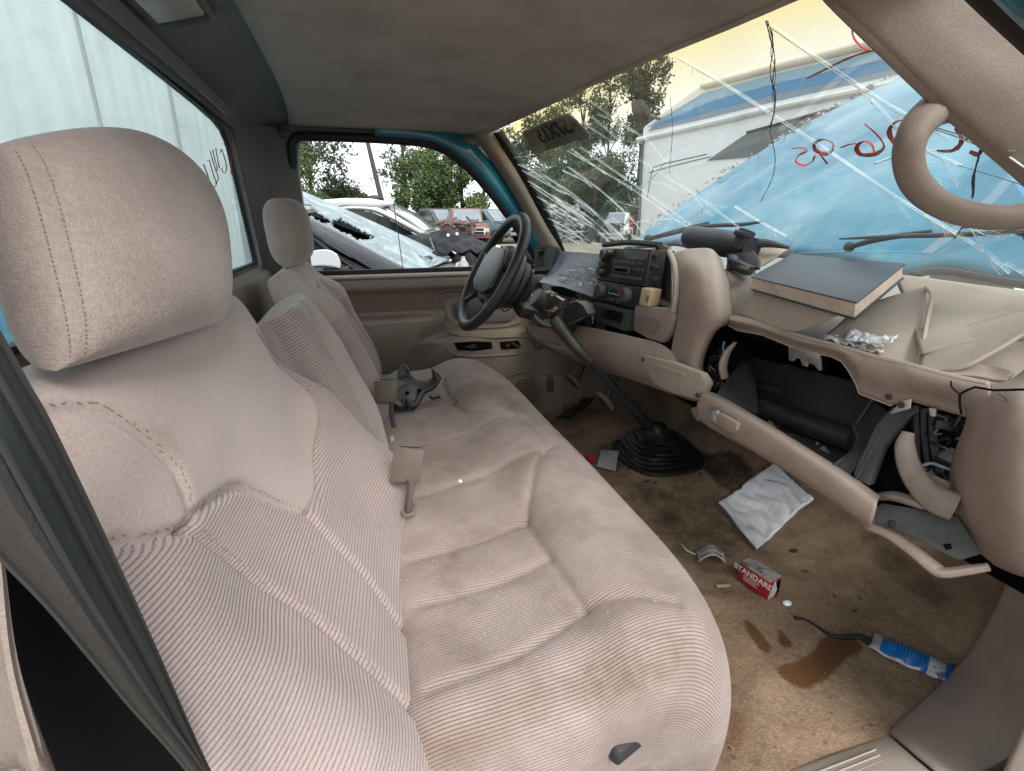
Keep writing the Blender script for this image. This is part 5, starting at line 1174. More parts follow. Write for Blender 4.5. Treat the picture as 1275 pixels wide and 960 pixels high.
add('clip_body', s_box(cz_(541, 494, .958), (.026, .022, .010), (0, 0, .4), .003), M['black'], cl_)
add('clip_wire', s_tube([cz_(545, 492, .955), cz_(549, 493, .962), cz_(548, 499, .952)], .002, 6, 10), M['metal'], cl_)
tag(add('paper_scrap', s_slab([P(486, 545, Z=.95), P(490, 543, Z=.955), P(491, 548, Z=.95), P(487, 551, Z=.945)], (0, 0, .002)), M['paper'], None, smooth=False), 'tiny white paper scrap at the olive buckle foot', 'paper scrap')
tag(add('glass_chip', s_ball(P(573, 599, Z=.958), (.004, .005, .003), 5), M['crack'], None), 'tiny pale glass chip on the middle of the cushion', 'glass chip')
# white cloth on the floor
def flz(px, py, h): return fl(px, py, h)
rows = []
E4 = [(894, 634), (962, 587), (1010, 633), (940, 690)]
nn = 40
rng2 = random.Random(3)
G = []
for j in range(nn):
    v = j / (nn - 1); row = []
    for i in range(nn):
        u = i / (nn - 1)
        a = (1 - u) * (1 - v) * E4[0][0] + u * (1 - v) * E4[1][0] + u * v * E4[2][0] + (1 - u) * v * E4[3][0]
        b = (1 - u) * (1 - v) * E4[0][1] + u * (1 - v) * E4[1][1] + u * v * E4[2][1] + (1 - u) * v * E4[3][1]
        a += 1.2 * math.sin(7 * v); b += 2.0 * math.sin(6 * u + .5) * v ** 3
        p = fl(a, b, 0); edge = min(u, v, 1 - u, 1 - v)
        w = .0048 * math.sin(24 * (u - .25 * v) + 2.2 * math.sin(5 * v + 3 * u)) * (.3 + .7 * v) + .0026 * math.sin(13 * (u + .3 * v) + 2.5 * math.sin(6 * v)) + .0024 * math.sin(46 * (u - .15 * v) + 2 * math.sin(9 * v))
        h = .014 + .008 * u + w * min(1, edge * 7 + .25)
        row.append((p.x, p.y, floor_z(p.x, p.y) + max(.006, h)))
    G.append(row)
tag(add('rag', s_grid(G), M['white_cloth'], None, thick=.008, ang=90), 'folded white cloth rag on the passenger floor', 'rag')
# STANDARD carton
cx_ = thing('carton', 'small red and grey cardboard carton marked STANDARD on the floor', 'carton')
b0, b1 = fl(917, 722, .0), fl(955, 748, .0)
L_ = (b1 - b0); L_.z = 0; ln_ = L_.length; ex = L_ / ln_; ey = V3((-ex.y, ex.x, 0)); ey = ey if ey.x > 0 or True else ey
if (ey - V3((.5, .5, 0)).normalized()).length > 1.2: ey = -ey
Wd, Hh = .040, .046
def bp(u, v, h): return V3((b0.x, b0.y, floor_z(b0.x, b0.y))) + ex * (u * ln_) + ey * (v * Wd) + V3((0, 0, h))
add('carton_body', s_slab([bp(0, 0, 0), bp(1, 0, 0), bp(1, 1, 0), bp(0, 1, 0)], (0, 0, Hh), .001), M['red'], cx_)
add('carton_top', s_slab([bp(.0, .0, Hh + .0002), bp(1, 0, Hh + .0002), bp(1, 1, Hh + .0002), bp(0, 1, Hh + .0002)], (0, 0, .0012)), M['card_grey'], cx_, smooth=False)
add('carton_flap', s_slab([bp(1.003, 0, .003), bp(1.003, .5, .004), bp(1.03, .6, .02), bp(1.01, .4, Hh)], ex * .0012), M['paper'], cx_, smooth=False)
add('carton_opening', s_slab([bp(1.0035, .4, .006), bp(1.0035, .95, .006), bp(1.0035, .95, Hh - .006), bp(1.0035, .4, Hh - .006)], ex * .0005), M['void'], cx_, smooth=False)
def text(name, s, origin, xdir, ydir, size, m_, par, ext=.0004, mirror=False, align='CENTER', bold=False):
    cu = bpy.data.curves.new(name, 'FONT'); cu.body = s; cu.size = size; cu.extrude = ext; cu.align_x = align; cu.align_y = 'CENTER'; cu.materials.append(m_)
    if bold: cu.offset = size * .022
    dg = bpy.data.objects.new(name, cu); COL.objects.link(dg); bpy.context.view_layer.update()
    me = bpy.data.meshes.new_from_object(dg.evaluated_get(bpy.context.evaluated_depsgraph_get())); bpy.data.objects.remove(dg); bpy.data.curves.remove(cu)
    x = V3(xdir).normalized(); y = V3(ydir); y = (y - x * y.dot(x)).normalized(); z = x.cross(y)
    if mirror: x = -x
    Mx = Matrix((x, y, z)).transposed()
    for v in me.vertices: v.co = V3(origin) + Mx @ v.co
    me.materials.clear(); me.materials.append(m_); me.name = name
    o = bpy.data.objects.new(name, me); COL.objects.link(o); o.parent = par; return o
text('lettering', 'STANDARD', bp(.5, -.012, Hh * .72), ex, (0, 0, 1), .0185, M['text_white'], cx_, bold=True)
add('print_line', [s_slab([bp(.2, -.012, h), bp(w_, -.012, h), bp(w_, -.012, h + .0016), bp(.2, -.012, h + .0016)], ey * -.0002) for h, w_ in ((.022, .7), (.017, .62), (.012, .66))], M['text_white'], cx_, smooth=False)
# papers
q = [fl(*p, 0) for p in ((748, 563), (770, 566), (766, 590), (743, 586))]
tag(add('paper_packet', s_slab([V3((p.x, p.y, floor_z(p.x, p.y) + .006 + .006 * (k % 2))) for k, p in enumerate(q)], (0, 0, .0016), .0004), M['paper_grey'], None), 'small square grey paper packet beside the gear boot', 'paper packet')
q = [fl(*p, 0) for p in ((728, 570), (741, 569), (742, 578), (735, 580))]
tag(add('wrapper', s_slab([V3((p.x, p.y, floor_z(p.x, p.y) + .008)) for p in q], (0, 0, .003), .0006), M['red'], None), 'scrap of red wrapper half hidden behind the cushion', 'wrapper')
tg = thing('hang_tag', 'curled white printed tag on the floor by the cushion edge', 'paper tag')
G = []
for v in np.linspace(0, 1, 8):
    row = []
    for u in np.linspace(0, 1, 12):
        a = 866 + 35 * u + 3 * v; b = 689 + (14) * v + 2 * u; p = fl(a, b, 0)
        row.append((p.x, p.y, floor_z(p.x, p.y) + .006 + .022 * math.sin(math.pi * u)))
    G.append(row)
add('tag_sheet', s_grid(G), M['paper'], tg, thick=.0006)
add('tag_print', [s_tube([V3(G[j][i]) + V3((0, 0, .0014)) for i in range(1, 10 + k % 2)], .0009, 4) for k, j in enumerate((1, 2, 3, 5, 6))], M['darkgrey'], tg)
add('tag_string', s_tube([fl(866, 690, .006), fl(858, 687, .010), fl(852, 682, .016), fl(848, 677, .012)], .0018, 6, 14), M['paper'], tg)
tag(add('splinter', s_slab([fl(891, 729, .004), fl(908, 728, .004), fl(909, 731, .004), fl(893, 732, .004)], (0, 0, .003), .0005), M['cream'], None), 'pale wood splinter in front of the cushion', 'splinter')
tag(add('glass_chip', s_ball(fl(980, 751, .004), (.010, .008, .005), 6), M['crack'], None), 'clear glass chip lying right of the red carton', 'glass chip')
# blue pouch with its lead
pu_ = thing('pouch', 'blue printed plastic sachet with white label on the floor', 'pouch')
Q4 = [(1087, 790), (1190, 832), (1186, 860), (1080, 808)]
G = []
for v in np.linspace(0, 1, 12):
    row = []
    for u in np.linspace(0, 1, 26):
        a = (1 - v) * (Q4[0][0] + (Q4[1][0] - Q4[0][0]) * u) + v * (Q4[3][0] + (Q4[2][0] - Q4[3][0]) * u); b = (1 - v) * (Q4[0][1] + (Q4[1][1] - Q4[0][1]) * u) + v * (Q4[3][1] + (Q4[2][1] - Q4[3][1]) * u)
        b += 2.5 * math.sin(u * 5) * v; p = fl(a, b, 0)
        row.append((p.x, p.y, floor_z(p.x, p.y) + .006 + .012 * math.sin(math.pi * min(1, max(0, v))) * math.sin(math.pi * min(1, u * 1.02)) ** .5 + .002 * math.sin(23 * u) * math.sin(9 * v)))
    G.append(row)
M['film'] = mat('clear_film', (.42, .42, .4), .25, var=(.3, .28, .26), vscale=40, coat=.5)
fmz = [(1 if i < 3 else (2 if 17 <= i < 22 and 1 <= j else (1 if j > 9 and i < 15 else 0))) for j in range(11) for i in range(25)]
M['label_white'] = mat('sachet_label', (.5, .53, .56), .6, var=(.42, .45, .5), vscale=30, stains=(.03, .04, .06), sscale=55, sth=(.56, .62))
po = add('sachet', s_grid(G), None, pu_, mats=[M['blue'], M['film'], M['label_white']], fm=fmz, thick=.002)
add('sachet_print', [s_tube([V3(G[j][i]) + V3((0, 0, .0012)) for j in range(2, 9)], .0009, 4) for i in range(6, 16)], mat('sachet_print', (.03, .25, .6), .4), pu_)
add('lead', s_tube([fl(989, 769, .005), fl(1003, 772, .006), fl(1018, 781, .006), fl(1034, 791, .006), fl(1052, 793, .006), fl(1070, 793, .008), fl(1084, 799, .010)], [.004, .003, .003, .0035, .0045, .006, .008], 8, 40), M['rubber'], pu_)
# ------------------------------------------------------------------ cracks, marker strokes, wipers on the windshield
def branch(ln_, n_, r):
    rb = random.Random(int(ln_[0][0] * 7 + ln_[0][1])); q = cr_interp([(a, b, 0) for a, b in ln_], 60)
    for _ in range(n_):
        k = rb.randint(4, 54); a, b = q[k][:2]; t = math.atan2(q[k + 3][1] - q[k][1], q[k + 3][0] - q[k][0]) + rb.choice((-1, 1)) * rb.uniform(.25, .9); l_ = rb.uniform(8, 42)
        crack([(a, b), (a + l_ * .5 * math.cos(t), b + l_ * .5 * math.sin(t)), (a + l_ * math.cos(t + rb.uniform(-.3, .3)), b + l_ * math.sin(t + rb.uniform(-.3, .3)))], r, res=7)
for ln_ in ([(843, 71), (905, 107), (1013, 176), (1120, 248), (1222, 310)], [(960, 32), (1000, 60), (1071, 108), (1135, 146), (1230, 178), (1290, 215)],
            [(1071, 110), (1105, 146), (1129, 172), (1145, 196)], [(1122, 191), (1145, 212), (1160, 228)], [(1090, 203), (1110, 196), (1131, 187)],
            [(1150, 155), (1190, 168), (1251, 193)], [(1140, 180), (1168, 194), (1196, 206)], [(1206, 278), (1214, 290), (1226, 312), (1240, 322)],
            [(1233, 319), (1245, 329), (1258, 340)], [(1252, 327), (1268, 336), (1290, 345)], [(1210, 280), (1228, 291), (1262, 292)], [(1150, 268), (1190, 290), (1224, 312)],
            [(915, 257), (945, 275), (979, 294)]):
    crack(ln_, random.uniform(.0010, .0017), res=34); branch(ln_, 2, .0004)
for ln_ in ([(708, 141), (760, 175), (840, 227)], [(730, 122), (745, 133), (771, 151), (800, 170), (812, 180)], [(744, 142), (767, 151), (790, 165)], [(737, 145), (758, 163), (780, 182)],
            [(706, 187), (744, 209), (790, 237), (840, 273)], [(711, 185), (755, 217)], [(723, 183), (760, 209), (803, 239), (860, 280)], [(707, 207), (748, 237), (785, 271), (802, 292)],
            [(638, 201), (665, 214), (707, 237), (745, 268), (780, 301)], [(643, 208), (690, 234), (716, 247), (767, 288), (782, 303)], [(647, 218), (690, 246), (730, 274), (758, 302)], [(652, 222), (700, 252), (740, 280)],
            [(655, 226), (690, 250), (720, 268)], [(688, 243), (730, 268), (768, 300)], [(735, 260), (760, 280), (785, 303)], [(739, 264), (765, 290), (776, 304)], [(748, 271), (768, 299)],
            [(776, 281), (803, 275), (836, 273)], [(668, 255), (700, 272), (735, 300)], [(676, 268), (706, 284), (730, 303)], [(689, 280), (712, 294)], [(660, 240), (700, 262), (726, 282)],
            [(840, 227), (880, 253), (930, 290)], [(808, 176), (830, 205), (872, 255), (888, 270)], [(840, 273), (870, 290), (880, 296)], [(880, 255), (840, 290)], [(790, 237), (812, 222), (830, 200)],
            [(700, 212), (726, 224), (738, 233)], [(640, 196), (660, 196), (680, 210)], [(696, 290), (722, 304)], [(700, 286), (745, 305)], [(762, 270), (795, 300)], [(690, 262), (740, 284), (762, 304)]):
    crack(ln_, random.uniform(.0006, .0014), res=24); branch(ln_, 1, .00045)
rngc = random.Random(11)
for k in range(12):
    a, b = rngc.uniform(650, 760), 0; b = 205 + (a - 650) * .72 + rngc.uniform(-8, 26); l_ = rngc.uniform(12, 38)
    if b > 302: continue
    crack([(a, b), (a + l_ * .5, b + l_ * .36), (a + l_, b + l_ * rngc.uniform(.62, .8))], rngc.uniform(.0004, .0008), res=8)
for ln_, r in (([(955, 24), (960, 45), (966, 72), (963, 104), (966, 130), (959, 164)], .0010), ([(957, 24), (964, 55), (960, 90), (967, 120), (960, 160)], .0009), ([(954, 25), (963, 40), (961, 66), (967, 88), (963, 118), (965, 140), (958, 158)], .0007), ([(960, 164), (966, 195), (962, 222), (948, 250)], .0008),
               ([(1226, 172), (1221, 192), (1215, 215), (1212, 246)], .0010), ([(1228, 174), (1217, 205), (1214, 240)], .0009), ([(1224, 176), (1220, 198), (1212, 222), (1214, 244)], .0007), ([(1207, 272), (1198, 284), (1190, 296)], .001), ([(1196, 205), (1240, 218), (1275, 229)], .0007), ([(835, 120), (838, 160), (834, 215)], .0006)):
    crack(ln_, r, 'crack_dark', res=34)
def marker(pts, r=.0032, m_='redpaint', fn=None, par=None, res=26):
    q = [tuple(x[:2]) for x in cr_interp([(a, b, 0) for a, b in pts], res)]
    add('marker_stroke', s_tube([tuple((fn or (lambda a, b: ws_at(a, b, -.004)))(a, b)) for a, b in q], [r * random.uniform(.75, 1.1) for _ in range(res)], 6, flat=.35), M[m_], par or ws)
for st_ in ([(1100, 64), (1078, 66), (1062, 54), (1058, 38), (1066, 26)], [(1104, 62), (1060, 73), (1003, 100)],
            [(985, 187), (997, 186), (1003, 190), (993, 195), (989, 203), (999, 208), (1010, 203), (1012, 196)], [(1013, 190), (1012, 181), (1022, 176), (1034, 180), (1034, 190), (1024, 194), (1013, 189)], [(1018, 193), (1028, 206)],
            [(1045, 186), (1056, 182), (1068, 181)], [(1074, 157), (1090, 171), (1098, 185), (1088, 194), (1070, 195), (1064, 186), (1073, 178), (1083, 183), (1086, 192)],
            [(1133, 155), (1116, 153), (1105, 163), (1107, 175), (1120, 185), (1137, 184)], [(1187, 163), (1194, 178), (1184, 190), (1164, 191)], [(1190, 148), (1206, 163), (1219, 182), (1215, 195), (1204, 192)], [(1234, 172), (1215, 170), (1198, 177)]):
    marker(st_)
# red numbers on the rear glass
def rw_at(px, py): return P(px, py, X=-.3025)
Zr = lambda pts: [(230 + a * .10417, 170 + b * .10417) for a, b in pts]
for st_ in ([(425, 75), (470, 90), (530, 180), (560, 330), (550, 450)], [(430, 195), (440, 150), (470, 235), (500, 350), (490, 430), (460, 432), (440, 380)], [(370, 140), (390, 250), (415, 380)], [(335, 155), (365, 290), (390, 390), (360, 420)],
            [(305, 175), (350, 330), (400, 500), (370, 560)], [(260, 290), (290, 280), (310, 340), (350, 480), (380, 560), (350, 610)], [(225, 330), (270, 450), (310, 560), (350, 600)], [(225, 565), (265, 540), (300, 620), (290, 680), (255, 600)],
            [(140, 480), (180, 480), (215, 600), (195, 680), (160, 600), (145, 490)], [(195, 680), (240, 760), (270, 850)], [(110, 635), (150, 640), (135, 700), (180, 690), (180, 780)]):
    marker(Zr(st_), .0013, 'redmark_dark', rw_at, rw, 16)
add('glass_sticker', s_slab([P(a, b, X=-.3015) for a, b in ((313, 314), (316, 313), (317, 321), (314, 322))], (.001, 0, 0)), M['seal'], rw, smooth=False)
# wipers resting outside the glass
def wip(arm, blade, r=.007):
    o = add('wiper', s_tube([tuple(ws_at(a, b, -.03)) for a, b in arm], [r * .9, r, r * .7], 8, 16), M['rubber'], truck)
    add('wiper_blade', s_tube([tuple(ws_at(a, b, -.018)) for a, b in blade], [r * .5, r * 1.1, r * 1.1, r * .6], 8, 16, flat=.6), M['rubber'], o)
    add('wiper_hinge', s_ball(ws_at(*arm[0], -.03), r * 1.8, 6), M['rubber'], o)
wip([(800, 305), (838, 296), (872, 288)], [(822, 298), (868, 288), (915, 286), (942, 283)], .008)
wip([(1044, 320), (1080, 311), (1140, 304)], [(1038, 305), (1100, 303), (1190, 302), (1290, 298)], .006)
wip([(1262, 312), (1240, 304), (1225, 296)], [(1186, 294), (1215, 287), (1240, 288), (1262, 294)], .006)
# temporary plate lying against the glass
dt = thing('temporary_plate', 'dark lettered temporary plate held behind the top of the cracked glass', 'plate')
TQ = [ws_at(a, b, -.006) for a, b in ((648, 166), (707, 142), (734, 171), (665, 194))]
M['plate'] = mat('plate_card', (.15, .15, .11), .6, var=(.11, .12, .09), vscale=20, stains=(.26, .27, .22), sscale=16, sth=(.55, .7))
pn = (TQ[1] - TQ[0]).cross(TQ[3] - TQ[0]).normalized(); pn = -pn if (V3(CAM_C) - TQ[0]).dot(pn) < 0 else pn
add('plate_card', s_slab(TQ, -pn * .0015), M['plate'], dt, smooth=False)
text('lettering', 'A57X1510', (TQ[0] + TQ[1] + TQ[2] + TQ[3]) / 4 + pn * .0012 + (TQ[0] - TQ[3]) * .08, TQ[1] - TQ[0], TQ[0] - TQ[3], .066, M['text_black'], dt, mirror=True, bold=True)
tape = tag(add('tape_strip', s_loft([[tuple(ws_at(752, 252, -.012)), tuple(ws_at(762, 255, -.012))], [tuple(ws_at(738, 280, -.014)), tuple(ws_at(748, 284, -.014))], [tuple(ws_at(724, 302, -.012)), tuple(ws_at(733, 306, -.012))]], 4, 12), mat('tape', (.30, .36, .30), .7, var=(.25, .3, .25), vscale=30), None, thick=.001), 'faded green paper strip stuck low on the cracked windshield', 'paper strip')
# ------------------------------------------------------------------ the yard: ground, hood, bed, vehicles, trees
M['dirt'] = mat('yard_dirt', (.24, .205, .155), 1.0, var=(.17, .145, .11), vscale=.35, grain=.6, gscale=20, stains=(.12, .10, .075), sscale=.6, sth=(.52, .7), fine=(.3, .26, .2))
M['white_van'] = mat('white_van_paint', (.88, .89, .89), .35, var=(.84, .86, .86), vscale=1.2, coat=.3, stains=(.68, .69, .67), sscale=1.5, sth=(.55, .8))
M['trailer'] = mat('trailer_panel', (.72, .74, .73), .5, var=(.62, .65, .64), vscale=1.5, stains=(.48, .51, .49), sscale=2.2, sth=(.52, .78), grain=.1, gscale=30)
M['stripe_blue'] = mat('stripe_blue', (.09, .30, .60), .4); M['stripe_pale'] = mat('stripe_pale_blue', (.30, .52, .74), .4); M['stripe_grey'] = mat('stripe_grey_blue', (.25, .33, .43), .4)
M['car_grey'] = mat('car_grey_paint', (.12, .125, .14), .35, .3, var=(.105, .11, .122), vscale=3, coat=.5, stains=(.19, .19, .19), sscale=5, sth=(.55, .8))
M['car_white'] = mat('car_white_paint', (.62, .62, .63), .3, var=(.56, .56, .57), vscale=2, coat=.5)
M['car_black'] = mat('car_black_paint', (.012, .012, .014), .65, var=(.02, .02, .022), vscale=6, spec=.12, stains=(.06, .06, .06), sscale=10, sth=(.6, .75))
M['car_red'] = mat('car_red_paint', (.17, .06, .045), .6, var=(.12, .075, .06), vscale=3)
M['far_teal'] = mat('dull_teal_paint', (.09, .15, .18), .5, var=(.13, .17, .19), vscale=3)
M['car_dgrey'] = mat('car_dark_paint', (.05, .055, .065), .4, var=(.08, .085, .09), vscale=4, coat=.3)
M['car_glass'] = mat('dark_car_glass', (.02, .024, .028), .08, spec=.8)
M['shatter'] = mat('shattered_glass', (.20, .28, .285), .35, var=(.08, .12, .125), vscale=5, grain=.8, gscale=60, stains=(.31, .40, .40), sscale=9, sth=(.52, .62))
M['chrome'] = mat('mirror_shell', (.68, .69, .7), .2, .25, coat=.5)
M['asphalt_tyre'] = mat('tyre', (.015, .015, .015), .8)
ground = add('ground', s_grid([[(x, y, .04 * math.sin(x * .7) * math.sin(y * .5) - .05) for x in np.linspace(-40, 80, 60)] for y in np.linspace(-40, 80, 60)]), M['dirt'], kind='structure')
g2 = add('terrain', s_grid([[(x, y, -.14) for x in (-900, 900)] for y in (-900, 900)]), M['dirt'], kind='structure')
# own truck: raised hood, bed, fenders
rows = []
for f in np.linspace(0, 1, 13):
    r = []
    for y in np.linspace(.74, -.76, 31):
        e = abs(y) / .75
        x = 1.06 + 1.22 * f - .02 * e ** 2; z = 1.372 + .66 * f - .03 * e ** 4 + .05 * math.sin(math.pi * f) * (1 - .35 * e ** 2) + .014 * math.sin(y * 7 + f * 5) * f + .018 * math.exp(-((y - .25 + .6 * f) / .05) ** 2) - .02 * math.exp(-((y + .35 - .5 * f) / .07) ** 2) + .010 * math.exp(-((abs(y) - .42) / .05) ** 2)
        if f == 0: z -= .012
        r.append((x, y, z))
    rows.append(r)
hood = add('hood', s_loft(rows, 90, 50), M['teal_faded'], truck, thick=.012, label='faded blue hood raised behind the windshield')
rh = random.Random(31); chips = []
for _ in range(110):
    f_ = rh.uniform(.05, 1); e_ = .74 - abs(rh.gauss(0, .03)); x_ = 1.06 + 1.22 * f_ - .018; z_ = 1.372 + .66 * f_ - .028 + .05 * math.sin(math.pi * f_) * .66 + .006
    c_ = V3((x_ - .006, e_, z_ + .012)); r_ = rh.uniform(.004, .016); chips.append(s_slab([c_ + V3((rh.uniform(-r_, r_), rh.uniform(-r_, r_), rh.uniform(-r_, r_) * .5)) for _k in range(4)], (-.001, 0, .002)))
M['chip'] = mat('paint_chip', (.6, .56, .55), .7, var=(.45, .35, .34), vscale=30)
add('paint_chips', chips, M['chip'], hood, kind='stuff', smooth=False)
add('hood_seal', s_tube([tuple(V3(rows[0][i]) + V3((-.004, 0, -.008))) for i in range(31)], .007, 8, 40), M['rubber'], hood)
for sy in (1, -1):
    add('fender', s_loft([[(x, sy * (.78 - .05 * max(0, x - 1.5)), 1.06 - .05 * (x - 1.1)), (x, sy * .86, 1.04 - .05 * (x - 1.1)), (x, sy * .90, .9), (x, sy * .9, .55)] for x in (1.12, 1.5, 2.0, 2.5)], 10, 10), M['teal'], truck, thick=.004)
    sd_ = add('bed_side', s_box((-1.32, sy * .86, 1.02), (1.75, .09, .52), None, .03), M['teal_faded'], truck)
    add('bed_rail', s_box((-1.32, sy * .86, 1.29), (1.76, .11, .025), None, .008), M['teal'], sd_)
add('bed_floor', s_box((-1.32, 0, .80), (1.75, 1.64, .03)), M['teal'], truck)
add('tailgate', s_box((-2.2, 0, 1.02), (.06, 1.64, .50), None, .02), M['teal_faded'], truck)
add('engine_bay', s_box((1.85, 0, .78), (1.1, 1.5, .3), None, .05), M['void'], truck)

M['rust'] = mat('rust_streak', (.34, .31, .26), .8, var=(.5, .5, .47), vscale=3)
# ---- white box trailer behind the rear window
trl = thing('box_trailer', 'tall dirty white box trailer standing close behind the rear window', 'box trailer')
TY = 1.42
for k in range(8):
    x1 = -.46 - 1.22 * k
    add('side_panel', s_box((x1 - .608, TY + .02, 2.25), (1.212, .03, 2.7), None, .004), M['trailer'], trl)
    add('panel_seam', s_box((x1 - 1.217, TY + .008, 2.25), (.03, .02, 2.7), None, .004), M['trim_grey'] if k % 2 else M['trailer'], trl)
add('body', s_box((-5.42, TY + 1.25, 2.25), (9.8, 2.4, 2.68)), M['trailer'], trl)
add('chassis', s_box((-5.2, TY + 1.2, .75), (9.6, 1.0, .2)), M['steel_dark'], trl)
for x in (-7.6, -8.7):
    wv = add('wheel', s_rev((x, TY + .1, .5), (0, 1, 0), [(.0, 0), (.5, 0), (.52, .05), (.52, .25), (.5, .3), (0, .3)], 24), M['asphalt_tyre'], trl)
for xx_ in (P(105, 80, Y=TY).x, P(208, 110, Y=TY).x):
    add('panel_seam', s_slab([(xx_, TY + .004, .95), (xx_ + .012, TY + .004, .95), (xx_ + .012, TY + .004, 3.5), (xx_, TY + .004, 3.5)], (0, -.006, 0), .002), M['rust'], trl)
rngr = random.Random(5)
for k in range(14):
    x = rngr.uniform(-4.5, -.5); z = rngr.uniform(1.6, 3.3); l_ = rngr.uniform(.2, .9)
    add('dirt_streak', s_slab([(x, TY + .0045, z), (x + .016, TY + .0045, z), (x + .02, TY + .0045, z - l_), (x - .004, TY + .0045, z - l_ * .9)], (0, .0015, 0)), M['rust'] if k % 4 == 0 else M['trailer'], trl, smooth=False)

# ---- motorhome in front
rv = thing('motorhome', 'long white motorhome with blue stripes parked across the hood', 'motorhome')
RX = 4.0
def rp(px, py, dx=0.0): return P(px, py, X=RX + dx)
roof = [(872, 104), (900, 95), (960, 79), (1040, 58), (1180, 22), (1330, -18)]
side = [rp(816, 146), rp(872, 104)] + [rp(*q) for q in roof[1:]] + [rp(1330, 420), rp(793, 330), rp(797, 200), rp(800, 158)]
side[-4] = V3((RX, side[-5].y, .35)); side[-3] = V3((RX, rp(795, 290).y, .35))
add('body', s_slab(side, (2.3, 0, 0), .04, 3), M['white_van'], rv)
def rstrip(name, up, lo, m_, dx=-.006, t=.006):
    V = [rp(*q, dx) for q in up] + [rp(*q, dx) for q in lo[::-1]]
    add(name, s_slab(V, (t, 0, 0)), m_, rv, smooth=False)
rstrip('stripe', [(806, 158), (875, 116), (965, 92), (1110, 58), (1330, 5)], [(812, 157), (885, 126), (965, 104), (1110, 72), (1330, 20)], M['stripe_pale'])
rstrip('stripe', [(812, 157.5), (885, 126.5), (965, 104.5), (1110, 72.5), (1330, 20.5)], [(810, 160), (890, 137), (965, 117), (1119, 84), (1330, 34)], M['stripe_blue'])
rstrip('stripe', [(810, 160.5), (890, 137.5), (965, 117.5), (1119, 84.5), (1330, 34.5)], [(806, 164), (890, 145), (965, 126), (1119, 92), (1330, 44)], M['stripe_grey'])
add('roof_rail', s_tube([rp(*q, -.02) for q in ((875, 107), (960, 84), (1040, 64), (1180, 28), (1330, -12))], .035, 10, 20), M['white_van'], rv)
add('moulding', s_tube([rp(*q, -.02) for q in ((795, 174), (890, 152), (965, 134), (1129, 100), (1330, 55))], .045, 10, 20, flat=.7), M['white_van'], rv)
M['van_window'] = mat('van_window', (.16, .17, .17), .3, var=(.12, .13, .13), vscale=3)
rstrip('side_window', [(930, 166), (1000, 147), (1060, 131), (1330, 70)], [(880, 200), (1000, 190), (1060, 175), (1330, 112)], M['van_window'], -.012, .008)
add('window_frame', s_tube([rp(*q, -.014) for q in ((930, 165), (1000, 146), (1060, 130), (1330, 69))], .014, 6, 12), M['darkgrey'], rv)
for q in ([(808, 215), (840, 206), (885, 195)], [(806, 246), (812, 214), (820, 206), (880, 192)]):
    add('panel_groove', s_tube([rp(*p_, -.001) for p_ in q], .006, 5, 14), M['darkgrey'], rv)
add('corner_post', s_tube([rp(801, 172, -.01), rp(799, 200, -.01), rp(795, 300, -.01)], .02, 6, 8), M['trim_grey'], rv)
add('tail_light', s_box(rp(787, 276, -.02), (.06, .06, .16), None, .01), M['red'], rv)
# skirt hatches glimpsed below the raised hood
rstrip('skirt_hatch', [(1152, 312), (1262, 312)], [(1162, 372), (1262, 372)], M['slate'], -.008, .006)
add('skirt_post', s_slab([rp(1118, 300, -.012), rp(1146, 300, -.012), rp(1150, 380, -.012), rp(1126, 380, -.012)], (.01, 0, 0)), M['white_van'], rv, smooth=False)
mh = add('door_mirror', s_loft([[rp(790, 130, -.2), rp(797, 128, -.2), rp(803, 134, -.2)], [rp(793, 141, -.24), rp(801, 140, -.26), rp(808, 143, -.22)], [rp(803, 148, -.2), rp(808, 147, -.2), rp(811, 145, -.2)]], 10, 10), M['rubber'], rv, thick=.06)
add('mirror_arm', s_tube([rp(806, 143, -.2), rp(814, 146, -.05), rp(822, 148, 0)], .02, 6), M['trim_grey'], rv)

# ---- grey wrecked car beside the driver's window
gc = thing('wrecked_car', 'grey car with shattered windshield and black crumpled hood beside the door', 'car')
nb_, nt_ = P(515, 341, Y=1.95), V3((-.50, 2.02, 1.60)); fb_, ft_ = P(560, 318, Y=3.25), V3((-.46, 3.2, 1.645))
nt_ = P(374, 262, Y=2.0) + (P(374, 262, Y=2.0) - P(500, 333, Y=2.0)) * .35
ft_ = P(372, 241, Y=3.2) + (P(372, 241, Y=3.2) - P(520, 300, Y=3.2)) * .3
rowsw = [[tuple(nt_), tuple((nt_ + ft_) / 2 + V3((.03, 0, .04))), tuple(ft_)], [tuple((nt_ + nb_) / 2), tuple((nt_ + nb_ + ft_ + fb_) / 4 + V3((.06, 0, .05))), tuple((ft_ + fb_) / 2)], [tuple(nb_), tuple((nb_ + fb_) / 2 + V3((.10, 0, .02))), tuple(fb_)]]
wsh = add('windshield', s_loft(rowsw, 70, 90), M['shatter'], gc, thick=.006, label='shattered sagging car windshield')
bm_ = bmesh.new(); bm_.from_mesh(wsh.data); HQ = ([(366, 250), (384, 255), (398, 265), (412, 275), (404, 279), (390, 272), (374, 262)], [(410, 275), (424, 272), (440, 281), (464, 294), (460, 300), (444, 297), (430, 290), (418, 285)])
for f_ in list(bm_.faces):
    a_ = pix(f_.calc_center_median())
    if any(bool(inpoly(np.array([a_[0] + random.uniform(-2, 2)]), np.array([a_[1] + random.uniform(-1.5, 1.5)]), h_)[0]) for h_ in HQ): bm_.faces.remove(f_)
bm_.to_mesh(wsh.data); bm_.free()
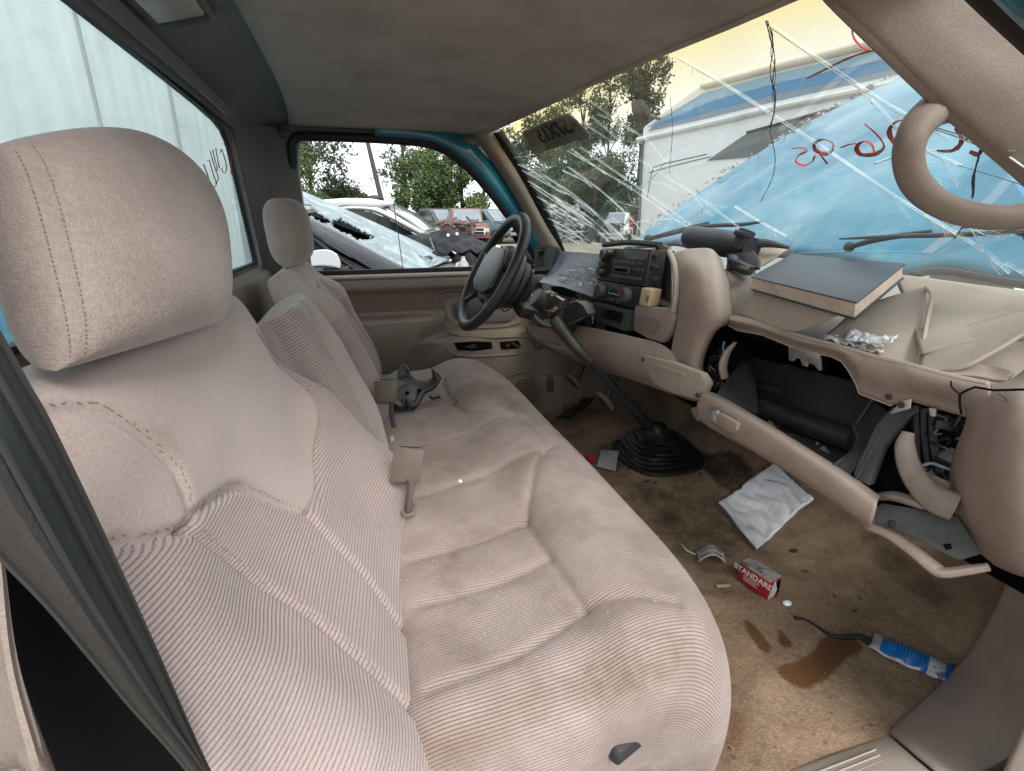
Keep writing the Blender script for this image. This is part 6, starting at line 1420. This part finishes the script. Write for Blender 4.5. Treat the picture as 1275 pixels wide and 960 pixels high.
add('dash_top', s_loft([[tuple(p_ + V3((-.02, 0, -.12))) for p_ in (nt_, (nt_ + ft_) / 2, ft_)], [tuple(p_ + V3((-.05, 0, -.07))) for p_ in (nb_, (nb_ + fb_) / 2, fb_)]], 6, 6), M['void'], gc, thick=.01)
add('airbag', [s_ball(P(455 + 11 * k, 305 + 5.5 * k + (k % 3) * 2, Y=2.3), (random.uniform(.05, .10), .12, random.uniform(.025, .05)), 8) for k in range(7)], mat('limp_airbag', (.42, .55, .55), .8, var=(.32, .44, .45), vscale=14), gc)
def gpoly(name, pts, y, m_, d=.06, bev=.01): return add(name, s_slab([P(a, b, Y=y) for a, b in pts], (0, d, 0), bev), m_, gc)
apil = [(352, 246), (374, 264), (428, 292), (470, 315), (518, 340), (512, 360), (478, 345), (440, 322), (405, 300), (380, 284), (352, 268)]
gpoly('windshield_pillar', apil, 1.93, M['car_grey'])
gpoly('door', [(340, 262), (380, 284), (405, 300), (440, 322), (478, 345), (500, 420), (340, 420)], 1.99, M['car_grey'], .12)
gpoly('door_glass', [(345, 272), (381, 293), (402, 308), (408, 330), (345, 330)], 1.975, M['car_glass'], .01, 0)
add('window_trim', s_tube([P(a, b, Y=1.965) for a, b in ((345, 270), (382, 291), (405, 309), (445, 338), (452, 350))], .012, 8, 16), M['rubber'], gc)
mr_ = add('side_mirror', s_loft([[tuple(P(a, b, Y=1.80)) for a, b in r] for r in ([(384, 315), (395, 311), (410, 311), (420, 316)], [(384, 320), (398, 316), (414, 317), (424, 326)], [(384, 331), (400, 330), (414, 331), (424, 333)])], 14, 14), M['chrome'], gc, thick=.05)
add('mirror_base', s_slab([P(a, b, Y=1.84) for a, b in ((402, 334), (426, 333), (434, 331), (438, 340), (420, 347), (400, 345))], (0, .06, 0), .008), M['rubber'], mr_)
add('front_fender', s_loft([[(.30, 1.95, 1.10), (.35, 2.3, 1.125), (.4, 2.8, 1.13)], [(.62, 1.92, 1.10), (.65, 2.3, 1.12), (.7, 2.8, 1.12)], [(1.0, 1.92, 1.08), (1.0, 2.3, 1.10), (1.0, 2.8, 1.09)], [(1.5, 1.95, 1.02), (1.5, 2.3, 1.04), (1.5, 2.8, 1.03)]], 14, 14), M['car_dgrey'], gc, thick=.02)
add('fender_side', s_box((.9, 1.97, .8), (1.5, .06, .55), None, .03), M['car_grey'], gc)
add('cabin', s_loft([[(x, y, z) for y, z in ((2.0, 1.0), (2.05, 1.5 - .0), (2.15, 1.62), (3.1, 1.64), (3.2, 1.5), (3.25, 1.0))] for x in (-.52, -1.2, -2.2, -3.0)], 20, 8), M['car_grey'], gc, thick=.01)
add('interior', s_box((-.9, 2.6, .9), (1.9, 1.1, .5), None, .1), M['void'], gc)
for x in (1.05, -2.1):
    w_ = add('wheel', s_rev((x, 1.96, .34), (0, 1, 0), [(0, 0), (.32, 0), (.34, .03), (.34, .2), (0, .2)], 24), M['asphalt_tyre'], gc)
    add('rim', s_rev((x, 1.955, .34), (0, -1, 0), [(.2, 0), (.2, .01), (.05, .02), (0, .02)], 16), M['chrome'], w_)
HB = [[(492, 295, 3.0), (507, 293, 3.05), (530, 293, 3.1), (541, 288, 3.1), (556, 283, 3.15), (572, 288, 3.15), (590, 296, 3.2), (612, 305, 3.2)],
      [(497, 298, 2.9), (512, 297, 2.95), (533, 300, 2.9), (542, 296, 2.9), (558, 294, 2.95), (575, 296, 3.0), (592, 302, 3.0), (610, 309, 3.0)],
      [(505, 305, 2.8), (518, 306, 2.8), (536, 312, 2.75), (543, 304, 2.75), (560, 303, 2.8), (578, 304, 2.8), (594, 308, 2.8), (606, 312, 2.8)],
      [(510, 316, 2.7), (522, 318, 2.7), (540, 318, 2.6), (552, 315, 2.6), (566, 313, 2.6), (582, 312, 2.6), (596, 313, 2.6), (606, 315, 2.6)]]
hg_ = loft_pts([[tuple(P(a, b, Y=y)) for a, b, y in r] for r in HB], 50, 24)
for jj in range(24):
    for ii in range(50):
        u_, v_ = ii / 49, jj / 23; k_ = abs(((u_ * 5.3 + v_ * 2.1) % 1) - .5) - .25; hg_[jj, ii, 2] += .055 * k_ * (.3 + v_); hg_[jj, ii, 1] += .10 * (abs(((u_ * 3.1 - v_ * 1.7) % 1) - .5) - .25)
hbo = add('hood', s_grid(hg_), M['car_black'], gc, thick=.012, label='black crumpled hood')
add('hood_hole', [s_rev(P(a, b, Y=2.84) + V3((0, -.03, 0)), (0, -1, .3), [(.012, 0), (.012, .004), (0, .004)], 10) for a, b in ((557, 292.5), (568, 291))][0], M['paper'], hbo)
add('hood_hole', s_rev(P(568, 291, Y=2.84) + V3((0, -.03, 0)), (0, -1, .3), [(.012, 0), (.012, .004), (0, .004)], 10), M['paper'], hbo)
add('torn_edge', s_tube([P(a, b, Y=2.68) for a, b in ((535, 296), (538, 304), (541, 312), (538, 318))], .006, 6, 12), M['metal'], hbo)
add('engine_wreck', [s_box((random.uniform(.35, 1.3), random.uniform(2.5, 3.2), random.uniform(1.02, 1.16)), (random.uniform(.05, .2), random.uniform(.05, .2), random.uniform(.03, .1)), (random.random(), random.random(), random.random()), .01) for _ in range(50)], M['car_black'], gc, kind='stuff')
gl_ = []
for k in range(60):
    c = P(random.uniform(470, 560), random.uniform(318, 334), Y=random.uniform(2.3, 2.6)); s_ = random.uniform(.01, .035)
    gl_.append(s_slab([c + V3((random.uniform(-s_, s_), random.uniform(-s_, s_), random.uniform(-s_, s_) * .6)) for _ in range(4)], (0, .004, 0)))
add('glass_rubble', gl_, M['shatter'], gc, kind='stuff', smooth=False)
tag(add('plastic_bottle', [s_rev(P(577, 333, Y=1.95), (0, 0, 1), [(.03, -.06), (.032, .02), (.012, .05), (.012, .065), (0, .065)], 12)], M['film'], None), 'clear plastic bottle standing on the grey car fender', 'bottle')
tag(add('paper_scrap', s_slab([P(a, b, Y=2.0) for a, b in ((566, 336), (568, 328), (572, 326), (574, 336))], (0, .01, 0)), M['paper'], None, smooth=False), 'white paper scrap on the grey car fender beside a bottle', 'paper scrap')
# antenna in front of the window
tag(add('antenna', s_tube([P(490, 253, Y=1.6), P(497, 300, Y=1.6), P(503, 345, Y=1.6)], .0022, 5), M['rubber'], None), 'thin black wire standing up before the shattered windshield', 'wire')

# ---- white SUV further back
sv = thing('parked_suv', 'white sport utility vehicle with dark windows behind the grey car', 'suv')
def sp_(px, py, y=4.2): return P(px, py, Y=y)
roofl = [(330, 262), (360, 252), (395, 249), (430, 246.5), (462, 247), (478, 250), (492, 253)]
pr_ = [sp_(*q) for q in roofl] + [sp_(552, 300), sp_(640, 312), V3((2.3, 4.2, .5)), V3((-2.6, 4.2, .5)), V3((-2.6, 4.2, 1.1))]
add('body', s_slab([sp_(552, 296), sp_(600, 302), sp_(640, 310), V3((2.2, 4.2, .4)), V3((-2.6, 4.2, .4)), V3((-2.6, 4.2, 1.15)), sp_(380, 292), sp_(470, 296)], (0, 1.8, 0), .05, 3), M['car_white'], sv)
add('cabin_roof', s_slab([sp_(*q) for q in roofl] + [sp_(488, 256), sp_(470, 258), sp_(430, 256), (sp_(340, 268))], (0, 1.7, 0), .04, 3), M['car_white'], sv)
add('windshield_pillar', s_slab([sp_(*q) for q in ((408, 259), (440, 256), (470, 258), (490, 266), (530, 290), (518, 291), (484, 272), (462, 263), (440, 261), (412, 263))], (0, .08, 0), .02), M['car_white'], sv)
add('pillar_line', s_tube([sp_(*q, 4.18) for q in ((412, 262), (440, 260.5), (464, 262.5), (486, 272), (522, 291))], .012, 6, 16), M['darkgrey'], sv)
add('side_glass', s_slab([sp_(*q, 4.23) for q in ((340, 268), (412, 263), (440, 261.5), (462, 263.5), (484, 273), (516, 292), (490, 297), (340, 295))], (0, .02, 0)), M['car_glass'], sv, smooth=False)
add('windshield', s_loft([[tuple(sp_(479, 257, 4.27)), tuple(sp_(487, 254, 4.9)), tuple(sp_(494, 254, 5.7))], [tuple(sp_(505, 272, 4.27)), tuple(sp_(516, 268, 4.9)), tuple(sp_(524, 269, 5.7))], [tuple(sp_(530, 290, 4.27)), tuple(sp_(542, 287, 4.9)), tuple(sp_(550, 286, 5.7))]], 12, 12), mat('suv_glass', (.15, .18, .20), .1, var=(.2, .23, .25), vscale=2, coat=.6), sv, thick=.01)
add('roof_fin', s_ball(sp_(467, 247, 4.9), (.09, .03, .035), 6), M['rubber'], sv)
for x in (1.3, -1.6): add('wheel', s_rev((x, 4.18, .38), (0, 1, 0), [(0, 0), (.36, 0), (.38, .03), (.38, .2), (0, .2)], 20), M['asphalt_tyre'], sv)

# ---- far wrecks: a generic pickup seen from the front or three quarters
def pickup(label, group, px, py_ground, scale, head, paint, hoodpaint=None, roofpaint=None, dist=None, grille=False):
    t = thing('wrecked_pickup', label, 'pickup truck', group)
    g = P(px, py_ground, Z=-.05) if dist is None else P(px, 268, Y=dist); g.z = -.05
    def add_(n, sh, m_, par=None, **k):
        o = add(n, sh, m_, None, **k); o.parent = par or t; return o
    hp = hoodpaint or paint; rp_ = roofpaint or paint
    add_('body', s_slab([(2.6, 0, .5), (2.62, 0, 1.0), (1.2, 0, 1.12), (-2.6, 0, 1.12), (-2.6, 0, .5)], (0, 0, 0)) if False else s_slab([(2.6, -.93, .45), (2.62, -.93, .98), (1.3, -.93, 1.12), (-2.6, -.93, 1.12), (-2.6, -.93, .45)], (0, 1.86, 0), .06, 2), paint)
    add_('hood', s_loft([[(1.25, y, 1.14), (1.9, y, 1.12), (2.55, y, 1.02), (2.64, y, .92)] for y in (-.86, -.3, .3, .86)], 8, 10), hp, thick=.02)
    add_('cab', s_loft([[(1.3, -.85 * k, z), (1.3, .85 * k, z)] for z, k in ()], 2, 2) if False else s_slab([(1.35, -.82, 1.1), (.55, -.76, 1.78), (.3, -.76, 1.84), (-.7, -.76, 1.84), (-.95, -.82, 1.1)], (0, 1.6, 0), .05, 2), rp_)
    add_('windshield', s_slab([(1.345, -.68, 1.16), (.62, -.62, 1.76), (.62, .68, 1.76), (1.345, .72, 1.16)], (.02, 0, .02)), M['suv_glass'] if 'suv_glass' in M else M['car_glass'], smooth=False)
    for sy in (-.79, .81): add_('side_glass', s_slab([(.95, sy, 1.2), (.5, sy * .97, 1.7), (-.55, sy * .97, 1.7), (-.7, sy, 1.2)], (0, .02 * (1 if sy > 0 else -1), 0)), M['car_glass'], smooth=False)
    add_('grille', s_box((2.65, 0, .78), (.06, 1.3, .32), None, .02), M['car_white'] if grille else M['car_black'])
    if grille:
        for yy in (-.32, .32):
            for zz in (.70, .86): add_('grille_opening', s_box((2.69, yy, zz), (.02, .56, .12), None, .01), M['car_black'])
    else: add_('bumper', s_box((2.7, 0, .52), (.14, 1.8, .18), None, .04), M['metal'])
    for sy in (-.74, .74): add_('headlight', s_box((2.64, sy, .82), (.06, .24, .2), None, .02), M['dome'])
    for x in (1.7, -1.6):
        for sy in (-.98, .74): add_('wheel', s_rev((x, sy, .38), (0, 1, 0), [(0, 0), (.36, 0), (.38, .03), (.38, .22), (0, .24)], 16), M['asphalt_tyre'])
    t.location = g; t.rotation_euler = (0, 0, R(head)); t.scale = (scale,) * 3
    return t
M['suv_glass'] = mat('pale_glass', (.13, .16, .18), .12, var=(.2, .23, .25), vscale=2, coat=.5)
pickup('dark pickup wreck far off behind the crumpled black hood', 'far wrecks', 545, 0, 1.0, -70, M['car_dgrey'], dist=28)
pickup('reddish pickup wreck with white barred grille far off left of the wheel', 'far wrecks', 578, 0, 1.0, -95, M['car_red'], dist=26, grille=True)
pickup('teal wreck peeking past the driver side windshield pillar', 'far wrecks', 606, 0, 1.0, -60, M['far_teal'], dist=29)
pickup('white pickup wreck with open front seen through the cracked glass', 'far wrecks', 765, 300, .9, -125, M['car_white'], hoodpaint=M['car_black'])
pickup('dark pickup wreck with red roof seen through the cracked glass', 'far wrecks', 715, 297, .95, -120, M['car_dgrey'], roofpaint=M['car_red'])
for (nm, lab, pxs, n_, mm) in (('scrap_heap', 'low heap of tangled grey scrap seen through the left cracked glass', (648, 720, 255, 298, 17), 190, 'dark_metal'), ('scrap_heap', 'rusty red scrap heap before the far dark pickup', (548, 590, 276, 292, 20), 110, 'rusty')):
    if mm not in M: M[mm] = mat(mm, (.16, .17, .18) if mm == 'dark_metal' else (.13, .06, .05), .7, .1, var=(.3, .31, .32) if mm == 'dark_metal' else (.10, .09, .085), vscale=6)
    t_ = []
    for k in range(n_):
        c = P(random.uniform(pxs[0], pxs[1]), random.uniform(pxs[2], pxs[3]), Y=pxs[4] + random.uniform(-1, 1))
        t_.append(s_box(c, (random.uniform(.1, .7), random.uniform(.04, .16), random.uniform(.03, .12)), (random.uniform(-.7, .7), random.uniform(-.7, .7), random.uniform(0, 3)), .02))
    ob = tag(add(nm, t_, M[mm], None), lab, 'scrap heap'); ob['kind'] = 'stuff'; del ob['category']

# ---- trees
def leafmat(n, a, b): return mat(n, a, .7, var=b, vscale=.5, spec=.3)
LEAF = [leafmat('leaf_deep', (.035, .062, .026), (.055, .085, .033)), leafmat('leaf_mid', (.05, .092, .028), (.08, .12, .035)), leafmat('leaf_bright', (.085, .135, .035), (.115, .155, .045)), leafmat('leaf_olive', (.055, .068, .035), (.08, .09, .05))]
BARK = mat('bark', (.05, .042, .035), .95, var=(.085, .073, .062), vscale=8, grain=.8, gscale=30)
def tree(label, base, h, cr_w, cr_lo, m_, n=2600, leaf=.2, seed=0, lean=(0, 0), sparse=.0, trunk=.16, blobs=16, group='trees at the yard edge'):
    rg = np.random.RandomState(seed); t = thing('tree', label, 'tree', group)
    top = V3((base.x + lean[0], base.y + lean[1], base.z + h))
    add('trunk', s_tube([base, base * .6 + top * .4 + V3((rg.uniform(-.1, .1), 0, 0)), base * .12 + top * .88], [trunk, trunk * .7, trunk * .25], 8, 14), BARK, t)
    br = []
    C = []
    for k in range(blobs):
        f = rg.uniform(cr_lo, 1.0); rad = cr_w * (1 - abs((f - cr_lo) / (1 - cr_lo) - .35) ** 1.6 * .8) * rg.uniform(.25, 1.0); an = rg.uniform(0, 2 * math.pi)
        ax_ = base * (1 - f) + top * f; c = ax_ + V3((rad * math.cos(an), rad * math.sin(an), rg.uniform(-.3, .3)))
        C.append((c, cr_w * rg.uniform(.28, .5)))
        br.append(s_tube([base * (1 - f * .8) + top * f * .8, (ax_ + c) / 2 + V3((0, 0, .05)), c], [trunk * .28, trunk * .16, trunk * .06], 5, 6))
    add('limbs', br, BARK, t)
    V = []; F = []
    n = int(n * (3.0 if leaf > .175 else 2.2)); leaf = leaf * .68; per = max(1, n // blobs)
    for c, r in C:
        d = rg.normal(size=(per, 3)); d /= np.linalg.norm(d, axis=1)[:, None]; rr = r * rg.uniform(.25, 1, per) ** .6
        pc_ = np.array(c) + d * rr[:, None] * np.array([1, 1, .75])
        # twig clusters: leaves bunch around sub centres
        sub = pc_[rg.randint(0, max(1, per // 9), per)] + rg.normal(size=(per, 3)) * leaf * 1.1
        for q in sub:
            a = rg.normal(size=3); a /= np.linalg.norm(a); b = rg.normal(size=3); b -= a * a.dot(b); b /= np.linalg.norm(b); s_ = leaf * rg.uniform(.5, 1.1); k0 = len(V)
            V += [tuple(q + a * s_), tuple(q + b * s_ * .5), tuple(q - a * s_), tuple(q - b * s_ * .5)]; F.append((k0, k0 + 1, k0 + 2, k0 + 3))
    add('crown', (V, F), m_, t, smooth=False)
    return t
def tp(px, y):
    p = P(px, 268, Y=y); p.z = -.05; return p
tree('pale green spreading tree at the rear edge of the driver window', tp(392, 34), 6.6, 2.4, .25, LEAF[3], 3600, .17, 1, blobs=26)
tree('low rounded tree at the very rear corner of the driver window', tp(362, 30), 5.2, 2.2, .2, LEAF[1], 2600, .17, 2, blobs=20)
tree('small drooping tree right of the pale spreading tree', tp(428, 36), 3.8, 1.7, .3, LEAF[0], 2200, .16, 3, blobs=18)
tree('small distant bush tree left of the bare trunk', tp(449, 44), 3.2, 1.0, .3, LEAF[3], 900, .15, 4, blobs=9)
tree('tall bare leaning trunk in the middle of the driver window', V3((tp(486, 30).x, 30, -.05)), 11.5, 1.3, .80, LEAF[3], 900, .16, 5, (-1.9, 0), trunk=.17, blobs=10)
tree('tall thin pine with ragged sprays right of the bare trunk', tp(505, 36), 10.5, 1.9, .30, LEAF[3], 1900, .17, 6, blobs=34)
tree('second ragged pine behind the bushy trees', tp(540, 42), 11.5, 2.4, .42, LEAF[3], 1800, .18, 7, blobs=30)
tree('dense bushy green tree right of the trunk', tp(520, 33), 4.6, 1.8, .08, LEAF[1], 3400, .17, 8, blobs=22)
tree('bright leafy tree above the far dark pickup', tp(548, 34), 5.1, 1.7, .08, LEAF[2], 3200, .17, 9, blobs=22)
tree('deep green tree above the far red pickup', tp(575, 33), 5.6, 1.9, .08, LEAF[1], 3400, .17, 10, blobs=22)
tree('broad green tree against the driver side pillar', tp(604, 32), 5.6, 2.0, .08, LEAF[2], 3400, .17, 11, blobs=22)
tree('dark tree behind the temporary plate', tp(655, 34), 7.2, 2.2, .06, LEAF[0], 3400, .2, 12, blobs=24)
tree('mid green tree right of the plate behind the cracks', tp(690, 35), 8.3, 2.4, .06, LEAF[1], 3600, .2, 13, blobs=26)
tree('tall olive tree above the red roofed wreck', tp(722, 36), 9.8, 2.6, .06, LEAF[0], 4200, .2, 14, blobs=28)
tree('tallest dark tree left of the motorhome mirror', tp(752, 36), 11.2, 2.6, .05, LEAF[0], 4600, .2, 15, blobs=30)
tree('ragged tree half hidden by the motorhome front', tp(792, 37), 12.0, 2.4, .1, LEAF[3], 3800, .2, 16, blobs=28)
tree('low scrub tree filling the gap above the scrap heap', tp(672, 28), 3.2, 1.9, .05, LEAF[0], 2600, .16, 17, blobs=18)
tree('low dark scrub tree behind the white wreck', tp(740, 31), 5.0, 2.2, .05, LEAF[0], 3000, .18, 18, blobs=20)
